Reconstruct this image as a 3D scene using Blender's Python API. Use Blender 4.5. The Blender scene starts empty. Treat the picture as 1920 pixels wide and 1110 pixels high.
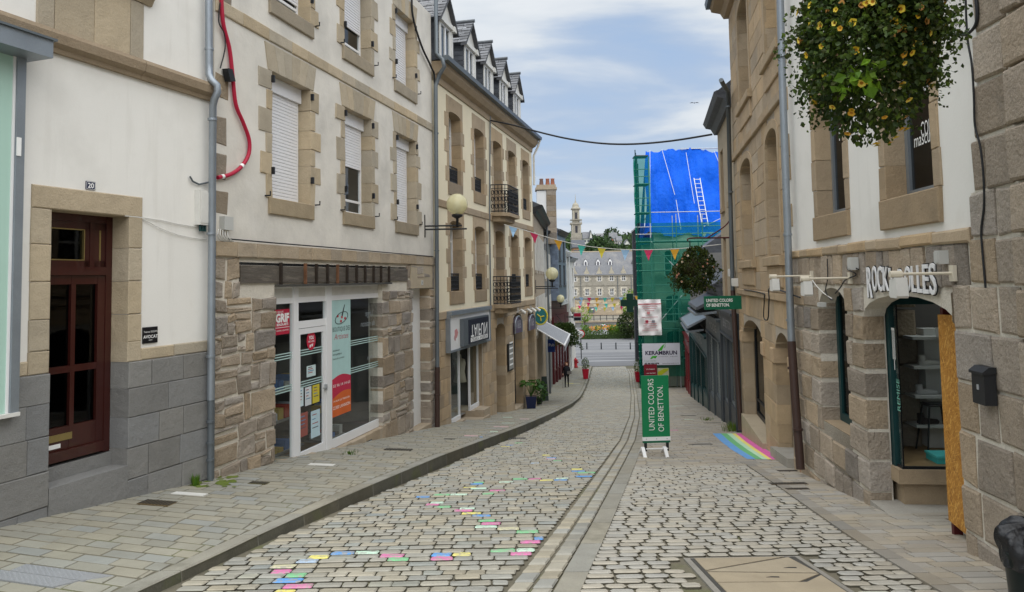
import bpy, math, random
from mathutils import Vector
R = random.Random(7)
SC = bpy.context.scene
COL = SC.collection
# ------------------------------------------------------------------ camera
FOC, PPX, PPY = 1386.0, 960.0, 440.0          # focal length and optical axis of the 1920 px wide picture
PITCH, ROLL = math.atan(84 / 1386.0), 0.018
CAM = Vector((0, 0, 1.6))
_fw = Vector((0, math.cos(PITCH), math.sin(PITCH)))
_u0 = Vector((0, -math.sin(PITCH), math.cos(PITCH)))
_rt = Vector((1, 0, 0)) * math.cos(ROLL) - _u0 * math.sin(ROLL)
_up = _u0 * math.cos(ROLL) + Vector((1, 0, 0)) * math.sin(ROLL)
cd = bpy.data.cameras.new('camera')
cam = bpy.data.objects.new('camera', cd)
COL.objects.link(cam)
cd.sensor_width = 36
cd.lens = 36 * FOC / 1920
cd.shift_y = -(555 - PPY) / 1920
cd.clip_end = 6000
cd.clip_start = 0.1
from mathutils import Matrix
m = Matrix.Identity(4)
for i in range(3):
    m[i][0], m[i][1], m[i][2], m[i][3] = _rt[i], _up[i], -_fw[i], CAM[i]
cam.matrix_world = m
SC.camera = cam
# ------------------------------------------------------------------ sky, sun, exposure
SUN_DIR = Vector((0.06, -0.40, 0.91)).normalized()     # towards the sun
w = bpy.data.worlds.new('World')
SC.world = w
w.use_nodes = True
nt = w.node_tree
nt.nodes.clear()
def N(t, ty, **k):
    n = t.nodes.new(ty)
    for a, b in k.items():
        setattr(n, a, b)
    return n
def setin(n, **k):
    for a, b in k.items():
        n.inputs[a].default_value = b
    return n
def math_node(t, op, a, b=None):
    n = N(t, 'ShaderNodeMath', operation=op)
    for i, v in enumerate((a, b)):
        if v is None: continue
        if isinstance(v, (int, float)): n.inputs[i].default_value = v
        else: t.links.new(v, n.inputs[i])
    return n.outputs[0]
def ramp(t, fac, stops):
    n = N(t, 'ShaderNodeValToRGB')
    e = n.color_ramp.elements
    while len(e) < len(stops): e.new(0.5)
    for i, (p, c) in enumerate(stops):
        e[i].position = p
        e[i].color = (c[0], c[1], c[2], 1) if not isinstance(c, (int, float)) else (c, c, c, 1)
    t.links.new(fac, n.inputs[0])
    return n.outputs[0]
def mixc(t, fac, a, b, mode='MIX'):
    n = N(t, 'ShaderNodeMix', data_type='RGBA', blend_type=mode)
    for s, v in ((0, fac), (6, a), (7, b)):
        if isinstance(v, (int, float)): n.inputs[s].default_value = v
        elif isinstance(v, (tuple, list)): n.inputs[s].default_value = (v[0], v[1], v[2], 1)
        else: t.links.new(v, n.inputs[s])
    return n.outputs[2]
sky = N(nt, 'ShaderNodeTexSky', sky_type='NISHITA', sun_disc=False)
sky.sun_elevation = math.asin(SUN_DIR.z)
sky.sun_rotation = math.atan2(SUN_DIR.x, SUN_DIR.y)
tc = N(nt, 'ShaderNodeTexCoord')
sep = N(nt, 'ShaderNodeSeparateXYZ')
nt.links.new(tc.outputs['Generated'], sep.inputs[0])
zz = math_node(nt, 'ADD', math_node(nt, 'MAXIMUM', sep.outputs[2], 0.0), 0.13)
cmb = N(nt, 'ShaderNodeCombineXYZ')
nt.links.new(math_node(nt, 'DIVIDE', sep.outputs[0], zz), cmb.inputs[0])
nt.links.new(math_node(nt, 'DIVIDE', sep.outputs[1], zz), cmb.inputs[1])
n1 = setin(N(nt, 'ShaderNodeTexNoise'), Scale=1.55, Detail=6.0, Roughness=0.5, Distortion=0.35)
n2 = setin(N(nt, 'ShaderNodeTexNoise'), Scale=0.7, Detail=3.0, Roughness=0.5)
mp = N(nt, 'ShaderNodeMapping')
mp.inputs['Location'].default_value = (3.1, 1.7, 0)
mp.inputs['Scale'].default_value = (0.62, 1.0, 1)
nt.links.new(cmb.outputs[0], mp.inputs[0])
nt.links.new(mp.outputs[0], n1.inputs['Vector'])
nt.links.new(mp.outputs[0], n2.inputs['Vector'])
cl = math_node(nt, 'ADD', math_node(nt, 'MULTIPLY', n1.outputs[0], 0.72), math_node(nt, 'MULTIPLY', n2.outputs[0], 0.28))
mask = ramp(nt, cl, [(0.36, 0.0), (0.45, 0.5), (0.55, 1.0)])
cloudc = ramp(nt, cl, [(0.36, (2.05, 2.75, 3.85)), (0.46, (2.55, 3.1, 3.95)), (0.54, (4.0, 4.3, 4.65)), (0.64, (5.2, 5.3, 5.35))])
skyc = mixc(nt, 0.8, sky.outputs[0], (1.85, 2.75, 4.2))
out = mixc(nt, mask, skyc, cloudc)
out = mixc(nt, ramp(nt, sep.outputs[2], [(0.0, .75), (0.16, .25), (.45, 0.0)]), out, (3.5, 3.9, 4.4))
bg = N(nt, 'ShaderNodeBackground')
bg.inputs['Strength'].default_value = 0.066
nt.links.new(out, bg.inputs[0])
wo = N(nt, 'ShaderNodeOutputWorld')
nt.links.new(bg.outputs[0], wo.inputs[0])
sl = bpy.data.lights.new('sun', 'SUN')
sl.energy = 1.5
sl.angle = math.radians(105)
sl.color = (1.0, 0.965, 0.90)
so = bpy.data.objects.new('sun', sl)
COL.objects.link(so)
so.rotation_euler = (-SUN_DIR).to_track_quat('-Z', 'Y').to_euler()
so.location = (0, -10, 40)
SC.view_settings.view_transform = 'Standard'
SC.view_settings.look = 'None'
SC.view_settings.exposure = 1.45
SC.view_settings.gamma = 1.0
SC.view_settings.use_curve_mapping = False
SC.render.engine = 'CYCLES'
SC.cycles.max_bounces = 6
SC.cycles.transparent_max_bounces = 12
SC.cycles.sample_clamp_indirect = 4
# ------------------------------------------------------------------ survey helpers
def ray(px, py):
    return _fw + _rt * ((px - PPX) / FOC) + _up * ((PPY - py) / FOC)
G = 0.124
def zg(Y):                                              # height of the falling street
    if Y < -12: return G * 12
    if Y < 40: return -G * Y
    t = min(Y, 60) - 40
    z = -G * 40 - (G * t - G * t * t / 40 * 0.97)
    return z - 0.0037 * max(0, min(Y, 400) - 60)
def lerp_tab(tab, x):
    if x <= tab[0][0]:
        (a, b), (c, d) = tab[0], tab[1]
    elif x >= tab[-1][0]:
        (a, b), (c, d) = tab[-2], tab[-1]
    else:
        for i in range(len(tab) - 1):
            if tab[i][0] <= x <= tab[i + 1][0]:
                (a, b), (c, d) = tab[i], tab[i + 1]
                break
    return b + (d - b) * (x - a) / (c - a)
def flat_tab(tab, x):
    return lerp_tab(tab, max(tab[0][0], min(tab[-1][0], x)))
KERB_H = [(5, .05), (7, .075), (9.5, .13), (13, .19), (20, .19), (30, .15), (45, .09), (60, .06)]
def hp(Y): return flat_tab(KERB_H, Y)
def at_ground(px, py, h=0.0):
    d = ray(px, py)
    t = 1.0
    while t < 500:
        P = CAM + d * t
        if P.z < zg(P.y) + h:
            a, b = t - .1, t
            for _ in range(24):
                q = (a + b) / 2
                P = CAM + d * q
                if P.z < zg(P.y) + h: b = q
                else: a = q
            return CAM + d * b
        t += .1
    return CAM + d * t
def at_y(px, py, Y):
    d = ray(px, py)
    return CAM + d * (Y / d.y)
class Fr:
    """A vertical frame: u runs along the facade, n outward to the street, z up."""
    def __init__(s, x0, y0, x1, y1, side):
        s.o = Vector((x0, y0, 0))
        e = Vector((x1 - x0, y1 - y0, 0))
        s.L = e.length
        s.e = e / s.L
        s.n = Vector((s.e.y, -s.e.x, 0)) * side
        s.side = side
    def p(s, u, n, z): return Vector((s.o.x + s.e.x * u + s.n.x * n, s.o.y + s.e.y * u + s.n.y * n, z))
    def pix(s, px, py, n=0.0):
        d = ray(px, py)
        o = s.o + s.n * n
        t = (o - CAM).dot(s.n) / d.dot(s.n)
        P = CAM + d * t
        return (P - s.o).dot(s.e), P.z
    def g(s, u, n=0.0): return zg(s.p(u, n, 0).y)
    def uy(s, Y): return (Y - s.o.y) / s.e.y
W = Fr(0, 0, 1, 0, 1)                                   # u = x, n = -y
class Fw(Fr):
    """A free frame at a point, turned by yaw; u right, n towards the viewer, z up from the point."""
    def __init__(s, P, yaw=0.0):
        s.o = Vector((P[0], P[1], 0)); s.z0 = P[2]
        s.e = Vector((math.cos(yaw), math.sin(yaw), 0)); s.n = Vector((s.e.y, -s.e.x, 0)); s.side = 1; s.L = 1
    def p(s, u, n, z): return s.o + s.e * u + s.n * n + Vector((0, 0, s.z0 + z))
# ------------------------------------------------------------------ mesh helpers
WL = {}
class MB:
    def __init__(s): s.v = []; s.f = []; s.m = []; s.t = []; s.s = []
    def add(s, vs, fs, mat=0, tint=(1, 1, 1), smooth=False):
        k = len(s.v)
        s.v.extend(vs)
        for f in fs:
            s.f.append(tuple(i + k for i in f)); s.m.append(mat); s.t.append(tint); s.s.append(smooth)
        return s
    def join(s, o):
        k = len(s.v)
        s.v.extend(o.v)
        s.f.extend(tuple(i + k for i in f) for f in o.f)
        s.m.extend(o.m); s.t.extend(o.t); s.s.extend(o.s)
    def box(s, F, u0, u1, n0, n1, z0, z1, mat=0, tint=(1, 1, 1)):
        vs = [F.p(u, n, z) for z in (z0, z1) for n in (n0, n1) for u in (u0, u1)]
        return s.add(vs, [(0, 1, 3, 2), (4, 6, 7, 5), (0, 4, 5, 1), (2, 3, 7, 6), (0, 2, 6, 4), (1, 5, 7, 3)], mat, tint)
    def block(s, F, u0, u1, n0, n1, z0, z1, bev=.012, mat=0, tint=(1, 1, 1), jit=0.0, skew=None):
        """A dressed stone: back open, front with chamfered arrises."""
        j = lambda: R.uniform(-jit, jit)
        c = [(u0 + j(), z0 + j()), (u1 + j(), z0 + j()), (u1 + j(), z1 + j()), (u0 + j(), z1 + j())]
        if skew: c = [(a + skew[i][0], b + skew[i][1]) for i, (a, b) in enumerate(c)]
        cu = sum(a for a, b in c) / 4; cz = sum(b for a, b in c) / 4
        hu = max(.02, (u1 - u0) / 2); hz = max(.02, (z1 - z0) / 2)
        k1, k2 = max(.5, 1 - bev / hu), max(.5, 1 - bev / hz)
        nb = n1 - bev * .8
        vs = [F.p(a, n0, b) for a, b in c] + [F.p(a, nb, b) for a, b in c]
        vs += [F.p(cu + (a - cu) * k1, n1 + j() * .5, cz + (b - cz) * k2) for a, b in c]
        fs = []
        for q in (0, 4):
            for i in range(4):
                fs.append((q + i, q + (i + 1) % 4, q + 4 + (i + 1) % 4, q + 4 + i))
        fs.append((8, 9, 10, 11))
        return s.add(vs, fs, mat, tint)
    def quad(s, a, b, c, d, mat=0, tint=(1, 1, 1)): return s.add([a, b, c, d], [(0, 1, 2, 3)], mat, tint)
    def prism(s, F, pts, n0, n1, mat=0, tint=(1, 1, 1)):
        """pts: (u,z) outline extruded between n0 and n1."""
        k = len(pts)
        vs = [F.p(a, n0, b) for a, b in pts] + [F.p(a, n1, b) for a, b in pts]
        fs = [tuple(range(k)), tuple(range(2 * k - 1, k - 1, -1))] + [(i, (i + 1) % k, k + (i + 1) % k, k + i) for i in range(k)]
        return s.add(vs, fs, mat, tint)
    def side(s, F, pts, u0, u1, mat=0, tint=(1, 1, 1)):
        """pts: (n,z) profile run along u."""
        k = len(pts)
        vs = [F.p(u0, a, b) for a, b in pts] + [F.p(u1, a, b) for a, b in pts]
        fs = [tuple(range(k)), tuple(range(2 * k - 1, k - 1, -1))] + [(i, (i + 1) % k, k + (i + 1) % k, k + i) for i in range(k)]
        return s.add(vs, fs, mat, tint)
    def plan(s, pts, z0, z1, mat=0, tint=(1, 1, 1)):
        k = len(pts)
        vs = [Vector((a, b, z0)) for a, b in pts] + [Vector((a, b, z1)) for a, b in pts]
        fs = [tuple(range(k - 1, -1, -1)), tuple(range(k, 2 * k))] + [(i, (i + 1) % k, k + (i + 1) % k, k + i) for i in range(k)]
        return s.add(vs, fs, mat, tint)
    def tube(s, pts, r, seg=8, mat=0, tint=(1, 1, 1), cap=True, smooth=True):
        pts = [Vector(p) for p in pts]
        rs = r if isinstance(r, (list, tuple)) else [r] * len(pts)
        vs = []
        pu = None
        for i, p in enumerate(pts):
            d = (pts[min(i + 1, len(pts) - 1)] - pts[max(i - 1, 0)]).normalized()
            if pu is None: a = d.orthogonal().normalized()
            else:
                a = pu - d * pu.dot(d)
                a = a.normalized() if a.length > 1e-6 else d.orthogonal().normalized()
            pu = a
            b = d.cross(a)
            for k in range(seg):
                t = 2 * math.pi * k / seg
                vs.append(p + (a * math.cos(t) + b * math.sin(t)) * rs[i])
        fs = []
        for i in range(len(pts) - 1):
            for k in range(seg):
                fs.append((i * seg + k, i * seg + (k + 1) % seg, (i + 1) * seg + (k + 1) % seg, (i + 1) * seg + k))
        s.add(vs, fs, mat, tint, smooth)
        if cap:
            n = len(pts)
            s.add(vs[:seg], [tuple(range(seg))], mat, tint)
            s.add(vs[(n - 1) * seg:], [tuple(range(seg))], mat, tint)
        return s
    def lathe(s, c, prof, seg=16, mat=0, tint=(1, 1, 1), smooth=True):
        vs = []
        for r, z in prof:
            for k in range(seg):
                t = 2 * math.pi * k / seg
                vs.append(Vector((c[0] + r * math.cos(t), c[1] + r * math.sin(t), c[2] + z)))
        fs = [(i * seg + k, i * seg + (k + 1) % seg, (i + 1) * seg + (k + 1) % seg, (i + 1) * seg + k) for i in range(len(prof) - 1) for k in range(seg)]
        return s.add(vs, fs, mat, tint, smooth)
    def ball(s, c, r, seg=20, mat=0, tint=(1, 1, 1), sq=1.0):
        n = seg // 2
        return s.lathe(c, [(max(1e-4, r * math.sin(math.pi * i / n)), -r * sq * math.cos(math.pi * i / n)) for i in range(n + 1)], seg, mat, tint)
    def build(s, name, mats, parent=None, origin=None):
        if not isinstance(mats, (list, tuple)): mats = [mats]
        if origin is None:
            n = len(s.v)
            lo = [min(v[i] for v in s.v) for i in range(3)]; hi = [max(v[i] for v in s.v) for i in range(3)]
            origin = Vector(((lo[0] + hi[0]) / 2, (lo[1] + hi[1]) / 2, lo[2]))
        origin = Vector(origin)
        me = bpy.data.meshes.new(name)
        ox, oy, oz = origin
        me.from_pydata([(v[0] - ox, v[1] - oy, v[2] - oz) for v in s.v], [], s.f)
        for a in mats: me.materials.append(M[a] if isinstance(a, str) else a)
        if len(mats) > 1: me.polygons.foreach_set('material_index', s.m)
        if any(s.s): me.polygons.foreach_set('use_smooth', s.s)
        at = me.attributes.new('tint', 'FLOAT_COLOR', 'FACE')
        fl = []
        for t in s.t: fl += [t[0], t[1], t[2], 1.0]
        at.data.foreach_set('color', fl)
        o = bpy.data.objects.new(name, me)
        COL.objects.link(o)
        put(o, origin, parent)
        return o
def put(o, origin, parent):
    WL[o.name] = Vector(origin)
    if parent is not None:
        o.parent = parent
        o.location = Vector(origin) - WL[parent.name]
    else:
        o.location = origin
def T(o, label, cat, group=None, kind=None):
    o['label'] = label; o['category'] = cat
    if group: o['group'] = group
    if kind: o['kind'] = kind
    return o
def thing(name, loc, label, cat, group=None):
    o = bpy.data.objects.new(name, None)
    COL.objects.link(o)
    o.empty_display_size = .2
    put(o, loc, None)
    return T(o, label, cat, group)
def struct(o): o['kind'] = 'structure'; return o
class Pieces:
    """Loose pieces of one kind under one parent: the largest in view as objects, the rest joined."""
    def __init__(s, name, mats, parent, limit=290): s.a = []; s.n = name; s.m = mats; s.p = parent; s.l = limit
    def new(s):
        mb = MB(); s.a.append(mb); return mb
    def flush(s, rest=None):
        def score(mb):
            lo = [min(v[i] for v in mb.v) for i in range(3)]; hi = [max(v[i] for v in mb.v) for i in range(3)]
            d = (Vector(lo) + Vector(hi)) / 2 - CAM
            px = d.dot(_rt) / max(.1, d.dot(_fw)) * FOC + PPX
            off = 1 if -10 < px < 1930 and d.dot(_fw) > .5 and -.75 < -d.dot(_up) / max(.1, d.dot(_fw)) + .17 < .67 else .001
            return -(Vector(hi) - Vector(lo)).length * off / max(1, d.length)
        s.a.sort(key=score)
        for mb in s.a[:s.l]: mb.build(s.n, s.m, s.p)
        if len(s.a) > s.l:
            j = MB()
            for mb in s.a[s.l:]: j.join(mb)
            o = j.build(rest or ('far_' + s.n + 's'), s.m, s.p)
            o['kind'] = 'stuff'
_tc = {}
def text_geo(body, size, align='LEFT', extrude=0.0, bold=0.0, space=1.0):
    cu = bpy.data.curves.new('t', 'FONT')
    cu.body = body; cu.size = size; cu.align_x = align; cu.extrude = extrude; cu.offset = bold; cu.space_character = space
    cu.resolution_u = 3
    ob = bpy.data.objects.new('t', cu)
    me = bpy.data.meshes.new_from_object(ob)
    vs = [v.co.copy() for v in me.vertices]; fs = [tuple(p.vertices) for p in me.polygons]
    bpy.data.objects.remove(ob); bpy.data.curves.remove(cu); bpy.data.meshes.remove(me)
    return vs, fs
def lettering(F, body, u, z, n, size, mat, parent, name='lettering', sx=1.0, width=None, rot=0, flipz=False, bold=0.0, tint=(1, 1, 1), thick=0.0, slant=0.0, udir=1, align='CENTER', wob=0):
    """Flat or raised lettering on frame F; centred at (u,z) when CENTER."""
    vs, fs = text_geo(body, size, 'LEFT', thick / 2, bold)
    if not vs: return None
    a0 = min(v.x for v in vs); a1 = max(v.x for v in vs); b0 = min(v.y for v in vs); b1 = max(v.y for v in vs)
    if width: sx = width / (a1 - a0)
    mb = MB()
    P = []
    for v in vs:
        x = (v.x - ((a0 + a1) / 2 if align == 'CENTER' else a0)) * sx; y = v.y - (b0 + b1) / 2
        x += slant * y
        y += wob * math.sin(x * 9)
        if flipz: y = -y
        if rot == 90: x, y = -y, x
        P.append(F.p(u + x * udir, n + v.z + thick / 2, z + y))
    mb.add(P, fs, 0, tint)
    return mb.build(name, mat, parent)
# ------------------------------------------------------------------ materials
M = {}
def mk(name, col, rough=.85, var=.15, sc=1.3, fine=.10, fsc=70, bump=.2, bsc=60, bdist=.01, metal=0.0, spec=.3, stain=None, emit=None, stretch=(1, 1, 1), coat=0, streak=None):
    ma = bpy.data.materials.new(name)
    ma.use_nodes = True
    t = ma.node_tree
    b = t.nodes['Principled BSDF']
    geo = N(t, 'ShaderNodeNewGeometry')
    mp = N(t, 'ShaderNodeMapping'); mp.inputs['Scale'].default_value = stretch
    t.links.new(geo.outputs['Position'], mp.inputs[0])
    pos = mp.outputs[0]
    def noise(s, d=4.0, r=.55):
        n = setin(N(t, 'ShaderNodeTexNoise'), Scale=s, Detail=d, Roughness=r)
        t.links.new(pos, n.inputs['Vector'])
        return n.outputs[0]
    a = N(t, 'ShaderNodeAttribute', attribute_name='tint')
    c = mixc(t, 1.0, a.outputs[0], col, 'MULTIPLY')
    if var or fine:
        f1 = noise(sc); f2 = noise(fsc, 2.0)
        k = math_node(t, 'ADD', math_node(t, 'MULTIPLY', math_node(t, 'SUBTRACT', f1, .5), var * 3.2), math_node(t, 'MULTIPLY', math_node(t, 'SUBTRACT', f2, .5), fine * 3.2))
        k = math_node(t, 'ADD', k, 1.0)
        cc = N(t, 'ShaderNodeCombineColor')
        for i in range(3): t.links.new(k, cc.inputs[i])
        c = mixc(t, 1.0, c, cc.outputs[0], 'MULTIPLY')
    for st in (stain or []):                           # (colour, scale, low, high, amount)
        s = ramp(t, noise(st[1], 5.0, .6), [(st[2], 0.0), (st[3], st[4])])
        c = mixc(t, s, c, st[0])
    if streak:
        m2 = N(t, 'ShaderNodeMapping'); m2.inputs['Scale'].default_value = (1, 1, .10)
        t.links.new(geo.outputs['Position'], m2.inputs[0])
        n2_ = setin(N(t, 'ShaderNodeTexNoise'), Scale=streak[1], Detail=5.0, Roughness=.62)
        t.links.new(m2.outputs[0], n2_.inputs['Vector'])
        c = mixc(t, ramp(t, n2_.outputs[0], [(streak[2], 0.0), (streak[3], streak[4])]), c, streak[0])
    t.links.new(c, b.inputs['Base Color'])
    b.inputs['Roughness'].default_value = rough
    b.inputs['Metallic'].default_value = metal
    b.inputs['Specular IOR Level'].default_value = spec
    if coat: b.inputs['Coat Weight'].default_value = coat
    if bump:
        bn = N(t, 'ShaderNodeBump')
        bn.inputs['Strength'].default_value = bump
        bn.inputs['Distance'].default_value = bdist
        h = math_node(t, 'ADD', noise(bsc, 6.0, .65), math_node(t, 'MULTIPLY', noise(bsc * .18, 3.0), 1.5))
        t.links.new(h, bn.inputs['Height'])
        t.links.new(bn.outputs[0], b.inputs['Normal'])
    if emit: b.inputs['Emission Color'].default_value = (*emit[:3], 1); b.inputs['Emission Strength'].default_value = emit[3]
    M[name] = ma
    return ma
mk('render_white', (.80, .78, .73), var=.05, sc=.9, fine=.02, bump=.12, bsc=30, stain=[((.50, .48, .43), .6, .52, .76, .42), ((.62, .58, .50), 2.3, .62, .8, .25)], streak=((.45, .42, .36), 5.0, .55, .80, .22))
mk('render_grey', (.69, .655, .585), var=.13, sc=1.3, fine=.03, bump=.3, bsc=14, bdist=.02, stain=[((.44, .42, .38), .8, .47, .72, .6), ((.74, .71, .66), 1.9, .55, .75, .45)], streak=((.42, .39, .34), 4.0, .58, .80, .2))
mk('render_cream', (.76, .68, .50), var=.05, sc=1.0, fine=.02, bump=.12, bsc=25, stain=[((.46, .42, .33), .6, .60, .85, .35)], streak=((.42, .37, .28), 5.0, .56, .80, .25))
mk('render_pale', (.70, .70, .69), var=.06, bump=.1, bsc=20, stain=[((.48, .47, .45), .8, .58, .85, .4)])
GS = [((.20, .19, .16), 3.5, .58, .80, .45), ((.55, .50, .40), 6.0, .62, .80, .35)]
mk('granite', (.40, .325, .235), var=.14, sc=3, fine=.22, fsc=110, bump=.75, bsc=45, bdist=.02, stain=GS)
mk('granite_warm', (.435, .365, .262), var=.14, sc=3, fine=.15, fsc=110, bump=.6, bsc=40, bdist=.016, stain=[((.28, .24, .18), 3, .58, .82, .5)])
mk('granite_brown', (.36, .275, .18), var=.13, sc=2.6, fine=.15, fsc=120, bump=.6, bsc=50, bdist=.014, stain=[((.17, .14, .10), 2.2, .56, .82, .5)])
mk('granite_dark', (.215, .213, .205), var=.12, sc=2.5, fine=.20, fsc=130, bump=.7, bsc=60, bdist=.014, stain=[((.36, .35, .31), 1.6, .64, .84, .35)])
mk('granite_rough', (.345, .285, .22), var=.17, sc=3, fine=.25, fsc=80, bump=1.0, bsc=28, bdist=.035, stain=GS)
mk('mortar', (.66, .61, .52), var=.12, sc=4, fine=.15, bump=.8, bsc=50, bdist=.015)
mk('mortar_grey', (.44, .39, .32), var=.14, sc=4, fine=.15, bump=.8, bsc=50, bdist=.015)
mk('sett', (.338, .318, .262), rough=.62, var=.15, sc=5, fine=.14, fsc=130, bump=.55, bsc=55, bdist=.01, spec=.45, stain=[((.20, .19, .16), 4.0, .60, .8, .45), ((.50, .46, .38), 1.1, .55, .75, .25)])
mk('sett_pale', (.39, .366, .312), rough=.62, var=.13, sc=5, fine=.14, fsc=130, bump=.5, bsc=55, bdist=.01, spec=.45, stain=[((.26, .24, .20), 4.0, .60, .8, .4)])
mk('shaded_joint_side', (.085, .077, .056), var=.2, bump=0)  # mortar-smeared sett sides, with the shade of the grooves painted into the colour
mk('stone_grey', (.33, .305, .255), var=.2, sc=.6, fine=.25, fsc=3, bump=.3, bsc=4)
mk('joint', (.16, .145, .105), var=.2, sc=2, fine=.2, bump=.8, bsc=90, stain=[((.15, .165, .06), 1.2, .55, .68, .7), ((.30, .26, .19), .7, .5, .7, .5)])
mk('slab', (.30, .285, .232), rough=.7, var=.13, sc=3, fine=.12, fsc=140, bump=.35, bsc=70, bdist=.008, spec=.4, stain=[((.19, .18, .145), 1.3, .56, .78, .5), ((.48, .45, .40), 2.4, .62, .78, .3)])
mk('slab_right', (.355, .322, .268), rough=.7, var=.12, sc=3, fine=.12, fsc=140, bump=.35, bsc=70, bdist=.008, spec=.4, stain=[((.24, .21, .17), 1.3, .56, .78, .5)])
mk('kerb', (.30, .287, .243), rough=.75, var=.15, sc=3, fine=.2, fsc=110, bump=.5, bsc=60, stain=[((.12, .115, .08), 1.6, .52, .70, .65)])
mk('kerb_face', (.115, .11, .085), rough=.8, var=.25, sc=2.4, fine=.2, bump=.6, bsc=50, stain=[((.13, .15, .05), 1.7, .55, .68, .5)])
mk('asphalt', (.185, .187, .192), var=.1, sc=.4, fine=.06, fsc=20, bump=.1)
mk('earth', (.22, .20, .16), var=.2, sc=.5)
mk('concrete', (.34, .32, .28), var=.15, sc=3, fine=.15, bump=.3)
mk('sandstone_lid', (.37, .31, .22), rough=.8, var=.12, sc=4, fine=.10, fsc=140, bump=.4, bsc=70, bdist=.006, stain=[((.22, .19, .14), 2.2, .58, .8, .5)])
mk('steel_plate', (.42, .43, .45), rough=.5, var=.08, fine=.1, metal=.5, bump=.3, bsc=90)
mk('iron', (.09, .085, .075), rough=.6, var=.2, bump=.4, bsc=60, metal=.4)
mk('black_metal', (.018, .019, .021), rough=.45, var=.1, fine=0, bump=0)
mk('zinc', (.30, .335, .37), rough=.45, var=.12, sc=3, fine=.05, bump=.08, bsc=20, metal=.6)
mk('zinc_dark', (.14, .16, .175), rough=.5, var=.15, fine=.03, bump=.05, metal=.4)
mk('brown_pipe', (.055, .032, .026), rough=.45, var=.15, fine=.05, bump=.05)
mk('slate', (.085, .092, .105), rough=.55, var=.25, sc=5, fine=.2, fsc=40, bump=.4, bsc=24, stretch=(1, 1, 2), stain=[((.20, .20, .19), 1.5, .6, .8, .4)])
mk('slate_pale', (.155, .16, .172), rough=.6, var=.2, sc=3, fine=.2, fsc=30, bump=.4, bsc=20, stain=[((.32, .30, .27), .35, .52, .75, .6)])
mk('slate_blue', (.17, .21, .28), rough=.5, var=.12, sc=4, fine=.1, fsc=30, bump=.3, bsc=20)
mk('white_paint', (.80, .80, .80), rough=.4, var=.03, fine=.01, bump=0, spec=.4)
mk('shutter_white', (.80, .80, .82), rough=.45, var=.02, fine=0, bump=0, spec=.4)
mk('white_dirty', (.66, .65, .61), rough=.6, var=.12, sc=4, fine=.03, bump=.05)
mk('grey_box', (.50, .50, .47), rough=.55, var=.06, fine=.02, bump=0)
mk('cream_metal', (.66, .60, .48), rough=.5, var=.06, fine=.02, bump=0)
mk('door_red', (.042, .008, .006), rough=.28, var=.25, sc=2, fine=.10, fsc=30, bump=.06, bsc=30, spec=.5, stretch=(4, 4, .6), coat=.3)
mk('brass', (.42, .33, .14), rough=.35, var=.1, metal=.8, bump=0)
mk('timber', (.11, .095, .078), rough=.85, var=.3, sc=2, fine=.2, fsc=25, bump=.9, bsc=18, stretch=(1, 1, 7), stain=[((.30, .26, .20), 2.0, .55, .75, .5)])
mk('rust', (.17, .08, .04), rough=.8, var=.35, sc=8, fine=.2, bump=.5)
mk('dark_void', (.02, .02, .021), var=.05, fine=0, bump=0)
mk('interior', (.16, .15, .14), var=.15, fine=.02, bump=0)
mk('interior_wall', (.24, .23, .21), var=.1, fine=.02, bump=0)
mk('floor_wood', (.28, .18, .09), rough=.5, var=.2, sc=6, bump=.05)
mk('black_sign', (.012, .012, .014), rough=.3, var=.05, fine=0, bump=0)
mk('enamel_blue', (.012, .018, .06), rough=.2, var=0, fine=0, bump=0)
mk('white_ink', (.85, .85, .83), rough=.5, var=0, fine=0, bump=0)
mk('grey_ink', (.35, .36, .38), rough=.5, var=0, fine=0, bump=0)
mk('dark_ink', (.03, .03, .035), rough=.5, var=0, fine=0, bump=0)
mk('paint_chalk', (1, 1, 1), rough=.75, var=.10, sc=14, fine=.14, fsc=80, bump=.35, bsc=70, bdist=.008, stain=[((.36, .34, .30), 18, .50, .60, .85), ((.42, .40, .34), 5, .55, .7, .5)])
mk('plain', (1, 1, 1), rough=.5, var=.05, sc=3, fine=.01, bump=0)
mk('plain_matt', (1, 1, 1), rough=.9, var=.08, sc=4, fine=.03, bump=.05)
mk('cloth', (1, 1, 1), rough=.9, var=.06, sc=6, fine=.05, bump=.2, bsc=20)
mk('red_cable', (.42, .014, .045), rough=.45, var=.06, fine=.02, bump=0)
mk('plastic_black', (.02, .021, .023), rough=.5, var=.1, fine=0, bump=0)
mk('bag', (.012, .013, .016), rough=.22, var=.1, fine=0, bump=.6, bsc=16, bdist=.03, spec=.6)
mk('bin_green', (.012, .018, .017), rough=.4, var=.1, fine=0, bump=0)
mk('green_sign', (.008, .20, .075), rough=.45, var=.03, fine=0, bump=0)
mk('green_dark_sign', (.008, .125, .065), rough=.45, var=.03, fine=0, bump=0)
mk('teal_paint', (.012, .048, .05), rough=.4, var=.15, fine=.03, bump=.05)
mk('mint_panel', (.42, .62, .53), rough=.12, var=.03, fine=0, bump=0, spec=.6)
mk('maroon', (.085, .012, .014), rough=.5, var=.1, fine=.02, bump=0)
mk('tarp', (.000, .105, .66), rough=.6, var=.07, sc=1.2, fine=.02, fsc=30, bump=1.0, bsc=1.5, bdist=.3, spec=.15, stretch=(1, 1, .8))
mk('galv', (.48, .50, .52), rough=.45, var=.1, metal=.5, bump=0)
mk('scaf_plank', (.10, .11, .10), var=.2)
mk('banner', (.72, .70, .69), rough=.6, var=.04, sc=3, fine=.01, bump=.8, bsc=3, bdist=.04)
mk('leaf', (.052, .085, .020), rough=.55, var=.3, sc=6, fine=.1, fsc=30, bump=0, spec=.35)
mk('stem', (.10, .085, .045), var=.2, bump=.2)
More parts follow.
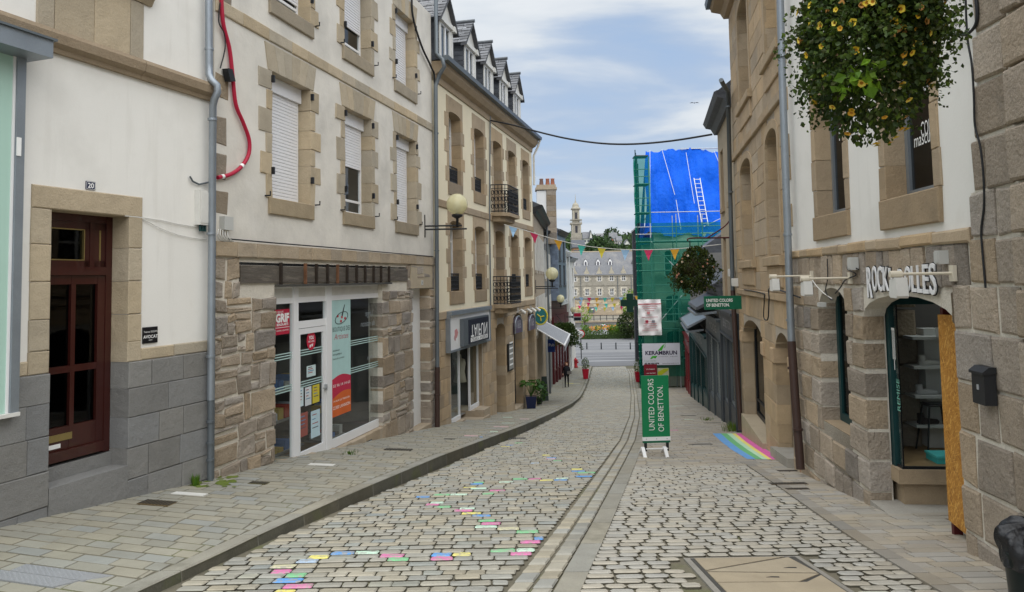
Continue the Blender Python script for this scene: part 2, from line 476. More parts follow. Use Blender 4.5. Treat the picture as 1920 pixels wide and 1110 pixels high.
mk('petal', (1, 1, 1), rough=.6, var=.1, fine=0, bump=0)
mk('bark', (.10, .08, .06), var=.25, bump=.5)
mk('wood_far', (.045, .075, .030), rough=.9, var=.35, sc=.08, fine=.1, fsc=1, bump=0)
mk('grass_far', (.13, .18, .07), var=.25, sc=.01)
mk('moss', (.12, .16, .025), var=.3, sc=8, fine=.2, bump=.8)
mk('skin', (.42, .25, .18), var=.05, bump=0)
mk('hair', (.10, .055, .025), var=.2, bump=0)
mk('brick_red', (.42, .11, .045), var=.2, bump=.4)
mk('awning', (1, 1, 1), rough=.8, var=.06, sc=3, bump=.1)
mk('lead', (.13, .14, .15), rough=.55, var=.2, sc=4, bump=.2, metal=.2)
mk('globe', (.74, .72, .50), rough=.12, var=.12, sc=3, fine=0, bump=0, spec=.6)
mk('terracotta', (.33, .13, .08), var=.2)
# OSB: stretched flakes
ma = mk('osb', (.44, .20, .035), rough=.6, var=.10, sc=3, fine=.05, bump=.25, bsc=60)
t = ma.node_tree; b = t.nodes['Principled BSDF']
geo = N(t, 'ShaderNodeNewGeometry')
src = b.inputs['Base Color'].links[0].from_socket
for k, (rx, sx, lo, cc) in enumerate(((.5, 26, .60, (.70, .40, .10)), (-.7, 24, .62, (.24, .09, .015)), (1.2, 30, .62, (.62, .33, .07)))):
    mp = N(t, 'ShaderNodeMapping'); mp.vector_type = 'TEXTURE'; mp.inputs['Rotation'].default_value = (rx, 0, 0); mp.inputs['Scale'].default_value = (1 / sx, .5 / sx, 2.2 / sx)
    mp.inputs['Location'].default_value = (k * 3.3, k * 7.7, k)
    t.links.new(geo.outputs['Position'], mp.inputs[0])
    vo = setin(N(t, 'ShaderNodeTexNoise'), Scale=1.0, Detail=2.0)
    t.links.new(mp.outputs[0], vo.inputs['Vector'])
    src = mixc(t, ramp(t, vo.outputs[0], [(lo - .04, 0.0), (lo + .02, .75)]), src, cc)
t.links.new(src, b.inputs['Base Color'])
def glassy(name, tint=(.9, .95, .95), refl=1.0, rough=0.02, ior=1.55):
    ma = bpy.data.materials.new(name); ma.use_nodes = True
    t = ma.node_tree; t.nodes.clear()
    o = N(t, 'ShaderNodeOutputMaterial')
    tr = N(t, 'ShaderNodeBsdfTransparent'); tr.inputs[0].default_value = (*tint, 1)
    gl = N(t, 'ShaderNodeBsdfGlossy'); gl.inputs['Roughness'].default_value = rough; gl.inputs[0].default_value = (refl, refl, refl, 1)
    fr = N(t, 'ShaderNodeFresnel'); ge = N(t, 'ShaderNodeNewGeometry')
    t.links.new(math_node(t, 'ADD', math_node(t, 'MULTIPLY', ge.outputs['Backfacing'], 1 / ior - ior), ior), fr.inputs[0])
    mx = N(t, 'ShaderNodeMixShader')
    t.links.new(fr.outputs[0], mx.inputs[0]); t.links.new(tr.outputs[0], mx.inputs[1]); t.links.new(gl.outputs[0], mx.inputs[2])
    t.links.new(mx.outputs[0], o.inputs[0])
    M[name] = ma
glassy('glass')
glassy('glass_dark', (.35, .37, .38), .7, ior=1.4)
def netting(name, col, alpha):
    ma = bpy.data.materials.new(name); ma.use_nodes = True
    t = ma.node_tree; t.nodes.clear()
    o = N(t, 'ShaderNodeOutputMaterial')
    tr = N(t, 'ShaderNodeBsdfTransparent'); tr.inputs[0].default_value = (.62, .93, .80, 1)
    df = N(t, 'ShaderNodeBsdfDiffuse'); df.inputs[0].default_value = (*col, 1)
    tl = N(t, 'ShaderNodeBsdfTranslucent'); tl.inputs[0].default_value = (*col, 1)
    m1 = N(t, 'ShaderNodeMixShader'); m1.inputs[0].default_value = .5
    m2 = N(t, 'ShaderNodeMixShader')
    geo = N(t, 'ShaderNodeNewGeometry')
    nz = setin(N(t, 'ShaderNodeTexNoise'), Scale=.9, Detail=3.0); t.links.new(geo.outputs['Position'], nz.inputs['Vector'])
    t.links.new(math_node(t, 'ADD', math_node(t, 'MULTIPLY', nz.outputs[0], .25), alpha - .12), m2.inputs[0])
    t.links.new(df.outputs[0], m1.inputs[1]); t.links.new(tl.outputs[0], m1.inputs[2])
    t.links.new(tr.outputs[0], m2.inputs[1]); t.links.new(m1.outputs[0], m2.inputs[2]); t.links.new(m2.outputs[0], o.inputs[0])
    M[name] = ma
netting('net_green', (.012, .21, .15), .50)
ma = M['globe'] = bpy.data.materials.new('globe'); ma.use_nodes = True
t = ma.node_tree; b = t.nodes['Principled BSDF']; b.inputs['Base Color'].default_value = (.80, .76, .50, 1); b.inputs['Roughness'].default_value = .08
tr = N(t, 'ShaderNodeBsdfTransparent'); tr.inputs[0].default_value = (.97, .95, .82, 1)
mx = N(t, 'ShaderNodeMixShader'); mx.inputs[0].default_value = .55
t.links.new(tr.outputs[0], mx.inputs[1]); t.links.new(b.outputs[0], mx.inputs[2]); t.links.new(mx.outputs[0], t.nodes['Material Output'].inputs[0])
def leafmat(name, col):
    ma = mk(name, col, rough=.5, var=.3, sc=8, fine=.08, fsc=40, bump=0, spec=.3)
    t = ma.node_tree; b = t.nodes['Principled BSDF']; o = t.nodes['Material Output']
    tl = N(t, 'ShaderNodeBsdfTranslucent')
    t.links.new(b.inputs['Base Color'].links[0].from_socket, tl.inputs[0])
    mx = N(t, 'ShaderNodeMixShader'); mx.inputs[0].default_value = .3
    t.links.new(b.outputs[0], mx.inputs[1]); t.links.new(tl.outputs[0], mx.inputs[2]); t.links.new(mx.outputs[0], o.inputs[0])
leafmat('foliage', (.060, .095, .022))
# ------------------------------------------------------------------ plan of the street
F1 = Fr(-7.11, 3, -4.42, 10.8, 1)
F2 = Fr(-4.40, 10.86, -2.15, 20.15, 1)
F3 = Fr(-2.11, 20.25, .92, 32.3, 1)
F4 = Fr(.95, 32.4, 2.75, 54, 1)
F4b = Fr(2.76, 54.05, 5.3, 66.5, 1)
E1 = Fr(3.35, 1, 4.42, 11.9, -1)
E2 = Fr(4.47, 11.95, 5.66, 18.6, -1)
E3 = Fr(5.68, 18.68, 11.0, 47, -1)
LEFT = [(3, -7.11), (10.85, -4.41), (20.2, -2.13), (32.35, .93), (54, 2.75), (66.5, 5.3)]
RIGHT = [(1, 3.35), (11.9, 4.42), (18.6, 5.66), (47, 11.0), (67, 14.5)]
KERB = [(4.5, -2.97), (6.03, -2.72), (6.55, -2.63), (7.29, -2.52), (9.41, -2.10), (12.75, -1.36), (20.17, .23), (27, 1.45), (34.3, 2.6), (48.86, 4.5), (59.87, 6.0), (66, 6.85)]
STRIP = [(4.5, .03), (5.56, .25), (7.84, .76), (13.16, 1.9), (17.31, 2.77), (26.23, 4.37), (45.77, 7.49), (61, 9.74), (67, 10.3)]
EDGE = [(4, 2.95), (5.39, 3.0), (7.08, 3.14), (10.56, 3.6), (12.6, 3.85)]
kx = lambda Y: lerp_tab(KERB, Y)
sx = lambda Y: lerp_tab(STRIP, Y)
lx = lambda Y: lerp_tab(LEFT, Y)
rx = lambda Y: lerp_tab(RIGHT, Y)
ex = lambda Y: lerp_tab(EDGE, Y)
def sheet(name, fa, fb, ys, zf, mat, skirt=0.0):
    mb = MB()
    for i in range(len(ys) - 1):
        a, b = ys[i], ys[i + 1]
        mb.add([Vector((fa(a), a, zf(a))), Vector((fb(a), a, zf(a))), Vector((fb(b), b, zf(b))), Vector((fa(b), b, zf(b)))], [(0, 1, 2, 3)])
    return struct(mb.build(name, mat))
def yr(a, b, st):
    k = max(1, int((b - a) / st + .5))
    return [a + (b - a) * i / k for i in range(k + 1)]
# ground to the horizon
mb = MB()
ys = [-200, -60, -12] + yr(0, 40, 8)[0:] + yr(42, 60, 2) + [80, 120, 200, 400, 3000]
for a, b in zip(ys[:-1], ys[1:]):
    X = 1500 if b > 60 else 300
    za, zb = zg(a) - .12, zg(b) - .12
    mb.add([Vector((-X, a, za)), Vector((X, a, za)), Vector((X, b, zb)), Vector((-X, b, zb))], [(0, 1, 2, 3)])
struct(mb.build('ground', 'earth'))
YS = yr(2.5, 40, .5) + yr(41, 66.5, 1.5)
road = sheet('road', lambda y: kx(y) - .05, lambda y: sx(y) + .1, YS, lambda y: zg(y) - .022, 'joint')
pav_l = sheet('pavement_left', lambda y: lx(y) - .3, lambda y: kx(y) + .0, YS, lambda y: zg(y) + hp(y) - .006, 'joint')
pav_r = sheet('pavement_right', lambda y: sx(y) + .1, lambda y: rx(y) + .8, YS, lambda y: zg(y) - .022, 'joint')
# plaza
mb = MB()
for a, b in zip(yr(66.5, 130, 8)[:-1], yr(66.5, 130, 8)[1:]):
    mb.quad(Vector((-40, a, zg(a) + .0)), Vector((70, a, zg(a) + .0)), Vector((70, b, zg(b))), Vector((-40, b, zg(b))))
plaza = struct(mb.build('plaza_road', 'asphalt'))
mb = MB()
for a, b, x0, x1, c in ((70.5, 71.2, 6.5, 12, .36), (73.4, 73.9, 5, 22, .33), (76, 76.15, 5, 24, .45), (79.0, 81.8, 5, 24, .23), (84.2, 84.35, 4, 24, .4), (88, 88.4, 8, 15, .33), (91.0, 91.2, 4, 20, .33), (94, 94.15, 5, 13, .36)):
    mb.quad(Vector((x0, a, zg(a) + .006)), Vector((x1, a, zg(a) + .006)), Vector((x1, b, zg(b) + .006)), Vector((x0, b, zg(b) + .006)), 0, (c, c, c))
o = mb.build('road_marking', 'plain_matt'); struct(o)
# ---- setts
def sett(mb, x0, x1, y0, y1, dz, mat=0, tint=(1, 1, 1), hi=True, rd=.013, zf=zg, side=2):
    cx, cy = (x0 + x1) / 2, (y0 + y1) / 2
    j = lambda a: R.uniform(-a, a)
    if hi:
        c1, c2 = rd * R.uniform(.6, 1.5), rd * R.uniform(.6, 1.5)
        o = [(x0 + c1, y0), (x1 - c2, y0), (x1, y0 + c2), (x1, y1 - c1), (x1 - c1, y1), (x0 + c2, y1), (x0, y1 - c2), (x0, y0 + c1)]
    else:
        o = [(x0, y0), (x1, y0), (x1, y1), (x0, y1)]
    o = [(a + j(.006), b + j(.005)) for a, b in o]
    n = len(o)
    tz = [j(.003) for _ in o]
    hx, hy = (x1 - x0) / 2, (y1 - y0) / 2
    i1, i2 = 1 - .009 / hx, 1 - .014 / hy
    vs = [Vector((a, b, zf(b) - .04)) for a, b in o] + [Vector((a, b, zf(b) + dz - .007)) for a, b in o]
    vs += [Vector((cx + (a - cx) * i1, cy + (b - cy) * i2, zf(b) + dz + tz[k])) for k, (a, b) in enumerate(o)]
    for q in (0, 1):
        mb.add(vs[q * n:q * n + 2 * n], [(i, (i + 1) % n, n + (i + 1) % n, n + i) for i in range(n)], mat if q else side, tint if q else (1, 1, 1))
    mb.add(vs[2 * n:], [tuple(range(n))], mat, tint)
PAINT = {'p': (.66, .20, .40), 'b': (.13, .33, .66), 'g': (.23, .54, .28), 'm': (.55, .74, .60), 'y': (.76, .69, .20), 'l': (.40, .50, .62), 'r': (.68, .42, .47), 'o': (.60, .57, .38)}
marks = []
for s_ in '''545,1069,p 558,1079,g 560,1090,b 540,1101,p 550,1109,y 548,1058,o 572,1049,l 607,1043,y 643,1035,b 688,1036,m 730,1039,p 770,1043,g 812,1046,p 845,1041,b 880,1037,y 930,1034,g 950,1029,r 988,1035,p 1002,1028,m 1030,1031,y 1035,1022,g 1007,1014,p 1008,1008,b 982,998,g 967,991,o 932,986,m 912,979,p 909,973,g 890,967,b 885,962,y 870,955,p 845,949,g 873,952,m 822,944,p 822,940,m 805,932,b 842,926,g 878,926,m 912,924,g 873,912,y 888,906,b 905,915,m 935,917,p 945,920,b 908,903,g 940,903,m 965,899,b 985,897,g 1008,897,p 1035,898,y 1055,899,b 1068,897,m 1085,893,b 1085,887,g 1090,883,b 1090,878,y 945,837,y 972,830,g 960,834,b 1020,853,y 1035,858,b 1055,863,g 1040,859,r 1002,868,l'''.split():
    a, b, c = s_.split(',')
    P = at_ground(float(a), float(b))
    marks.append((P.x, P.y, c))
def paint_at(x0, x1, y0, y1):
    for i, (a, b, c) in enumerate(marks):
        if x0 - .02 <= a <= x1 + .02 and y0 - .012 <= b <= y1 + .012:
            marks.pop(i)
            return PAINT[c]
    return None
def stone_tint(warm=.10, val=.16):
    v = 1 + R.uniform(-val, val); h = R.uniform(-warm, warm)
    return (v * (1 + h * .8), v * (1 + h * .15), v * (1 - h))
pcs = Pieces('sett', ['sett', 'paint_chalk', 'shaded_joint_side'], road)
y = 4.7
row = 0
while y < 66:
    dy = .15 if y < 30 else .2
    xl, xr = kx(y) + .03, sx(y) - .37
    x = xl + R.uniform(0, .12)
    wav = .012 * math.sin(row * 1.7)
    first = True
    while x < xr - .04:
        L = R.uniform(.15, .24)
        x1 = min(xr, x + L)
        if xr - x1 < .09: x1 = xr
        yo = wav + .05 * math.sin((x - xl) * .9 + row * .02) + R.uniform(-.006, .006)
        gy = .013 if y < 11 else .009
        y0, y1 = y + yo + gy, y + yo + dy - gy
        pc = paint_at(x, x1, y0, y1)
        t_ = stone_tint(.08, .14)
        if R.random() < .07: t_ = (t_[0] * .92, t_[1] * 1.0, t_[2] * 1.08)
        gx = .006 if y < 11 else .004
        sett(pcs.new(), x + gx, x1 - gx, y0, y1, R.uniform(-.002, .004), 1 if pc else 0, pc or t_, y < 16)
        x = x1
    y += dy
    row += 1
# channel: two lines of setts running along the street
for k in (0, 1):
    y = 4.6
    while y < 64:
        L = R.uniform(.2, .3) if y < 30 else .4
        a = sx(y + L / 2) - .36 + .18 * k
        d = (sx(y + L) - sx(y)) / 2
        mb = pcs.new()
        z_ = .0 if k else -.006
        vs = [(a - d + .010, y + .014), (a + .160 - d, y + .014), (a + .160 + d, y + L - .014), (a + d + .010, y + L - .014)]
        cx_ = sum(p[0] for p in vs) / 4; cy_ = y + L / 2
        V = [Vector((p, q, zg(q) - .03)) for p, q in vs] + [Vector((p, q, zg(q) + z_ - .010)) for p, q in vs] + [Vector((cx_ + (p - cx_) * .85, cy_ + (q - cy_) * .86, zg(q) + z_ + .003)) for p, q in vs]
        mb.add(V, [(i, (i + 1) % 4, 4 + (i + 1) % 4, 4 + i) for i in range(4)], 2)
        mb.add(V, [(4 + i, 4 + (i + 1) % 4, 8 + (i + 1) % 4, 8 + i) for i in range(4)] + [(8, 9, 10, 11)], 0, stone_tint(.09, .17))
        y += L
pcs.flush('far_setts')
# far channel on the left edge too is part of the joined setts
bord = Pieces('border_slab', ['kerb'], road)
y = 4.4
while y < 64:
    L = R.uniform(.7, 1.1)
    mb = bord.new()
    for_ = [(sx(y) + .005, y + .006), (sx(y) + .2, y + .006), (sx(y + L) + .2, y + L - .006), (sx(y + L) + .005, y + L - .006)]
    V = [Vector((p, q, zg(q) - .04)) for p, q in for_] + [Vector((p, q, zg(q) + .006)) for p, q in for_]
    mb.add(V, [(0, 1, 5, 4), (1, 2, 6, 5), (2, 3, 7, 6), (3, 0, 4, 7), (4, 5, 6, 7)], 0, stone_tint(.05, .1))
    y += L
bord.flush('far_border_slabs')
# kerb of the left pavement
kb = Pieces('kerb_stone', ['kerb', 'kerb_face'], pav_l)
y = 4.2
while y < 65:
    L = R.uniform(.85, 1.25)
    mb = kb.new()
    a, b = y + .006, y + L - .006
    t_ = stone_tint(.05, .1)
    w_ = .17
    V = []
    for q in (a, b):
        h = zg(q) + hp(q) + .004
        x_ = kx(q)
        V += [Vector((x_ - w_, q, h - .05)), Vector((x_ - w_, q, h)), Vector((x_ - .018, q, h + .001)), Vector((x_ - .004, q, h - .012)), Vector((x_ + .004, q, zg(q) - .05))]
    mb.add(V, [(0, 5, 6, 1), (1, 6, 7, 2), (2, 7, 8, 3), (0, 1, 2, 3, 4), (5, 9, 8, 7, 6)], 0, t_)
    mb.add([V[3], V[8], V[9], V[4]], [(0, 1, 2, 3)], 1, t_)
    y += L
kb.flush('far_kerb_stones')
# ---- slabs of the left pavement: rows run slantwise from kerb to facade
def slab(mb, c, dz, tint, mat=0, zf=zg):
    cx_ = sum(p[0] for p in c) / 4; cy_ = sum(p[1] for p in c) / 4
    V = [Vector((p, q, zf(q) - .03)) for p, q in c] + [Vector((p, q, zf(q) + dz - .003)) for p, q in c] + [Vector((cx_ + (p - cx_) * .975, cy_ + (q - cy_) * .95, zf(q) + dz)) for p, q in c]
    mb.add(V, [(k * 4 + i, k * 4 + (i + 1) % 4, k * 4 + 4 + (i + 1) % 4, k * 4 + 4 + i) for k in (0, 1) for i in range(4)] + [(8, 9, 10, 11)], mat, tint)
SM = {}
for px, py, c in ((905, 822, 'b'), (918, 812, 'm'), (893, 820, 'r'), (960, 784, 'm'), (975, 787, 'r'), (930, 803, 'r'), (945, 795, 'm'), (1085, 717, 'o'), (1072, 717, 'y')):
    P = at_ground(px, py, .15); SM[(P.x, P.y)] = PAINT[c]
zl = lambda q: zg(q) + hp(q)
pcs = Pieces('paving_slab', ['slab', 'paint_chalk'], pav_l)
y = 1.6
SLOPE = .42
row = 0
while y < 66:
    dy = .205 if y < 28 else .3
    x = kx(y) - .18
    x -= R.uniform(0, .12) if row % 2 else .16 + R.uniform(0, .1)
    xa = kx(y) - .18
    while True:
        xb = x
        ya = lambda xx, yy=y: yy + (kx(yy) - .18 - xx) * SLOPE
        if xa < lx(ya(xa)) - .2: break
        g_ = .0085
        c = [(xb + g_, ya(xb) + g_), (xa - g_, ya(xa) + g_), (xa - g_, ya(xa) + dy - g_), (xb + g_, ya(xb) + dy - g_)]
        t_ = stone_tint(.05, .07)
        if R.random() < .10: t_ = (t_[0] * .95, t_[1] * 1.0, t_[2] * 1.10)
        mi = 0
        for (mx_, my_), cc in list(SM.items()):
            if xb <= mx_ <= xa and ya(mx_) <= my_ <= ya(mx_) + dy:
                t_ = cc; mi = 1; del SM[(mx_, my_)]
        slab(pcs.new(), c, R.uniform(-.003, .003), t_, mi, zl)
        xa = x
        x -= R.uniform(.30, .42) if y < 28 else .5
    y += dy
    row += 1
pcs.flush('far_paving_slabs')
# ---- setts and slabs of the right pavement
LID = (1.47, 2.36, 4.7, 6.46)
pcs = Pieces('pale_sett', ['sett_pale', 'sett_pale', 'shaded_joint_side'], pav_r, 300)
y = 4.7
row = 0
while y < 12.55:
    dy = .132
    x = sx(y) + .203
    xr = ex(y) + .002
    while x < xr - .05:
        L = R.uniform(.155, .24) if x > sx(y) + .21 else R.uniform(.1, .26)
        x1 = min(x + L, xr)
        if xr - x1 < .08: x1 = xr
        ym = y + .02 * math.sin(x * 1.6 + 1) + R.uniform(-.007, .007)
        if not (x1 > LID[0] - .04 and x < LID[1] + .04 and y < LID[3] + .03):
            sett(pcs.new(), x + .009 - .003 * (y > 9), x1 - .009 + .003 * (y > 9), ym + .012, ym + dy - .012, R.uniform(-.001, .005), 0, stone_tint(.05, .08), True, .022)
        x = x1
    y += dy
    row += 1
pcs.flush('far_pale_setts')
pcs = Pieces('paving_slab', ['slab_right', 'paint_chalk'], pav_r, 300)
# narrow edging between setts and slabs
y = 4.5
while y < 12.5:
    L = R.uniform(.3, .5)
    slab(pcs.new(), [(ex(y) + .004, y + .006), (ex(y) + .15, y + .006), (ex(y + L) + .15, y + L - .006), (ex(y + L) + .004, y + L - .006)], .004, tuple(v * .82 for v in stone_tint(.06, .12)))
    y += L
FL = {}
for px, py, c in ((1262, 806, 'p'), (1295, 786, 'm'), (1268, 761, 'm'), (1250, 763, 'm')):
    P = at_ground(px, py); FL[(P.x, P.y)] = PAINT[c]
y = 4.2
row = 0
while y < 51:
    near = y < 12.5
    dy = (.155 if near else .165) if y < 26 else .26
    xl = (ex(y) + .155) if near else sx(y) + .205
    xr = rx(y) + .35
    x = xl - (R.uniform(.05, .2))
    sl_ = -.10 if near else -.06
    while x < xr:
        L = R.uniform(.26, .40) if y < 26 else .5
        x1 = x + L
        xa, xb = max(x, xl), x1
        if xb - xa > .05:
            cx_, cy_ = (xa + xb) / 2, y + dy / 2
            yy = lambda q: y + sl_ * (q - xl) * 0
            g_ = .0075
            mi, t_ = 0, stone_tint(.07, .11)
            for (mx_, my_), cc in list(FL.items()):
                if xa <= mx_ <= xb and y <= my_ <= y + dy: t_ = cc; mi = 1; del FL[(mx_, my_)]
            slab(pcs.new(), [(xa + g_, y + g_), (xb - g_, y + g_), (xb - g_, y + dy - g_), (xa + g_, y + dy - g_)], R.uniform(-.002, .003), t_, mi)
        x = x1
    y += dy
    row += 1
pcs.flush('far_paving_slabs')
# ---- rainbow painted on the slabs
rb_ = thing('painted_rainbow', at_ground(1400, 840), 'rainbow stripes painted on the paving by the ashlar house arches', 'street painting')
le = [at_ground(*p) for p in ((1336, 813), (1352, 828), (1371, 843), (1401, 861))]
re_ = [at_ground(*p) for p in ((1395, 813), (1414, 828), (1436, 843), (1464, 862))]
fr_ = [0, .26, .46, .62, .74, 1.0]
for k, c in enumerate(((.15, .36, .70), (.17, .48, .21), (.50, .74, .53), (.82, .72, .20), (.68, .14, .40))):
    mb = MB()
    for i in range(3):
        for j in range(8):
            t0, t1 = (i + j / 8) / 3, (i + (j + 1) / 8) / 3
            def pt(t, f):
                q_ = min(2, int(t * 3 - 1e-9)); u_ = t * 3 - q_
                P = le[q_].lerp(le[q_ + 1], u_).lerp(re_[q_].lerp(re_[q_ + 1], u_), f)
                return Vector((P.x, P.y, zg(P.y) + .0045))
            mb.quad(pt(t0, fr_[k]), pt(t0, fr_[k + 1]), pt(t1, fr_[k + 1]), pt(t1, fr_[k]), 0, c)
    mb.build('stripe', 'plain_matt', rb_)
# ---- lids and gratings
lid = thing('access_cover', (1.96, 5.6, zg(5.6)), 'large sandstone coloured access cover with diagonal seams set among the pale setts', 'manhole cover')
mb = MB()
def flat(mb, pts, dz, th=.04, mat=0, tint=(1, 1, 1), zf=zg):
    k = len(pts)
    V = [Vector((p, q, zf(q) + dz - th)) for p, q in pts] + [Vector((p, q, zf(q) + dz)) for p, q in pts]
    mb.add(V, [tuple(range(k, 2 * k))] + [(i, (i + 1) % k, k + (i + 1) % k, k + i) for i in range(k)], mat, tint)
x0, x1, y0, y1 = LID
flat(mb, [(x0 - .05, y0), (x1 + .05, y0), (x1 + .05, y1 + .04), (x0 - .05, y1 + .04)], -.004, mat=0, tint=(.8, .8, .8))
mb.build('surround', 'concrete', lid)
mb = MB()
flat(mb, [(x0, y0), (x1, y0), (x1, y1), (x0, y1)], .001, .02)
mb.build('frame', 'iron', lid)
for pts in ([(x0 + .03, 6.06), (x1 - .1, y1 - .02), (x0 + .03, y1 - .02)], [(x0 + .03, 6.03), (x1 - .07, y1 - .04), (x1 - .02, 5.93), ], [(x0 + .03, 6.0), (x1 - .02, 5.9), (x1 - .25, 5.7), (x0 + .03, 5.72)], [(x0 + .03, 5.7), (x1 - .2, 5.68), (x1 - .02, 5.86), (x1 - .02, y0), (x0 + .03, y0)]):
    mb = MB(); flat(mb, pts, .007, .02, tint=stone_tint(.02, .05)); mb.build('panel', 'sandstone_lid', lid)
for a, b in ((2.18, 6.08), (1.95, 5.82)):
    mb = MB(); flat(mb, [(a - .05, b), (a + .05, b - .012), (a + .055, b + .012), (a, b + .02)], .009, .004); mb.build('handle_slot', 'dark_void', lid)
def cover(px, py, w, d, label, mat, zf, h, tint=(1, 1, 1), sl=0.0, cat='grating', bars=0):
    P = at_ground(px, py, h)
    t_ = thing('drain_grating' if cat == 'grating' else 'access_cover', (P.x, P.y, zf(P.y)), label, cat)
    mb = MB()
    pt = lambda a, b: (P.x + a, P.y + b - a * sl)
    flat(mb, [pt(-w / 2, -d / 2), pt(w / 2, -d / 2), pt(w / 2, d / 2), pt(-w / 2, d / 2)], .006, .03, tint=tint, zf=zf)
    mb.build('plate', mat, t_)
    for i in range(bars):
        u = -w / 2 + w * (i + .5) / bars
        mb = MB(); flat(mb, [pt(u - w / bars * .28, -d / 2 + .02), pt(u + w / bars * .28, -d / 2 + .02), pt(u + w / bars * .28, d / 2 - .02), pt(u - w / bars * .28, d / 2 - .02)], .011, .004, zf=zf, tint=(.6, .6, .6)); mb.build('bar', mat, t_)
cover(295, 943, .46, .27, 'square rusty grating by the step of the red door', 'iron', zl, .12, (2.2, 1.7, 1.0), .42, bars=9)
cover(355, 928, .5, .16, 'white stone cover beside the foot of the grey drainpipe', 'white_dirty', zl, .12, sl=.42, cat='manhole cover')
cover(485, 908, .28, .2, 'small mossy iron grating before the rubble wall', 'iron', zl, .13, (1.8, 1.7, .9), .42, bars=7)
cover(747, 843, .55, .28, 'dark iron grating in the paving by the artists shop window', 'iron', zl, .19, (1.2, 1.2, 1.1), .42, bars=10)
cover(603, 872, .45, .2, 'white worn cover set before the white framed shop door', 'white_dirty', zl, .17, sl=.42, cat='manhole cover')
cover(843, 823, .25, .16, 'small dark cover on the left pavement near the pink sign shop', 'iron', zl, .19, sl=.42, cat='manhole cover')
cover(1478, 907, .5, .17, 'longer brown iron grating beside the stone pier at the right wall', 'iron', zg, 0, (1.6, 1.3, 1), bars=12)
cover(1495, 917, .3, .12, 'shorter iron grating just below the longer one at the right wall', 'iron', zg, 0, (1.6, 1.3, 1), bars=8)
cover(1478, 883, .32, .12, 'iron grating at the foot of the brown drainpipe', 'iron', zg, 0, (1.3, 1.1, .9), bars=8)
cover(1313, 833, .5, .17, 'dark grey plate beside the rainbow painted paving', 'iron', zg, 0, (1.3, 1.3, 1.3), cat='manhole cover')
cover(1348, 836, .32, .2, 'pale grey plate touching the blue stripe of the rainbow', 'concrete', zg, 0, cat='manhole cover')
cover(1290, 779, .5, .2, 'dark slotted plate further down the right pavement', 'iron', zg, 0, cat='manhole cover')
cover(1335, 793, .5, .16, 'narrow dark plate at the foot of the dark shop front', 'iron', zg, 0, cat='manhole cover')
cover(1365, 829, .01 + .0, .01, 'x', 'iron', zg, 0) if False else None
cover(970, 822, .42, .3, 'dark square grating in the roadway next to the kerb', 'iron', zg, 0, bars=9)
# tread plates bottom left
P = at_ground(95, 1080, .07)
t_ = thing('tread_plate', (P.x, P.y, zl(P.y)), 'pair of silver chequered steel plates in the near left pavement', 'steel plate')
for k in (0, 1):
    mb = MB()
    a0, b0 = P.x - .52 + k * .0, P.y - .16 + k * .0
    pt = lambda a, b: (P.x + a, P.y - a * .42 + b)
    b0 = -.21 + .21 * k
    flat(mb, [pt(-.55 + .1 * k, b0), pt(.2 + .12 * k, b0), pt(.2 + .2 * k + .1, b0 + .2), pt(-.55 + .1 * k, b0 + .2)], .007, .03, zf=zl)
    o = mb.build('plate', 'steel_plate', t_)
    mb = MB()
    for i in range(24):
        for j in range(7):
            a, b = -.53 + .1 * k + i * .031, b0 + .018 + j * .027
            if a > .18 + .1 * k: continue
            s_ = 1 if (i + j) % 2 else -1
            flat(mb, [pt(a - .011, b - .004 * s_), pt(a, b - .004), pt(a + .011, b + .004 * s_), pt(a, b + .004)], .0095, .003, zf=zl)
    o2 = mb.build('raised_pattern', 'steel_plate', o); o2['kind'] = 'stuff'
# moss and weeds at the foot of the left wall
mb = MB()
for i in range(40):
    P = at_ground(R.uniform(360, 440), R.uniform(898, 915), .13)
    r_ = R.uniform(.02, .07)
    mb.add([Vector((P.x + r_ * math.cos(a) * R.uniform(.6, 1.4), P.y + r_ * math.sin(a) * R.uniform(.6, 1.4), zl(P.y) + .006)) for a in [k * math.pi / 4 for k in range(8)]], [tuple(range(8))])
T(mb.build('moss_patch', 'moss'), 'patch of yellow green moss on the pavement at the drainpipe', 'moss', kind='stuff')
def tuft(px, py, h, n, label, spread=.06, zf=zl, hh=.13, tint=(1, 1.3, .8)):
    P = at_ground(px, py, hh)
    mb = MB()
    for i in range(n):
        a = R.uniform(0, 6.28); d = R.uniform(0, spread)
        b = Vector((P.x + d * math.cos(a), P.y + d * math.sin(a), zf(P.y)))
        tip = b + Vector((math.cos(a) * h * .45 * R.random(), math.sin(a) * h * .45 * R.random(), h * R.uniform(.5, 1)))
        sd = Vector((-math.sin(a), math.cos(a), 0)) * .006
        mid = (b + tip) / 2 + Vector((0, 0, .1 * h))
        mb.add([b - sd, b + sd, mid + sd, mid - sd, tip], [(0, 1, 2, 3), (3, 2, 4)], 0, tuple(v * R.uniform(.7, 1.3) for v in tint))
    return T(mb.build('grass_tuft', 'foliage'), label, 'weed')
tuft(366, 912, .17, 60, 'tuft of green grass at the foot of the grey stone plinth', tint=(1.5, 2.0, .8))
tuft(655, 858, .07, 40, 'thin weeds under the artists shop window sill', .2, tint=(1.2, 1.4, .8))
tuft(1375, 808, .25, 160, 'pale weedy bush at the base of the brown pipe on the right', .3, zg, 0, (2.2, 2.2, 1.3))
tuft(1325, 788, .1, 60, 'flat weeds in the paving by the dark shop front', .25, zg, 0, (2.0, 2.1, 1.1))
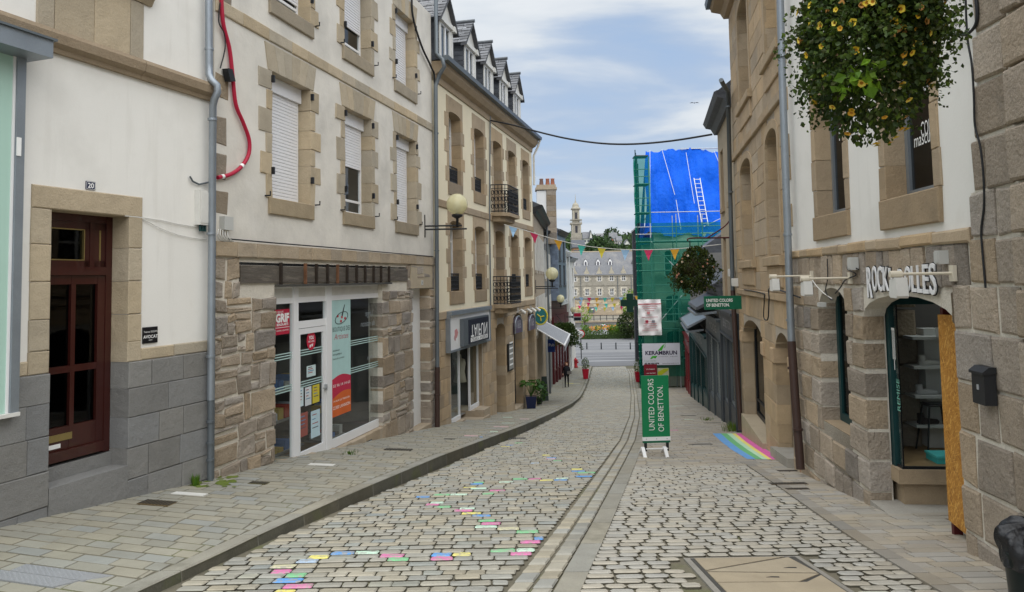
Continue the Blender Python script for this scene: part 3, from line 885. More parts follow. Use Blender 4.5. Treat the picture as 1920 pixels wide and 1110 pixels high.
# ------------------------------------------------------------------ building helpers
def hole(F, xl, yt, xr, yb, rise=0.0):
    """Opening from picture measurements: left edge xl (top yt, bottom yb), right edge xr."""
    a, b = (xl, xr) if F.side > 0 else (xr, xl)
    ym = (yt + yb) / 2
    if F.side > 0:
        ua, ub = F.pix(xl, ym)[0], F.pix(xr, ym)[0]
        return [ua, ub, F.pix(xl, yb)[1], F.pix(xl, yt)[1], rise]
    ub, ua = F.pix(xl, ym)[0], F.pix(xr, ym)[0]
    return [ua, ub, F.pix(xl, yb)[1], F.pix(xl, yt)[1], rise]
def arch_pts(h, k=10):
    ua, ub, za, zb, r = h
    c, w_ = (ua + ub) / 2, (ub - ua) / 2
    return [(c - w_ * math.cos(math.pi * i / k), zb - r + r * math.sin(math.pi * i / k)) for i in range(k + 1)]
def wall(F, u0, u1, z0, z1, holes, parent, mats, rd=.3, depth=6.0, name='wall', n=0.0, body=True, grow=.012):
    """Front skin with real openings and reveals, plus the shell of the house behind it."""
    if isinstance(mats, str): mats = [mats, mats]
    mb = MB()
    holes = [[h[0] - grow, h[1] + grow, h[2] - grow, h[3] + grow, h[4] + (grow if h[4] else 0)] for h in holes]
    us = sorted({u0, u1} | {v for h in holes for v in h[:2] if u0 < v < u1})
    zs = sorted({z0, z1} | {v for h in holes for v in h[2:4] if z0 < v < z1})
    for a, b in zip(us[:-1], us[1:]):
        for c, d in zip(zs[:-1], zs[1:]):
            x, y_ = (a + b) / 2, (c + d) / 2
            if any(h[0] < x < h[1] and h[2] < y_ < h[3] for h in holes): continue
            mb.quad(F.p(a, n, c), F.p(b, n, c), F.p(b, n, d), F.p(a, n, d))
    for h in holes:
        ua, ub, za, zb, r = h
        q = n - rd
        mb.quad(F.p(ua, n, za), F.p(ua, q, za), F.p(ua, q, zb - r), F.p(ua, n, zb - r), 1)
        mb.quad(F.p(ub, n, za), F.p(ub, q, za), F.p(ub, q, zb - r), F.p(ub, n, zb - r), 1)
        mb.quad(F.p(ua, n, za), F.p(ub, n, za), F.p(ub, q, za), F.p(ua, q, za), 1)
        if r:
            pts = arch_pts(h)
            for (a, b), (c, d) in zip(pts[:-1], pts[1:]):
                mb.quad(F.p(a, n, b), F.p(c, n, d), F.p(c, n, zb + .0), F.p(a, n, zb + .0))
                mb.quad(F.p(a, n, b), F.p(c, n, d), F.p(c, q, d), F.p(a, q, b), 1)
        else:
            mb.quad(F.p(ua, n, zb), F.p(ub, n, zb), F.p(ub, q, zb), F.p(ua, q, zb), 1)
    if body:
        D = n - depth
        for u in (u0, u1): mb.quad(F.p(u, n, z0), F.p(u, D, z0), F.p(u, D, z1), F.p(u, n, z1))
        mb.quad(F.p(u0, D, z0), F.p(u1, D, z0), F.p(u1, D, z1), F.p(u0, D, z1))
        mb.quad(F.p(u0, n, z1), F.p(u1, n, z1), F.p(u1, D, z1), F.p(u0, D, z1))
    return mb.build(name, mats, parent)
def hspan(h, z, pad=0.0):
    ua, ub, za, zb, r = h
    if z < za or z > zb: return None
    s = zb - r
    if z <= s or not r: return ua, ub
    c, w_ = (ua + ub) / 2, (ub - ua) / 2
    k = w_ * math.sqrt(max(0, 1 - ((z - s) / r) ** 2))
    return c - k, c + k
def ashlar(F, pcs, u0, u1, z0, z1, hr, lr, holes, out=.015, back=-.05, rd=.28, joint=.012, bev=.012, jit=.006, mat=0, tintf=None, ground=True, deep=True, thin=0.0):
    """Courses of stones around the openings; stones at an opening turn into its reveal."""
    z = z0
    tintf = tintf or (lambda: stone_tint(.12, .16))
    while z < z1 - .04:
        H = min(R.uniform(*hr), z1 - z)
        if z1 - z - H < .09: H = z1 - z
        zm = z + H / 2
        cuts = []
        for h in holes:
            sp = [s for s in (hspan(h, z + .03), hspan(h, zm), hspan(h, z + H - .03)) if s]
            if sp: cuts.append((min(s[0] for s in sp), max(s[1] for s in sp)))
        cuts.sort()
        segs = []
        a = u0
        for c, d in cuts:
            if c > a: segs.append((a, c, a > u0, True))
            a = max(a, d)
        if a < u1: segs.append((a, u1, a > u0, False))
        for a, b, la, lb in segs:
            x = a
            while x < b - .02:
                L = R.uniform(*lr)
                if x == a and R.random() < .5: L *= .6
                e = x + L
                if b - e < lr[0] * .55: e = b
                if not ground or z + H > min(F.g(x), F.g(e)) - .02:
                    dl = deep and ((la and x == a) or (lb and e == b))
                    gl = joint / 2
                    parts = [(z, z + H)]
                    if thin and R.random() < thin and not dl:
                        k = R.choice((2, 2, 3))
                        cz = sorted(R.uniform(.25, .75) for _ in range(k - 1))
                        parts = list(zip([z] + [z + H * c for c in cz], [z + H * c for c in cz] + [z + H]))
                    for p0, p1 in parts:
                        if p1 - p0 < .03: continue
                        pcs.new().block(F, x + (0 if (la and x == a) else gl), e - (0 if (lb and e == b) else gl), -rd if dl else back, out + R.uniform(-.004, .007), p0 + gl, p1 - gl, bev, mat, tintf(), jit)
                x = e
        z += H
def surround(F, pcs, h, lw=.32, sw=.16, ch=.30, lint=.30, sill=.2, rd=.26, out=.018, vous=0, mat=0, tintf=None, jit=.012, sillover=.1, sillout=.03, jamb0=None):
    ua, ub, za, zb, r = h
    tintf = tintf or (lambda: stone_tint(.08, .13))
    top = zb - r
    bot = za if jamb0 is None else jamb0
    for s_ in (-1, 1):
        z = bot
        k = R.randint(0, 1)
        n_ = max(2, int((top - bot) / ch + .5))
        cuts = [bot + (top - bot) * (i + (R.uniform(-.15, .15) if 0 < i < n_ else 0)) / n_ for i in range(n_ + 1)]
        for i in range(n_):
            w_ = (lw if (i + k) % 2 == 0 else sw) * R.uniform(.88, 1.12)
            a, b = (ua - w_, ua) if s_ < 0 else (ub, ub + w_)
            pcs.new().block(F, a, b, -rd, out + R.uniform(-.003, .004), cuts[i] + .004, cuts[i + 1] - .004, .008, mat, tintf(), jit)
    zt = zb + lint
    if r:
        pts = arch_pts(h)
        a, b = ua - lw * .55, ub + lw * .55
        pcs.new().prism(F, [(a, top)] + pts + [(b, top), (b, zt), (a, zt)], -rd, out, mat, tintf())
    elif vous:
        n_ = vous
        ext = lw * .62
        for i in range(n_):
            t0, t1 = i / n_, (i + 1) / n_
            b0, b1 = ua + (ub - ua) * t0, ua + (ub - ua) * t1
            a0, a1 = ua - ext + (ub - ua + 2 * ext) * t0, ua - ext + (ub - ua + 2 * ext) * t1
            if i == 0: b0 -= sw * .7
            if i == n_ - 1: b1 += sw * .7
            pcs.new().block(F, b0 + .003, b1 - .003, -rd, out, zb, zt, .006, mat, tintf(), .004, [(0, 0), (0, 0), (a1 - b1, 0), (a0 - b0, 0)])
    else:
        pcs.new().block(F, ua - lw * .8, ub + lw * .8, -rd, out, zb, zt, .01, mat, tintf(), .006)
    if sill:
        pcs.new().block(F, ua - sillover, ub + sillover, -rd, out + sillout, za - sill, za, .012, mat, tuple(v * .74 for v in tintf()), .006)
def window(F, h, parent, dep=.22, mat='white_paint', fw=.055, cols=2, rows=(), glass='glass', name='window', room=.9, shutter=0.0, box=0.0, label=None, bar=.035, inner=None):
    ua, ub, za, zb, r = h
    mb = MB()
    q0, q1 = -dep - .05, -dep
    mb.box(F, ua, ua + fw, q0, q1, za, zb); mb.box(F, ub - fw, ub, q0, q1, za, zb)
    mb.box(F, ua + fw, ub - fw, q0, q1, za, za + fw * 1.2); mb.box(F, ua + fw, ub - fw, q0, q1, zb - fw, zb)
    for i in range(1, cols):
        u = ua + (ub - ua) * i / cols
        mb.box(F, u - bar, u + bar, q0 + .004, q1 + .004, za + fw, zb - fw)
    for rr in rows:
        z = za + (zb - za) * rr
        mb.box(F, ua + fw, ub - fw, q0 + .008, q1 - .006, z - bar * .7, z + bar * .7)
    o = mb.build(name, mat, parent)
    if label: o['label'] = label
    mb = MB()
    mb.quad(F.p(ua + fw * .5, -dep - .03, za + fw * .5), F.p(ub - fw * .5, -dep - .03, za + fw * .5), F.p(ub - fw * .5, -dep - .03, zb - fw * .5), F.p(ua + fw * .5, -dep - .03, zb - fw * .5))
    mb.build('pane', glass, o)
    if room:
        mb = MB()
        n0, n1 = -dep - .06, -dep - room
        a, b, c, d = ua - .2, ub + .2, za - .1, zb + .1
        mb.quad(F.p(a, n1, c), F.p(b, n1, c), F.p(b, n1, d), F.p(a, n1, d))
        for u in (a, b): mb.quad(F.p(u, n0, c), F.p(u, n1, c), F.p(u, n1, d), F.p(u, n0, d))
        for z in (c, d): mb.quad(F.p(a, n0, z), F.p(b, n0, z), F.p(b, n1, z), F.p(a, n1, z))
        mb.build('room', inner or 'interior', o)
    if box:
        mb = MB(); mb.box(F, ua + .01, ub - .01, -dep + .0, -dep + .07, zb - box, zb); mb.build('shutter_box', 'shutter_white', o)
    if shutter > 0:
        zt = zb - box; zl_ = zt - (zt - za - .05) * shutter
        mb = MB()
        k = max(3, int((zt - zl_) / .058))
        for i in range(k):
            a, b = zl_ + (zt - zl_) * i / k, zl_ + (zt - zl_) * (i + 1) / k
            s_ = (b - a)
            prof = [(-dep + .005, a + .001), (-dep + .02, a + s_ * .12), (-dep + .022, a + s_ * .8), (-dep + .008, b - .001)]
            vs = [F.p(u, n_, z_) for u in (ua + fw, ub - fw) for n_, z_ in prof]
            mb.add(vs, [(j, j + 1, 5 + j, 4 + j) for j in range(3)], 0, (1, 1, 1))
        mb.build('roller_shutter', 'shutter_white', o)
    return o
def ring_course(F, pcs, u0, u1, z0, z1, n1, lr, mat=0, tintf=None, bev=.015, jit=.004, back=-.03):
    x = u0
    while x < u1 - .02:
        e = x + R.uniform(*lr)
        if u1 - e < lr[0] * .6: e = u1
        pcs.new().block(F, x + .003, e - .003, back, n1, z0, z1, bev, mat, (tintf or (lambda: stone_tint(.08, .12)))(), jit)
        x = e
def pipe(name, path, r, mat, label, cat='drainpipe', clips=(), F=None, loc=None, extra=None):
    t_ = thing(name, path[-1], label, cat)
    mb = MB(); mb.tube(path, r, 12); mb.build('pipe', mat, t_)
    for p in clips:
        mb = MB(); p = Vector(p); mb.tube([p - Vector((0, 0, .016)), p + Vector((0, 0, .016))], r + .012, 12); mb.build('clip', mat, t_)
    return t_
def wire(name, path, r, mat, label, cat='cable', sub=0):
    mb = MB(); mb.tube(path, r, 6)
    return T(mb.build(name, mat), label, cat)
def sag(a, b, s, k=24):
    a, b = Vector(a), Vector(b)
    return [a.lerp(b, i / k) - Vector((0, 0, s * 4 * (i / k) * (1 - i / k))) for i in range(k + 1)]
# ================================================================== LEFT 1: white house, number 20
u_end = F1.L
h20 = thing('house', F1.p(u_end / 2, 0, F1.g(u_end / 2)), 'white rendered house with a grey block plinth and a dark red door', 'house')
dr = hole(F1, 90, 392, 237, 905)
u55 = F1.pix(55, 500)[0]; u264 = F1.pix(264, 500)[0]
zpl = F1.pix(300, 671)[1]                                     # top of plinth
dr[2] = F1.g((dr[0] + dr[1]) / 2) + .1
uw0 = F1.pix(66, 60)[0]; uw1 = F1.pix(268, 60)[0]
zs_t, zs_b = F1.pix(395, 161)[1], F1.pix(395, 191)[1]
upper = [F1.pix(150, 60)[0] - .35, F1.pix(205, 60)[0], zs_t + 1.05, zs_t + 3.0, 0]
wall(F1, 0, u_end, -1.6, 8.2, [dr, upper], h20, ['render_white', 'render_white'], rd=.34)
window(F1, upper, h20, .25)
st = Pieces('stone', ['granite_warm', 'granite_dark'], h20)
# string course with moulded lower edge
x = -.2
while x < u_end - .02:
    e = min(u_end + .06, x + R.uniform(1.5, 2.2))
    mb = st.new()
    zt, zb = zs_t, zs_b
    mb.side(F1, [(-.03, zb - .0), (.05, zb), (.06, zb + .05), (.13, zb + .09), (.15, zt - .05), (.13, zt), (-.03, zt + .02)], x + .003, e - .003, 0, (.72, .66, .62))
    x = e
# apron and sill of the upper window
for a, b in ((uw0, F1.pix(100, 60)[0]), (F1.pix(100, 60)[0], F1.pix(175, 60)[0]), (F1.pix(175, 60)[0], F1.pix(243, 60)[0]), (F1.pix(243, 60)[0], uw1)):
    st.new().block(F1, a + .003, b - .003, -.05, .02, zs_t + .02, zs_t + .78, .008, 0, stone_tint(.05, .08), .003)
st.new().side(F1, [(-.05, zs_t + .79), (.03, zs_t + .79), (.07, zs_t + .87), (.17, zs_t + .93), (.18, zs_t + 1.05), (-.05, zs_t + 1.05)], uw0 - .3, uw1 + .12, 0, (.85, .82, .78))
for u0_, u1_ in ((uw0, upper[0]), (upper[1], uw1)):
    for k in range(6): st.new().block(F1, u0_, u1_, -.3, .02, zs_t + 1.06 + k * .35, zs_t + 1.40 + k * .35, .008, 0, stone_tint(.05, .08), .003)
# door surround
zl_t = F1.pix(55, 345)[1]
st.new().block(F1, u55, u264, -.42, .025, dr[3], zl_t, .012, 0, (1.05, 1.02, .98), .004)
zc = dr[3]
k = 0
while zc > zpl + .05:
    nz_ = max(zpl, zc - R.uniform(.34, .44))
    st.new().block(F1, u55, dr[0], -.42, .025, nz_ + .003, zc - .003, .01, 0, stone_tint(.07, .10), .003)
    st.new().block(F1, dr[1], u264, -.42, .025, nz_ + .003, zc - .003, .01, 0, stone_tint(.07, .10), .003)
    zc = nz_
ring_course(F1, st, u264 + .004, u_end, zpl + .003, zpl + .16, .022, (.35, .8), 0)
ring_course(F1, st, 0, u55, zpl + .003, zpl + .16, .022, (.35, .8), 0)
# grey plinth blocks
big = [[dr[0], dr[1], -5, zpl + .1, 0]]
ashlar(F1, st, 0, u_end, -1.55, zpl, (.34, .40), (.42, .85), big, out=.05, back=-.05, rd=.42, joint=.007, bev=.008, jit=.003, mat=1, tintf=lambda: stone_tint(.03, .12))
st.flush()
# door step
mb = MB(); gz = F1.g(dr[0])
mb.box(F1, dr[0] + .003, dr[1] - .003, -.40, .055, gz - .3, F1.pix(95, 910)[1] - .02)
mb.build('step', 'granite_dark', h20)
zsill = F1.pix(100, 880)[1] - .0
mb = MB(); mb.box(F1, dr[0] + .003, dr[1] - .003, -.60, -.21, gz - .3, zsill - .03); mb.build('threshold', 'granite_dark', h20)
# door
dn = -.25
ua, ub = dr[0] + .005, dr[1] - .005
zt = F1.pix(90, 508, dn)[1]; zd0 = zsill - .02
mb = MB()
for a, b, c, d in ((ua, ua + .09, zd0, dr[3]), (ub - .09, ub, zd0, dr[3])): mb.box(F1, a, b, dn - .08, dn, c, d)
mb.box(F1, ua + .09, ub - .09, dn - .08, dn + .03, zt - .05, zt + .05)
mb.box(F1, ua + .09, ub - .09, dn - .08, dn - .005, dr[3] - .09, dr[3])
door = mb.build('door', 'door_red', h20)
mid = ua + (ub - ua) * .70
mb = MB()
lf0, lf1 = ua + .09, ub - .09
zr = [zd0, zd0 + .42, zd0 + 1.05, zt - .16, zt - .05]
for a, b in ((lf0, lf0 + .11), (lf1 - .11, lf1), (lf0 + (lf1 - lf0) * .46, lf0 + (lf1 - lf0) * .46 + .06)): mb.box(F1, a, b, dn - .065, dn - .01, zd0 + .02, zt - .055)
for a, b in ((zd0 + .02, zr[1]), (zr[2], zr[2] + .08), (zr[3], zt - .055)): mb.box(F1, lf0, lf1, dn - .06, dn - .013, a, b)
mb.box(F1, lf0 + .02, lf1 - .02, dn - .01, dn + .035, zd0 + .03, zd0 + .15)
mb.build('leaf', 'door_red', door)
mb = MB(); mb.box(F1, lf0 + .03, lf0 + .45, dn - .012, dn - .006, zr[1] - .16, zr[1] - .08); mb.build('letter_slot', 'brass', door)
mb = MB(); mb.box(F1, lf0 + .14, lf0 + .30, dn - .012, dn - .009, zr[1] - .24, zr[1] - .19); mb.build('paper_label', 'white_ink', door)
mb = MB(); mb.box(F1, mid, mid + .07, dn - .08, dn - .012, zt + .05, dr[3] - .09)
for a, b in ((ua + .09, mid), (mid + .07, ub - .09)):
    for c, d, e, f_ in ((a, a + .07, zt + .05, dr[3] - .09), (b - .07, b, zt + .05, dr[3] - .09), (a, b, zt + .05, zt + .13), (a, b, dr[3] - .18, dr[3] - .09)): mb.box(F1, c, d, dn - .075, dn - .02, e, f_)
    m2 = MB()
    for c, d, e, f_ in ((a + .07, a + .082, zt + .13, dr[3] - .18), (b - .082, b - .07, zt + .13, dr[3] - .18), (a + .07, b - .07, zt + .13, zt + .142), (a + .07, b - .07, dr[3] - .192, dr[3] - .18)): m2.box(F1, c, d, dn - .05, dn - .015, e, f_)
    m2.build('bead', 'brass', door)
mb.build('transom_frame', 'door_red', door)
mb = MB(); mb.box(F1, ua + .02, ub - .02, dn - .055, dn - .05, zd0 + .2, dr[3] - .1); mb.build('pane', 'glass_dark', door)
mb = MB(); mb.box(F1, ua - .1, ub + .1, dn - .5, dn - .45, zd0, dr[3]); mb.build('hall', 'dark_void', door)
# number plate, plaque, meter box
u, z = F1.pix(169, 348)
t_ = thing('house_number', F1.p(u, .03, z - .05), 'dark blue enamel plate with the white number 20 above the red door', 'house number')
mb = MB(); mb.box(F1, u - .065, u + .065, .0, .012, z - .05, z + .05); mb.build('plate', 'enamel_blue', t_)
mb = MB()
for a, b, c, d in ((-.06, .06, .042, .046), (-.06, .06, -.046, -.042), (-.06, -.056, -.042, .042), (.056, .06, -.042, .042)): mb.box(F1, u + a, u + b, .012, .0135, z + c, z + d)
mb.build('border', 'white_ink', t_)
lettering(F1, '20', u, z, .0132, .085, 'white_ink', t_, bold=.002)
u, z = F1.pix(280, 628)
t_ = thing('name_plaque', F1.p(u, .03, z - .1), 'black plaque lettered AVOCAT on the white wall right of the door', 'plaque')
mb = MB(); mb.box(F1, u - .12, u + .12, 0, .02, z - .105, z + .105); mb.build('plate', 'black_sign', t_)
lettering(F1, 'Yvonne SEGUIN', u, z + .045, .0215, .034, 'white_ink', t_)
lettering(F1, 'AVOCAT', u, z - .02, .0215, .058, 'white_ink', t_, bold=.001)
mb = MB(); mb.box(F1, u - .03, u + .03, .0205, .0215, z - .068, z - .063); mb.build('line', 'white_ink', t_)
u, z = F1.pix(375, 390)
t_ = thing('meter_box', F1.p(u, 0, z - .26), 'white meter box on the wall beside the grey drainpipe', 'meter box')
mb = MB(); mb.box(F1, u - .11, u + .1, 0, .1, z - .25, z + .25); mb.build('case', 'white_dirty', t_)
mb = MB(); mb.box(F1, u - .09, u + .08, .1, .108, z - .22, z + .22); mb.build('lid', 'white_dirty', t_)
mb = MB()
for du in (-.05, 0, .05): mb.tube([F1.p(u + du, .05, z - .25), F1.p(u + du, .05, z - .34)], .018, 8)
mb.build('gland', 'teal_paint', t_)
a = F1.p(F1.pix(264, 408)[0], .03, F1.pix(264, 408)[1])
pts = [F1.p(F1.pix(x_, y_)[0], .02, F1.pix(x_, y_)[1]) for x_, y_ in ((232, 405), (264, 408), (300, 413), (330, 420), (358, 424), (372, 425))]
wire('phone_cable', pts, .007, 'white_dirty', 'upper thin white cable from the door lintel to the meter box')
pts = [F1.p(F1.pix(x_, y_)[0], .02, F1.pix(x_, y_)[1]) for x_, y_ in ((264, 410), (300, 429), (330, 440), (358, 446), (385, 449))]
wire('phone_cable', pts, .006, 'white_dirty', 'lower slack white cable from the door lintel to the drainpipe')
pts = [F1.p(F1.pix(x_, y_)[0], .03, F1.pix(x_, y_)[1]) for x_, y_ in ((353, 331), (358, 340), (370, 346), (388, 342))]
wire('conduit_end', pts, .014, 'zinc_dark', 'short grey conduit poking out of the wall above the meter box')
# drainpipe between the white house and the next
pn = .13
q = lambda x_, y_, n_=pn: F1.p(F1.pix(x_, y_, n_)[0], n_, F1.pix(x_, y_, n_)[1])
pts = [q(391, -60), q(392, 120, .1), q(392, 140, .1), q(396, 150, .16), q(407, 160, .22), q(408, 172, .22), q(402, 186, .18), q(399, 200, .13), q(397, 500), q(395, 750)]
pipe('drainpipe', pts, .052, 'zinc', 'long blue grey zinc drainpipe between the white house and the stone shop', clips=[q(392, 92, .1), q(398, 224), q(396, 438), q(395, 668)])
pipe('drainpipe', [q(395, 745), q(394, 905)], .043, 'zinc_dark', 'lower grey pipe section at pavement level under the zinc drainpipe', clips=[q(394, 790), q(394, 830), q(394, 862)])
mb = MB(); mb.box(F1, F1.L + .0, F1.L + .05, -.05, .06, -1.5, zs_b)
T(mb.build('wall_joint_strip', 'zinc_dark'), 'dark strip behind the drainpipe between the first two houses', 'flashing')
# shop front at the far left
t_ = thing('glass_shopfront', F1.p(F1.pix(10, 700)[0], 0, F1.g(1)), 'mint green glass shop front with grey frame and flat canopy at the left edge', 'shop front')
uf0, uf1 = F1.pix(24, 450, .12)[0], F1.pix(40, 450, .12)[0]
zc_, zb_ = F1.pix(20, 95, .2)[1], F1.pix(15, 775, .12)[1]
mb = MB(); mb.box(F1, -.5, uf0, .02, .10, zb_, zc_ + .1); mb.build('panel', 'mint_panel', t_)
mb = MB(); mb.box(F1, uf0, uf1, .0, .14, zb_, zc_ + .1); mb.build('frame', 'zinc', t_)
mb = MB(); mb.box(F1, uf0 - .03, uf0 - .002, .10, .115, zb_, zc_ + .05); mb.build('trim', 'white_paint', t_)
uc = F1.pix(100, 95, .42)[0]
mb = MB(); mb.box(F1, -1, uc, .0, .42, zc_ - .02, zc_ + .17); mb.build('canopy', 'zinc', t_)
mb = MB(); mb.box(F1, -1, uc + .03, .0, .45, zc_ + .171, zc_ + .195); mb.build('canopy_edge', 'zinc_dark', t_)
mb = MB(); mb.box(F1, uf0 - .0, uf0 + .05, .14, .15, F1.pix(30, 296)[1], F1.pix(30, 262)[1]); mb.build('white_tag', 'white_ink', t_)
mb = MB(); mb.box(F1, -1, uf1, .02, .16, zb_ - .04, zb_ - .001); mb.build('sill', 'white_dirty', t_)
# ================================================================== LEFT 2: stone shop with roller shutters
L2 = F2.L
h2 = thing('house', F2.p(L2 / 2, 0, F2.g(L2 / 2)), 'grey plastered house with white roller shutters above a rubble stone shop', 'house')
zst = F2.pix(409, 452)[1]; zsb = F2.pix(409, 481)[1]
wins = [hole(F2, 509, 134, 581, 371), hole(F2, 646, 198, 696, 398), hole(F2, 743, 249, 779, 414)]
zf_ = wins[0][2]; ztp = wins[0][3]
for h in wins: h[2] = sum(v[2] for v in wins) / 3; h[3] = sum(v[3] for v in wins) / 3
u_st2 = (F2.pix(620, 140)[1] + F2.pix(430, 30)[1]) / 2
z2t = F2.pix(620, 125)[1]; z2b = F2.pix(620, 139)[1]
up = [[w_[0], w_[1], F2.pix(643, 86)[1], F2.pix(643, 86)[1] + 1.85, 0] for w_ in wins]
shop = [F2.pix(515, 700)[0], F2.pix(717, 680)[0], F2.pix(515, 880)[1], F2.pix(515, 538)[1], 0]
sd = [F2.pix(773, 660)[0], F2.pix(806, 660)[0], F2.pix(773, 800)[1] - .1, F2.pix(773, 541)[1], 0]
shop[2] = F2.g(shop[0]) - .3
sd[2] -= .3
wall(F2, 0, L2, zst, 9.0, wins + up, h2, ['render_grey', 'granite_warm'], rd=.3, name='upper_wall')
wall(F2, 0, L2, -3.2, zst - .004, [shop, sd], h2, ['mortar', 'mortar'], rd=.34, name='lower_wall')
st = Pieces('stone', ['granite_warm', 'granite', 'granite_rough'], h2)
for h in wins + up: surround(F2, st, h, .36, .17, .36, .46, .27, rd=.24, vous=6, tintf=lambda: stone_tint(.08, .10))
ring_course(F2, st, 0, L2, z2b - .02, z2t + .04, .03, (.45, .8), 0)
ring_course(F2, st, 0, L2, zsb, zst, .06, (.45, .75), 1, lambda: stone_tint(.06, .09))
z = zst + .4
k = 0
while z < 8.5:                                                  # loose quoins at the left end
    if R.random() < .7: st.new().block(F2, .02, R.choice((.3, .42, .36)), -.03, .012, z, z + R.uniform(.3, .42), .02, 1, tuple(.75 * v for v in stone_tint(.06, .1)), .02)
    z += R.uniform(.5, .75)
ashlar(F2, st, 0, L2, -2.6, zsb - .004, (.2, .46), (.18, .66), [shop, [sd[0] - .0, sd[1], -9, sd[3], 0], [F2.pix(448, 510)[0], F2.pix(762, 512)[0], F2.pix(600, 532)[1], F2.pix(600, 494)[1], 0]], out=.03, back=-.05, rd=.30, joint=.036, bev=.02, jit=.026, mat=2, tintf=lambda: tuple(v * 1.0 for v in stone_tint(.11, .22)), thin=.32)
st.flush()
# timber lintel with iron straps
ub0, ub1 = F2.pix(448, 510)[0], F2.pix(762, 512)[0]
zb0, zb1 = F2.pix(600, 529)[1], F2.pix(600, 496)[1]
bt = MB(); bt.box(F2, ub0, ub1, -.1, .035, zb0, zb1 - .05); beam = bt.build('timber_beam', 'timber', h2)
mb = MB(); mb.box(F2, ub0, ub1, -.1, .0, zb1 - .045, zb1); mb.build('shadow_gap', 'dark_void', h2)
mb = MB(); mb.box(F2, F2.pix(515, 530)[0], F2.pix(728, 530)[0], -.05, .10, zb0 - .07, zb0 - .03); mb.build('iron_rail', 'iron', beam)
for i, px_ in enumerate((521, 567, 588, 609, 628, 646, 664, 680, 696, 710, 725)):
    u = F2.pix(px_, 510)[0]
    mb = MB(); mb.box(F2, u - .02, u + .02, .036, .085, zb0 - .03, zb1 + .01, 0, (1, 1, 1) if i in (1, 4) else (.2, .3, .42)); mb.build('strap', 'rust', beam)
# shop front: posts, panes, door
dpt = -.09
zt_ = shop[3]
mb = MB()
u = [shop[0], F2.pix(549, 700, dpt)[0], F2.pix(558, 700, dpt)[0], F2.pix(611, 700, dpt)[0], F2.pix(621, 700, dpt)[0], F2.pix(714, 700, dpt)[0], shop[1]]
g = lambda uu: F2.g(uu) + .16
zh = F2.pix(620, 557, dpt)[1]
def post(a, b, z0a, z1a, n0=dpt - .06, n1=dpt): mb.box(F2, a, b, n0, n1, z0a, z1a)
post(u[0] - .02, u[0] + .05, g(u[0]) - .1, zt_)
post(u[1], u[2], g(u[1]) - .15, zt_, dpt - .06, dpt + .02)
post(u[3], u[4], g(u[3]) - .1, zt_, dpt - .06, dpt + .02)
post(u[5] - .0, u[6] + .05, g(u[5]), zt_)
mb.box(F2, u[0] + .05, u[1], dpt - .05, dpt - .005, zh - .07, zh + .03)
mb.box(F2, u[2], u[3], dpt - .05, dpt - .005, zh - .07, zh + .03)
mb.box(F2, u[4], u[5], dpt - .05, dpt - .005, zh - .07, zh + .03)
mb.box(F2, u[0], u[6], dpt - .05, dpt - .008, zt_ - .03, zt_ + .02)
mb.box(F2, u[0] + .05, u[1], dpt - .05, dpt - .005, g(u[1]) - .12, g(u[1]) + .02)
def slanted(a, b, za, zb, n0, n1, hgt):
    vs = [F2.p(q_, n_, z_) for n_ in (n0, n1) for q_, z_ in ((a, za), (b, zb), (b, zb + hgt), (a, za + hgt))]
    mb.add(vs, [(0, 1, 2, 3), (7, 6, 5, 4), (0, 4, 5, 1), (2, 6, 7, 3), (1, 5, 6, 2), (0, 3, 7, 4)])
zs0, zs1 = F2.pix(621, 829, dpt)[1], F2.pix(716, 797, dpt)[1]
mb.box(F2, u[4], u[5], dpt - .05, dpt - .005, min(zs0, zs1), max(zs0, zs1) + .03)
front = mb.build('shop_front', 'white_paint', h2)
for a, b in ((u[0] + .05, u[1]), (u[2], u[3]), (u[4], u[5])):
    m2 = MB(); m2.box(F2, a, b, dpt - .06, dpt - .01, zh + .03, zt_ - .03); m2.build('fascia_panel', 'white_dirty', front)
# door leaf
ztr = F2.pix(585, 585, dpt)[1]; ztr0 = F2.pix(585, 607, dpt)[1]
mb = MB()
mb.box(F2, u[2], u[3], dpt - .05, dpt + .0, ztr0 - .06, ztr0 + .07)
zdb = g(u[2]) - .1
mb.box(F2, u[2] + .01, u[2] + .09, dpt - .04, dpt + .005, zdb, ztr0 - .07); mb.box(F2, u[3] - .1, u[3] - .01, dpt - .04, dpt + .005, zdb, ztr0 - .07)
mb.box(F2, u[2] + .09, u[3] - .1, dpt - .04, dpt + .004, zdb, zdb + .16); mb.box(F2, u[2] + .09, u[3] - .1, dpt - .04, dpt + .004, ztr0 - .17, ztr0 - .07)
sdoor = mb.build('door', 'white_paint', front)
zk = F2.pix(612, 725, dpt)[1]
mb = MB(); mb.box(F2, u[3] - .075, u[3] - .045, dpt + .005, dpt + .06, zk - .06, zk + .06); mb.box(F2, u[3] - .2, u[3] - .04, dpt + .04, dpt + .06, zk - .012, zk + .012); mb.build('handle', 'galv', sdoor)
for a, b, c, d in ((u[0], u[1], g(u[0]) - .2, zh), (u[2], u[3], zdb, zh), (u[4], u[5], min(zs0, zs1), zh)):
    m2 = MB(); m2.quad(F2.p(a, dpt - .025, c), F2.p(b, dpt - .025, c), F2.p(b, dpt - .025, d), F2.p(a, dpt - .025, d)); m2.build('pane', 'glass', front)
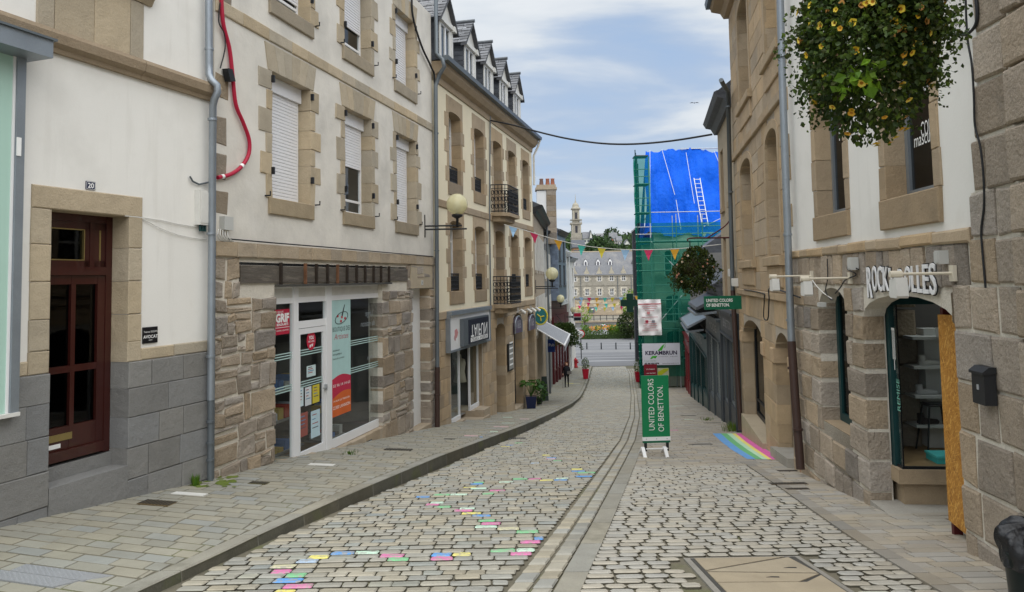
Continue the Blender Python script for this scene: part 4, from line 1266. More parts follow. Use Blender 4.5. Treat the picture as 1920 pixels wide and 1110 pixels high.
# sill stones under the window
x = u[3] - .3
while x < u[6] + .02:
    e = min(u[6] + .05, x + R.uniform(.5, .9))
    m2 = MB(); m2.block(F2, x + .005, e - .005, -.36, .01, F2.g(e) - .3, max(F2.g(x) + .14, min(zs0, zs1) - .01), .015, 0, stone_tint(.06, .1), .008); m2.build('sill_stone', 'granite', h2)
    x = e
x = u[0]
while x < u[3] - .32:
    e = min(u[3] - .3, x + R.uniform(.4, .7))
    m2 = MB(); m2.block(F2, x + .005, e - .005, -.36, .01, F2.g(e) - .3, F2.g((x + e) / 2) + .17, .015, 0, stone_tint(.06, .1), .008); m2.build('sill_stone', 'granite', h2)
    x = e
mb = MB(); uv, zv = F2.pix(691, 831); mb.box(F2, uv - .14, uv + .14, .0, .02, zv - .06, zv + .06)
vent = mb.build('air_vent', 'iron', h2)
for k in range(4):
    mb = MB(); mb.box(F2, uv - .12, uv + .12, .02, .028, zv - .05 + k * .027, zv - .035 + k * .027); mb.build('louvre', 'galv', vent)
# interior of the shop
mb = MB()
a, b = shop[0] - .4, shop[1] + .6; n0, n1 = dpt - .08, dpt - 3.2; c, d = F2.g(shop[1]) - .2, zt_ + .1
mb.quad(F2.p(a, n1, c), F2.p(b, n1, c), F2.p(b, n1, d), F2.p(a, n1, d)); mb.quad(F2.p(b, n0, c), F2.p(b, n1, c), F2.p(b, n1, d), F2.p(b, n0, d)); mb.quad(F2.p(a, n0, c), F2.p(a, n1, c), F2.p(a, n1, d), F2.p(a, n0, d))
mb.quad(F2.p(a, n0, d), F2.p(b, n0, d), F2.p(b, n1, d), F2.p(a, n1, d)); mb.quad(F2.p(a, n0, c + .1), F2.p(b, n0, c + .1), F2.p(b, n1, c + .1), F2.p(a, n1, c + .1), 1)
mb.build('room', ['interior', 'floor_wood'], h2)
for k, (uu, zz_, w_) in enumerate(((u[4] + .9, .55, .9), (u[4] + 1.0, 1.1, .7), (u[2] + .2, .7, 1.1), (u[2] + .2, 1.3, 1.1), (u[2] + .2, 1.85, 1.1))):
    t_ = thing('display_shelf', F2.p(uu + w_ / 2, dpt - .9, c + zz_), ['low display shelf with papers inside the artists shop window', 'upper display shelf with papers inside the artists shop window', 'bottom rack of art supplies behind the shop door', 'middle rack of art supplies behind the shop door', 'top rack of art supplies behind the shop door'][k], 'shelf')
    mb = MB(); mb.box(F2, uu, uu + w_, dpt - 1.1, dpt - .6, c + zz_, c + zz_ + .04); mb.build('board', 'interior_wall', t_)
    for i in range(5):
        v_ = uu + w_ * (i + .2) / 5.2
        cc = R.choice([(.5, .08, .05), (.5, .5, .48), (.1, .2, .45), (.5, .35, .08), (.55, .57, .6), (.12, .12, .12)])
        mb = MB(); mb.box(F2, v_, v_ + w_ * .15, dpt - 1.0, dpt - .65, c + zz_ + .04, c + zz_ + R.uniform(.08, .3), 0, cc); mb.build('goods', 'plain_matt', t_)
# signs in the shop window (all on the glass)
def sticker(px0, py0, px1, py1, name, label, tint, lines=(), mat='plain_matt', n=dpt - .015, cat='poster', F=F2, oval=False):
    (a, z1_), (b, z0_) = F.pix(px0, py0, n), F.pix(px1, py1, n)
    zz_ = F.pix(px0, py1, n)[1]
    z0_ = zz_
    t_ = thing(name, F.p((a + b) / 2, n, z0_), label, cat)
    mb = MB()
    if oval: mb.prism(F, [((a + b) / 2 + (b - a) / 2 * math.cos(k * math.pi / 12), (z0_ + z1_) / 2 + (z1_ - z0_) / 2 * math.sin(k * math.pi / 12)) for k in range(24)], n - .002, n, 0, tint)
    else: mb.box(F, a, b, n - .002, n, z0_, z1_, 0, tint)
    mb.build('sheet', mat, t_)
    for (s_, fu, fz, size, mt, kw) in lines:
        lettering(F, s_, a + (b - a) * fu, z0_ + (z1_ - z0_) * fz, n + .0015, size * (z1_ - z0_), mt, t_, **kw)
    return t_, a, b, z0_, z1_
W9 = lambda a, b, k=.86: dict(width=(b - a) * k)
t_, a, b, c_, d_ = sticker(516, 581, 543, 629, 'shop_sticker', 'red and white GRIF beaux-arts sticker on the left pane', (.45, .02, .05))
lettering(F2, 'GROUPE', a + (b - a) * .35, c_ + (d_ - c_) * .9, dpt - .0135, .05, 'white_ink', t_)
lettering(F2, 'GRIF', a + (b - a) * .5, c_ + (d_ - c_) * .66, dpt - .0135, .2, 'white_ink', t_, width=(b - a) * .92, bold=.01)
lettering(F2, 'BEAUX-ARTS', a + (b - a) * .5, c_ + (d_ - c_) * .40, dpt - .0135, .06, 'white_ink', t_, width=(b - a) * .8, bold=.002)
mb = MB(); mb.box(F2, a, b, dpt - .0145, dpt - .0135, c_ + (d_ - c_) * .27, c_ + (d_ - c_) * .29); mb.build('line', 'white_ink', t_)
lettering(F2, 'LOISIRS CREATIFS', a + (b - a) * .5, c_ + (d_ - c_) * .16, dpt - .0135, .035, 'white_ink', t_, width=(b - a) * .85)
t_, a, b, c_, d_ = sticker(575, 622, 592, 658, 'shop_sticker', 'round red YOU ARE HERE sticker on the shop door', (.50, .02, .05), oval=True)
lettering(F2, 'YOU', (a + b) / 2, c_ + (d_ - c_) * .66, dpt - .0135, .09, 'white_ink', t_, bold=.003, width=(b - a) * .55)
lettering(F2, 'ARE HERE', (a + b) / 2, c_ + (d_ - c_) * .46, dpt - .0135, .05, 'white_ink', t_, width=(b - a) * .7)
lettering(F2, 'grif', (a + b) / 2, c_ + (d_ - c_) * .24, dpt - .0135, .07, 'white_ink', t_, width=(b - a) * .4, bold=.003)
t_, a, b, c_, d_ = sticker(622, 561, 658, 784, 'window_banner', 'tall pale turquoise banner with an orange foot in the shop window', (.42, .62, .60), mat='plain_matt')
hb = d_ - c_
mb = MB(); kk = [(a + (b - a) * i / 10, c_ + hb * (.315 + .03 * math.sin(math.pi * i / 10))) for i in range(11)]
mb.prism(F2, [(a, c_)] + [(b, c_)] + kk[::-1], dpt - .0149, dpt - .0138, 0, (.50, .03, .07)); mb.build('red_foot', 'plain_matt', t_)
kk = [(a + (b - a) * i / 10, c_ + hb * (.15 + .05 * math.sin(math.pi * i / 14))) for i in range(11)]
mb = MB(); mb.prism(F2, [(a, c_ + .002), (b, c_ + .002)] + kk[::-1], dpt - .0136, dpt - .0130, 0, (.62, .13, .03)); mb.build('orange_foot', 'plain_matt', t_)
lettering(F2, 'BOUTIQUE DES', (a + b) / 2, c_ + hb * .735, dpt - .0132, .13, 'dark_ink', t_, width=(b - a) * .92)
lettering(F2, 'Artistes', (a + b) / 2, c_ + hb * .675, dpt - .0132, .16, 'plain_matt', t_, width=(b - a) * .75, tint=(.45, .10, .13), slant=.25)
for k, s_ in enumerate(('encadrement', 'loisirs graphiques', 'beaux-arts et creation')): lettering(F2, s_, a + .04, c_ + hb * (.56 - .035 * k), dpt - .0132, .055, 'dark_ink', t_, slant=.2, align='LEFT')
lettering(F2, '02 96 14 14 65', (a + b) / 2, c_ + hb * .26, dpt - .0125, .08, 'white_ink', t_, width=(b - a) * .9)
lettering(F2, '14 RUE LE TREGOR', (a + b) / 2, c_ + hb * .13, dpt - .0125, .05, 'white_ink', t_, width=(b - a) * .85)
lettering(F2, '22300 LANNION', (a + b) / 2, c_ + hb * .075, dpt - .0125, .09, 'white_ink', t_, width=(b - a) * .9)
# palette and brush drawing
uc_, zc_ = (a + b) / 2, c_ + hb * .86
mb = MB(); mb.tube([F2.p(uc_ + .28 * math.cos(k / 16 * 6.283) * 1.0, dpt - .010, zc_ - .06 + .12 * math.sin(k / 16 * 6.283 + .4)) for k in range(17)], .006, 5); mb.tube([F2.p(uc_ + .02, dpt - .01, zc_ - .02), F2.p(uc_ + .14, dpt - .01, zc_ + .2)], [.018, .006], 6); mb.build('palette_drawing', 'dark_ink', t_)
mb = MB()
for du, dz in ((-.16, -.02), (.02, -.05), (-.02, -.13), (.16, -.08)): mb.prism(F2, [(uc_ + du + .04 * math.cos(k * .785), zc_ + dz + .03 * math.sin(k * .785)) for k in range(8)], dpt - .0135, dpt - .0125, 0, (.5, .03, .05))
mb.build('paint_drop', 'plain_matt', t_)
for x0_, y0_, x1_, y1_, c, lab in ((575, 687, 592, 708, (.55, .68, .68), 'small white notice in the middle of the shop door'), (559, 729, 569, 764, (.60, .72, .74), 'pale leaflet at the lower left of the shop door'), (572, 727, 584, 762, (.62, .66, .68), 'grey drawing leaflet in the lower row on the shop door'), (586, 723, 599, 757, (.60, .50, .05), 'yellow leaflet in the lower row on the shop door'), (560, 777, 577, 822, (.30, .10, .08), 'dark red and yellow poster low on the shop door'), (583, 772, 600, 823, (.50, .66, .72), 'light blue poster with a figure low on the shop door')):
    t_, a, b, c_, d_ = sticker(x0_, y0_, x1_, y1_, 'leaflet', lab, c)
    for k in range(4):
        mb = MB(); zz_ = c_ + (d_ - c_) * (.85 - .16 * k); mb.box(F2, a + (b - a) * .15, a + (b - a) * R.uniform(.5, .85), dpt - .0145, dpt - .014, zz_ - .008, zz_ + .008, 0, R.choice([(.1, .1, .12), (.1, .25, .4), (.35, .1, .1)])); mb.build('print_line', 'plain_matt', t_)
for k, (py_l, py_r) in enumerate(((665, 640), (724, 700))):
    for (xa_, xb_) in ((u[0] + .05, u[1]), (u[2] + .09, u[3] - .1), (u[4] + .62, u[5])):
        z_ = F2.pix(620, 648 + k * 55, dpt)[1]
        for j in range(3):
            mb = MB(); mb.box(F2, xa_, xb_, dpt - .018, dpt - .016, z_ - .045 * j, z_ - .045 * j + .02, 0, (.40, .55, .52)); mb.build('glass_stripe', 'plain_matt', front)
lettering(F2, 'Linge', u[5] - .55, F2.pix(690, 589, dpt)[1], dpt - .03, .18, 'grey_ink', front, udir=-1)
lettering(F2, 'de maison', u[5] - .6, F2.pix(690, 601, dpt)[1] - .06, dpt - .03, .18, 'grey_ink', front, udir=-1)
lettering(F2, 'A LOUER', u[5] - .45, F2.pix(690, 672, dpt)[1], dpt - .03, .1, 'grey_ink', front, udir=-1)
# side door, white panel
mb = MB(); mb.box(F2, sd[0], sd[1], -.33, -.27, sd[2], sd[3]); sdo = mb.build('side_door', 'render_pale', h2)
mb = MB(); mb.box(F2, sd[0] + .004, sd[1] - .004, -.27, .03, F2.g(sd[0]) - .4, F2.g(sd[0]) + .16); mb.build('step', 'granite', h2)
mb = MB(); mb.box(F2, sd[0] - .12, sd[1] + .16, -.05, .035, sd[3] + .003, zsb - .01); mb.build('lintel', 'granite_warm', h2)
uu, zz_ = F2.pix(789, 530); 
t_ = thing('house_number', F2.p(uu, .04, zz_), 'small blue grey number plate on the lintel of the white side door', 'house number')
mb = MB(); mb.box(F2, uu - .07, uu + .07, .036, .045, zz_ - .06, zz_ + .06); mb.build('plate', 'grey_box', t_)
lettering(F2, '18', uu, zz_, .0465, .08, 'dark_ink', t_)
# windows and iron shutter hinges
shut = [(1.0, .26), (.48, .26), (1.0, .26)]
for (h, (s_, bx)) in zip(wins, shut): window(F2, h, h2, .24, fw=.06, cols=1, rows=(.14,), shutter=s_, box=bx)
for h, s_ in zip(up, (.82, .62, .9)): window(F2, h, h2, .24, fw=.06, cols=1, rows=(.14,), shutter=s_, box=.26)
for h in wins + up:
    for s_ in (-1, 1):
        uu = h[0] - .02 if s_ < 0 else h[1] + .02
        for zz_ in (h[2] + .42, h[3] - .18):
            mb = MB(); mb.box(F2, uu - .02, uu + .02, .015, .07, zz_ - .02, zz_ + .10); mb.build('shutter_hinge', 'black_metal', h2)
        mb = MB(); mb.tube([F2.p(uu + s_ * .17, .0, h[2] + .02), F2.p(uu + s_ * .17, .1, h[2] + .02), F2.p(uu + s_ * .17, .1, h[2] + .09)], .014, 6); mb.build('shutter_hook', 'black_metal', h2)
# red cable on the wall
q = lambda x_, y_, n_=.05: F2.p(F2.pix(x_, y_, n_)[0], n_, F2.pix(x_, y_, n_)[1])
def smooth_path(pts, k=6):
    out_ = []
    P = [pts[0]] + list(pts) + [pts[-1]]
    for i in range(1, len(P) - 2):
        for j in range(k):
            t = j / k
            out_.append(.5 * ((2 * P[i]) + (-P[i - 1] + P[i + 1]) * t + (2 * P[i - 1] - 5 * P[i] + 4 * P[i + 1] - P[i + 2]) * t * t + (-P[i - 1] + 3 * P[i] - 3 * P[i + 1] + P[i + 2]) * t ** 3))
    out_.append(pts[-1])
    return out_
pts = smooth_path([q(*p) for p in ((414, -30), (418, 40), (430, 90), (436, 140), (442, 195), (456, 230), (467, 262), (466, 290), (452, 313), (432, 327), (408, 333))])
t_ = thing('red_cable', pts[-1], 'thick red cable looping down the wall beside the zinc drainpipe', 'cable')
mb = MB(); mb.tube(pts, .031, 10); mb.build('sheath', 'red_cable', t_)
for k in (47, 57):
    mb = MB(); mb.tube(pts[k:k + 2], .037, 10); mb.build('tape', 'white_ink', t_)
pts = smooth_path([q(*p) for p in ((413, 5), (410, 40), (420, 62), (422, 90), (413, 128))])
wire('thin_cable', pts, .010, 'plastic_black', 'thin black cable ending in a small black box by the red cable')
uu, zz_ = F2.pix(421, 142)
t_ = thing('cable_box', q(421, 142), 'small black plastic box hanging crooked beside the red cable', 'junction box')
mb = MB(); mb.prism(F2, [(uu - .09, zz_ + .08), (uu + .03, zz_ + .1), (uu + .11, zz_ - .07), (uu - .02, zz_ - .1)], .02, .12); mb.build('case', 'plastic_black', t_)
mb = MB(); mb.tube([q(424, 134, .08), q(430, 128, .12)], .01, 6); mb.build('stub', 'plastic_black', t_)
uu, zz_ = F2.pix(419, 419)
t_ = thing('junction_box', q(419, 419), 'grey junction box with loose wires above the stone band', 'junction box')
mb = MB(); mb.box(F2, uu - .1, uu + .12, .0, .09, zz_ - .1, zz_ + .1); mb.build('case', 'grey_box', t_)
for k in range(5):
    mb = MB(); mb.tube(smooth_path([q(410 + k * 4, 430, .05), q(408 + k * 5, 440 + k, .09), q(414 + k * 5, 450, .07), q(430 + k * 3, 455, .03)]), .008, 5); mb.build('loose_wire', 'white_dirty', t_)
wire('wall_cable', [q(x_, y_, .06) for x_, y_ in ((428, 448), (520, 456), (620, 464), (720, 473), (812, 481))], .012, 'plastic_black', 'dark cable run along the top of the stone band')
wire('wall_cable', smooth_path([q(x_, y_, .07) for x_, y_ in ((772, -20), (774, 30), (790, 85), (808, 125), (815, 150), (817, 250), (818, 420))]), .03, 'plastic_black', 'thick black cable bundle curving down beside the second drainpipe')
# ================================================================== LEFT 3: cream house with balconies and dormers
L3 = F3.L
h3 = thing('house', F3.p(L3 / 2, 0, F3.g(L3 / 2)), 'cream house with brown stone window surrounds, two balconies and slate dormers', 'house')
def avg(hs, keep=()):
    a = sum(h[2] for i, h in enumerate(hs) if i not in keep) / (len(hs) - len(keep)); b = sum(h[3] for h in hs) / len(hs)
    for i, h in enumerate(hs):
        h[3] = b
        if i not in keep: h[2] = a
    return hs
r2 = [hole(F3, 842, 206, 863, 340, .1), hole(F3, 890, 235, 906, 355, .1), hole(F3, 924, 257, 941, 398, .1), hole(F3, 953, 282, 966, 384, .1), hole(F3, 980, 303, 991, 393, .1)]
r1 = [hole(F3, 844, 416, 867, 545, .1), hole(F3, 891, 421, 909, 542, .1), hole(F3, 928, 428, 946, 573, .1), hole(F3, 958, 438, 972, 541, .1), hole(F3, 984, 446, 996, 540, .1)]
for rr in (r1, r2):
    avg(rr, (2,))
    for h in rr:
        c = (h[0] + h[1]) / 2; w_ = .56
        h[0], h[1] = c - w_, c + w_
for rr in (r1, r2):
    rr[2][2] = rr[0][2] - .55
zg1 = F3.pix(915, 577)[1]                                        # floor band over the shops
z_cor = (F3.pix(823, 159)[1] + F3.pix(1000, 284)[1]) / 2
shp = [F3.pix(846, 720)[0], F3.pix(904, 700)[0], F3.g(F3.pix(846, 720)[0]) - .2, F3.pix(846, 640)[1], 0]
dor = [F3.pix(930, 690)[0], F3.pix(948, 690)[0], F3.g(F3.pix(940, 690)[0]) - .1, F3.pix(930, 609)[1], .22]
ar1 = [F3.pix(964, 690)[0], F3.pix(980, 690)[0], F3.g(F3.pix(970, 690)[0]) - .05, F3.pix(964, 588)[1], .3]
ar2 = [F3.pix(990.5, 690)[0], F3.pix(1003, 690)[0], F3.g(F3.pix(995, 690)[0]) - .05, ar1[3], .3]
wall(F3, 0, L3, zg1, z_cor + .2, r1 + r2, h3, ['render_cream', 'granite_brown'], rd=.32, name='upper_wall')
wall(F3, 0, L3, -6, zg1 - .003, [shp, dor, ar1, ar2], h3, ['mortar_grey', 'granite_brown'], rd=.5, name='lower_wall')
st = Pieces('stone', ['granite_brown', 'granite'], h3)
for i, h in enumerate(r1 + r2):
    surround(F3, st, h, .36, .2, .42, .42, .0 if i in (2, 7) else .38, rd=.30, out=.012, tintf=lambda: tuple(v * 1.12 for v in stone_tint(.06, .12)), jit=.004, sillover=.12, sillout=.02, jamb0=None)
zb1_ = F3.pix(825, 374)[1]; zb2_ = F3.pix(825, 388)[1]
ring_course(F3, st, 0, L3, zb2_, zb1_, .04, (.9, 1.6), 0)
ring_course(F3, st, 0, L3, zg1 - .14, zg1 + .08, .05, (.9, 1.5), 0)
ashlar(F3, st, 0, L3, -5.2, zg1 - .145, (.32, .42), (.3, .75), [[shp[0] - .1, shp[1] + .1, -9, F3.pix(846, 590)[1], 0], dor, ar1, ar2], out=.015, back=-.04, rd=.42, joint=.008, bev=.01, jit=.004, mat=0, tintf=lambda: tuple(v * 1.1 for v in stone_tint(.09, .16)))
st.flush()
for i, h in enumerate(r1 + r2): window(F3, h, h3, .30, fw=.07, cols=2, rows=(.72,) if i not in (2, 7) else (.30, .78), room=.8)
def railing(F, parent, pts, z0, z1, name='railing', bars=.1):
    """Wrought railing along a path of (u,n) points with scrolls."""
    P = [F.p(a, b, 0) for a, b in pts]
    mb = MB()
    for z in (z0 + .04, z1): mb.tube([p + Vector((0, 0, z)) for p in P], .018, 6)
    mb.tube([p + Vector((0, 0, z1 - .13)) for p in P], .01, 6)
    o = mb.build(name, 'black_metal', parent)
    mb = MB()
    for p, q_ in zip(P[:-1], P[1:]):
        L = (q_ - p).length; k = max(1, int(L / bars)); d = (q_ - p) / k
        for i in range(k + 1):
            b = p + d * i
            mb.tube([b + Vector((0, 0, z0)), b + Vector((0, 0, z1))], .013, 5)
            if i < k:
                c = b + d * .5; e = (q_ - p).normalized(); rr = min(.5 * L / k, .09)
                for zz_ in (z0 + (z1 - z0) * .22, z0 + (z1 - z0) * .48, z0 + (z1 - z0) * .72):
                    mb.tube([c + e * (rr * math.cos(t * .9)) * (1 - t * .06) + Vector((0, 0, zz_ + rr * 1.2 * math.sin(t * .9))) for t in range(9)], .013, 4)
    mb.build('scrollwork', 'black_metal', o)
    return o
for i in (0, 1, 3, 4):
    for rr in (r1, r2):
        h = rr[i]; railing(F3, h3, [(h[0] + .02, -.12), (h[1] - .02, -.12)], h[2] + .02, h[2] + .52, 'window_guard')
for rr in (r1, r2):
    h = rr[2]; z = h[2]
    a, b = h[0] - .42, h[1] + .42
    mb = MB()
    mb.plan([tuple(F3.p(*p, 0).xy) for p in ((a, 0), (a + .0, .42), (a + .22, .62), (b - .22, .62), (b, .42), (b, 0))], z - .12, z - .0)
    mb.plan([tuple(F3.p(*p, 0).xy) for p in ((a + .1, 0), (a + .12, .3), (a + .3, .45), (b - .3, .45), (b - .12, .3), (b - .1, 0))], z - .30, z - .121)
    bal = mb.build('balcony_floor', 'granite_brown', h3)
    railing(F3, h3, [(a + .04, .0), (a + .04, .40), (a + .24, .58), (b - .24, .58), (b - .04, .40), (b - .04, .0)], z + .01, z + .98, 'balcony_railing', .13)
# cornice, gutter, roof
mb = MB()
mb.side(F3, [(-.1, z_cor - .05), (.04, z_cor - .05), (.06, z_cor + .12), (.2, z_cor + .2), (.3, z_cor + .34), (.32, z_cor + .48), (-.1, z_cor + .5)], 0, L3)
mb.build('cornice', 'granite_brown', h3)
zr0 = z_cor + .5
mb = MB(); mb.side(F3, [(.28, zr0 - .04), (.46, zr0 - .02), (.48, zr0 + .1), (.44, zr0 + .12), (.28, zr0 + .1)], -.05, L3 + .08); mb.build('gutter', 'zinc_dark', h3)
mb = MB()
mb.side(F3, [(.26, zr0 + .03), (.26, zr0 + .09), (-4.0, zr0 + 3.9), (-8, zr0 + .0), (-8, zr0 - .1)], 0, L3); mb.build('roof', 'slate', h3)
# dormers
slate_rows = lambda F, mb, a, b, n0, z0, n1, z1, k: [mb.add([F.p(a, n0 + (n1 - n0) * i / k, z0 + (z1 - z0) * i / k + .012), F.p(b, n0 + (n1 - n0) * i / k, z0 + (z1 - z0) * i / k + .012), F.p(b, n0 + (n1 - n0) * (i + 1) / k, z0 + (z1 - z0) * (i + 1) / k), F.p(a, n0 + (n1 - n0) * (i + 1) / k, z0 + (z1 - z0) * (i + 1) / k)], [(0, 1, 2, 3)], 0, tuple([R.uniform(.8, 1.25)] * 3)) for i in range(k)]
dn_ = .12
for k, (pa, pb, pyb, pye, pya) in enumerate(((824, 848, 108, 12, -25), (870, 892, 146, 72, 28), (906, 925, 180, 105, 74), (936, 952, 206, 140, 110), (962, 976, 231, 166, 142))):
    c = (F3.pix(pa, pye, dn_)[0] + F3.pix(pb, pye, dn_)[0]) / 2
    w_ = .60
    a, b = c - w_, c + w_
    z0_, z1_ = zr0 - .1, zr0 + 1.38
    za_ = z1_ + .74
    D = -3.0
    t_ = MB()
    t_.box(F3, a, a + .05, D, dn_ - .04, z0_, z1_); t_.box(F3, b - .05, b, D, dn_ - .04, z0_, z1_)
    dm = t_.build('dormer', 'slate', h3)
    mb = MB()
    for i in range(9): mb.box(F3, a - .008 - .004, a - .0, D, dn_ - .02, z0_ + i * (z1_ - z0_) / 9 + .01, z0_ + (i + 1) * (z1_ - z0_) / 9 - .004, 0, tuple([R.uniform(.7, 1.1)] * 3))
    mb.build('slate_cladding', 'slate', dm)
    mb = MB(); mb.prism(F3, [(a - .02, z1_), (b + .02, z1_), (c, za_ - .06)], dn_ - .06, dn_ - .01); mb.build('gable', 'white_dirty', dm)
    mb = MB()
    mb.box(F3, a, a + .16, dn_ - .06, dn_, z0_, z1_); mb.box(F3, b - .16, b, dn_ - .06, dn_, z0_, z1_); mb.box(F3, a - .03, b + .03, dn_ - .06, dn_ + .05, z1_ - .12, z1_ + .02); mb.box(F3, a - .07, a + .14, dn_, dn_ + .1, z1_ - .16, z1_ - .0); mb.box(F3, b - .14, b + .07, dn_, dn_ + .1, z1_ - .16, z1_ - .0)
    mb.build('front_frame', 'white_dirty', dm)
    mb = MB()
    for s_ in (-1, 1):
        e0, e1 = c, c + s_ * (w_ + .2)
        zt_, zb_ = za_ + .02, z1_ - .14
        for i in range(7):
            p0, p1 = i / 7, (i + 1) / 7
            for j in range(10):
                n_a, n_b = dn_ + .12 - j * .3, dn_ + .12 - (j + 1) * .3 + .01
                mb.add([F3.p(e1 + (e0 - e1) * p0, n_a, zb_ + (zt_ - zb_) * p0 + .02), F3.p(e1 + (e0 - e1) * p0, n_b, zb_ + (zt_ - zb_) * p0 + .02), F3.p(e1 + (e0 - e1) * p1, n_b, zb_ + (zt_ - zb_) * p1), F3.p(e1 + (e0 - e1) * p1, n_a, zb_ + (zt_ - zb_) * p1)], [(0, 1, 2, 3)], 0, tuple([R.uniform(.75, 1.3)] * 3))
        mb.prism(F3, [(e0, zt_ - .02), (e1, zb_ - .02), (e1, zb_ - .09), (e0, zt_ - .1)], dn_ - .06, dn_ + .125, 0, (.5, .5, .5))
    mb.build('dormer_roof', 'slate_pale', dm)
    mb = MB(); mb.tube([F3.p(c, dn_ + .16, za_ + .05), F3.p(c, D, za_ + .05)], .06, 8); mb.build('ridge', 'lead', dm)
    window(F3, [a + .16, b - .16, z0_ + .1, z1_ - .12, 0], dm, -dn_ + .03 + .0, fw=.06, cols=2, room=0, glass='glass')
    mb = MB(); mb.box(F3, a + .06, b - .06, dn_ - .5, dn_ - .45, z0_, z1_); mb.build('blind', 'interior', dm)
# shop with the upside-down sign
t_ = thing('shop_sign', F3.p(F3.pix(880, 620)[0], .2, F3.pix(880, 650)[1]), 'pale blue fascia with a dark blue panel and flipped white TAIFUN lettering', 'shop sign')
ua, ub = F3.pix(843, 620, .12)[0], F3.pix(918, 610, .12)[0]
zt_, zb_ = F3.pix(880, 586, .12)[1], F3.pix(880, 647, .12)[1]
mb = MB(); mb.box(F3, ua, ub, .0, .12, zb_, zt_); mb.build('fascia', 'render_pale', t_)
mb = MB(); mb.box(F3, ua - .03, ub + .03, .0, .2, zt_ + .001, zt_ + .12); mb.build('cap', 'zinc', t_)
mb = MB()
for a, b, c, d in ((ua, ub, zb_ - .06, zb_ - .001), (ua - .05, ua - .001, zb_ - .06, zt_), (ub + .001, ub + .05, zb_ - .06, zt_)): mb.box(F3, a, b, .0, .15, c, d)
mb.build('frame', 'zinc', t_)
sa, sb = F3.pix(864, 620, .15)[0], F3.pix(912, 615, .15)[0]
s1, s0 = F3.pix(888, 594, .15)[1], F3.pix(888, 643, .15)[1]
mb = MB(); mb.box(F3, sa, sb, .121, .24, s0, s1); mb.build('sign_box', 'zinc_dark', t_)
mb = MB(); mb.box(F3, sa + (sb - sa) * .17, sb - .05, .2401, .25, s0 + .04, s1 - .05, 0, (.014, .016, .03)); mb.build('panel', 'plain', t_)
uc_ = sa + (sb - sa) * .58
lettering(F3, 'TAIFUN', uc_, s0 + (s1 - s0) * .50, .2515, .52, 'white_ink', t_, width=(sb - sa) * .66, flipz=True, bold=.004)
mb = MB(); mb.box(F3, uc_ - (sb - sa) * .34, uc_ + (sb - sa) * .34, .2501, .2525, s0 + (s1 - s0) * .09, s0 + (s1 - s0) * .25); mb.build('white_band', 'white_ink', t_)
lettering(F3, 'GERRY WEBER', uc_, s0 + (s1 - s0) * .17, .2535, .15, 'dark_ink', t_, width=(sb - sa) * .62, flipz=True)
uc_, zc_ = F3.pix(856, 632, .13)
mb = MB()
for du, dz, r_, cc in ((0, .12, .16, (.55, .25, .25)), (.05, -.1, .12, (.75, .75, .75)), (-.1, -.02, .1, (.5, .3, .3))): mb.prism(F3, [(uc_ + du + r_ * math.cos(k * .628) * R.uniform(.6, 1.1), zc_ + dz + r_ * math.sin(k * .628) * R.uniform(.6, 1.1)) for k in range(10)], .121, .124 + r_ * .02, 0, cc)
mb.build('rose_picture', 'plain_matt', t_)
d0 = -.12
us_ = [shp[0], F3.pix(862.5, 720, d0)[0], F3.pix(880.5, 700, d0)[0], shp[1]]
zt2 = shp[3] + .15
z_l, z_r = F3.pix(848, 789, d0)[1], F3.pix(884, 764, d0)[1]
mb = MB()
for a, b, zz_ in ((us_[0], us_[0] + .06, z_l), (us_[1] - .06, us_[1], z_l), (us_[2], us_[2] + .07, z_r), (us_[3] - .06, us_[3], z_r)): mb.box(F3, a, b, d0 - .06, d0, zz_, zt2)
mb.box(F3, us_[0], us_[1], d0 - .06, d0 + .01, z_l - .08, z_l + .04); mb.box(F3, us_[2], us_[3], d0 - .06, d0 + .01, z_r - .08, z_r + .04)
for a, b, zz_ in ((us_[0], us_[0] + .0, z_l),): pass
ft = mb.build('shop_front', 'white_paint', h3)
for a, b, c in ((us_[0] + .06, us_[1] - .06, z_l), (us_[2] + .07, us_[3] - .06, z_r)):
    mb = MB(); mb.quad(F3.p(a, d0 - .03, c), F3.p(b, d0 - .03, c), F3.p(b, d0 - .03, zt2), F3.p(a, d0 - .03, zt2)); mb.build('pane', 'glass', ft)
mb = MB(); mb.box(F3, us_[1], us_[2], d0 - .75, d0 - .7, z_r - .6, zt2); mb.build('door_pane', 'glass_dark', ft)
for a in (us_[1], us_[2]):
    mb = MB(); mb.quad(F3.p(a, d0 - .06, z_l), F3.p(a, d0 - .7, z_l), F3.p(a, d0 - .7, zt2), F3.p(a, d0 - .06, zt2)); mb.build('side_pane', 'glass', ft)
mb = MB()
for (a, b, zz_) in ((us_[0] - .05, us_[1], z_l - .081), (us_[2], us_[3] + .05, z_r - .081)):
    mb.box(F3, a, b, -.8, .04, F3.g(b) - .4, zz_)
mb.build('sill', 'granite', ft)
mb = MB(); mb.box(F3, us_[1] + .003, us_[2] + .55, -.9, .38, F3.g(us_[2]) - .4, F3.g(us_[1]) + .12); mb.box(F3, us_[2] + .003, us_[2] + .7, .041, .34, F3.g(us_[2]) - .4, F3.g(us_[2]) + .45); mb.build('steps', 'granite', ft)
mb = MB()
a, b = shp[0] - .2, shp[1] + .3; n0, n1 = -.25, -3; c, d = shp[2], zt2 + .3
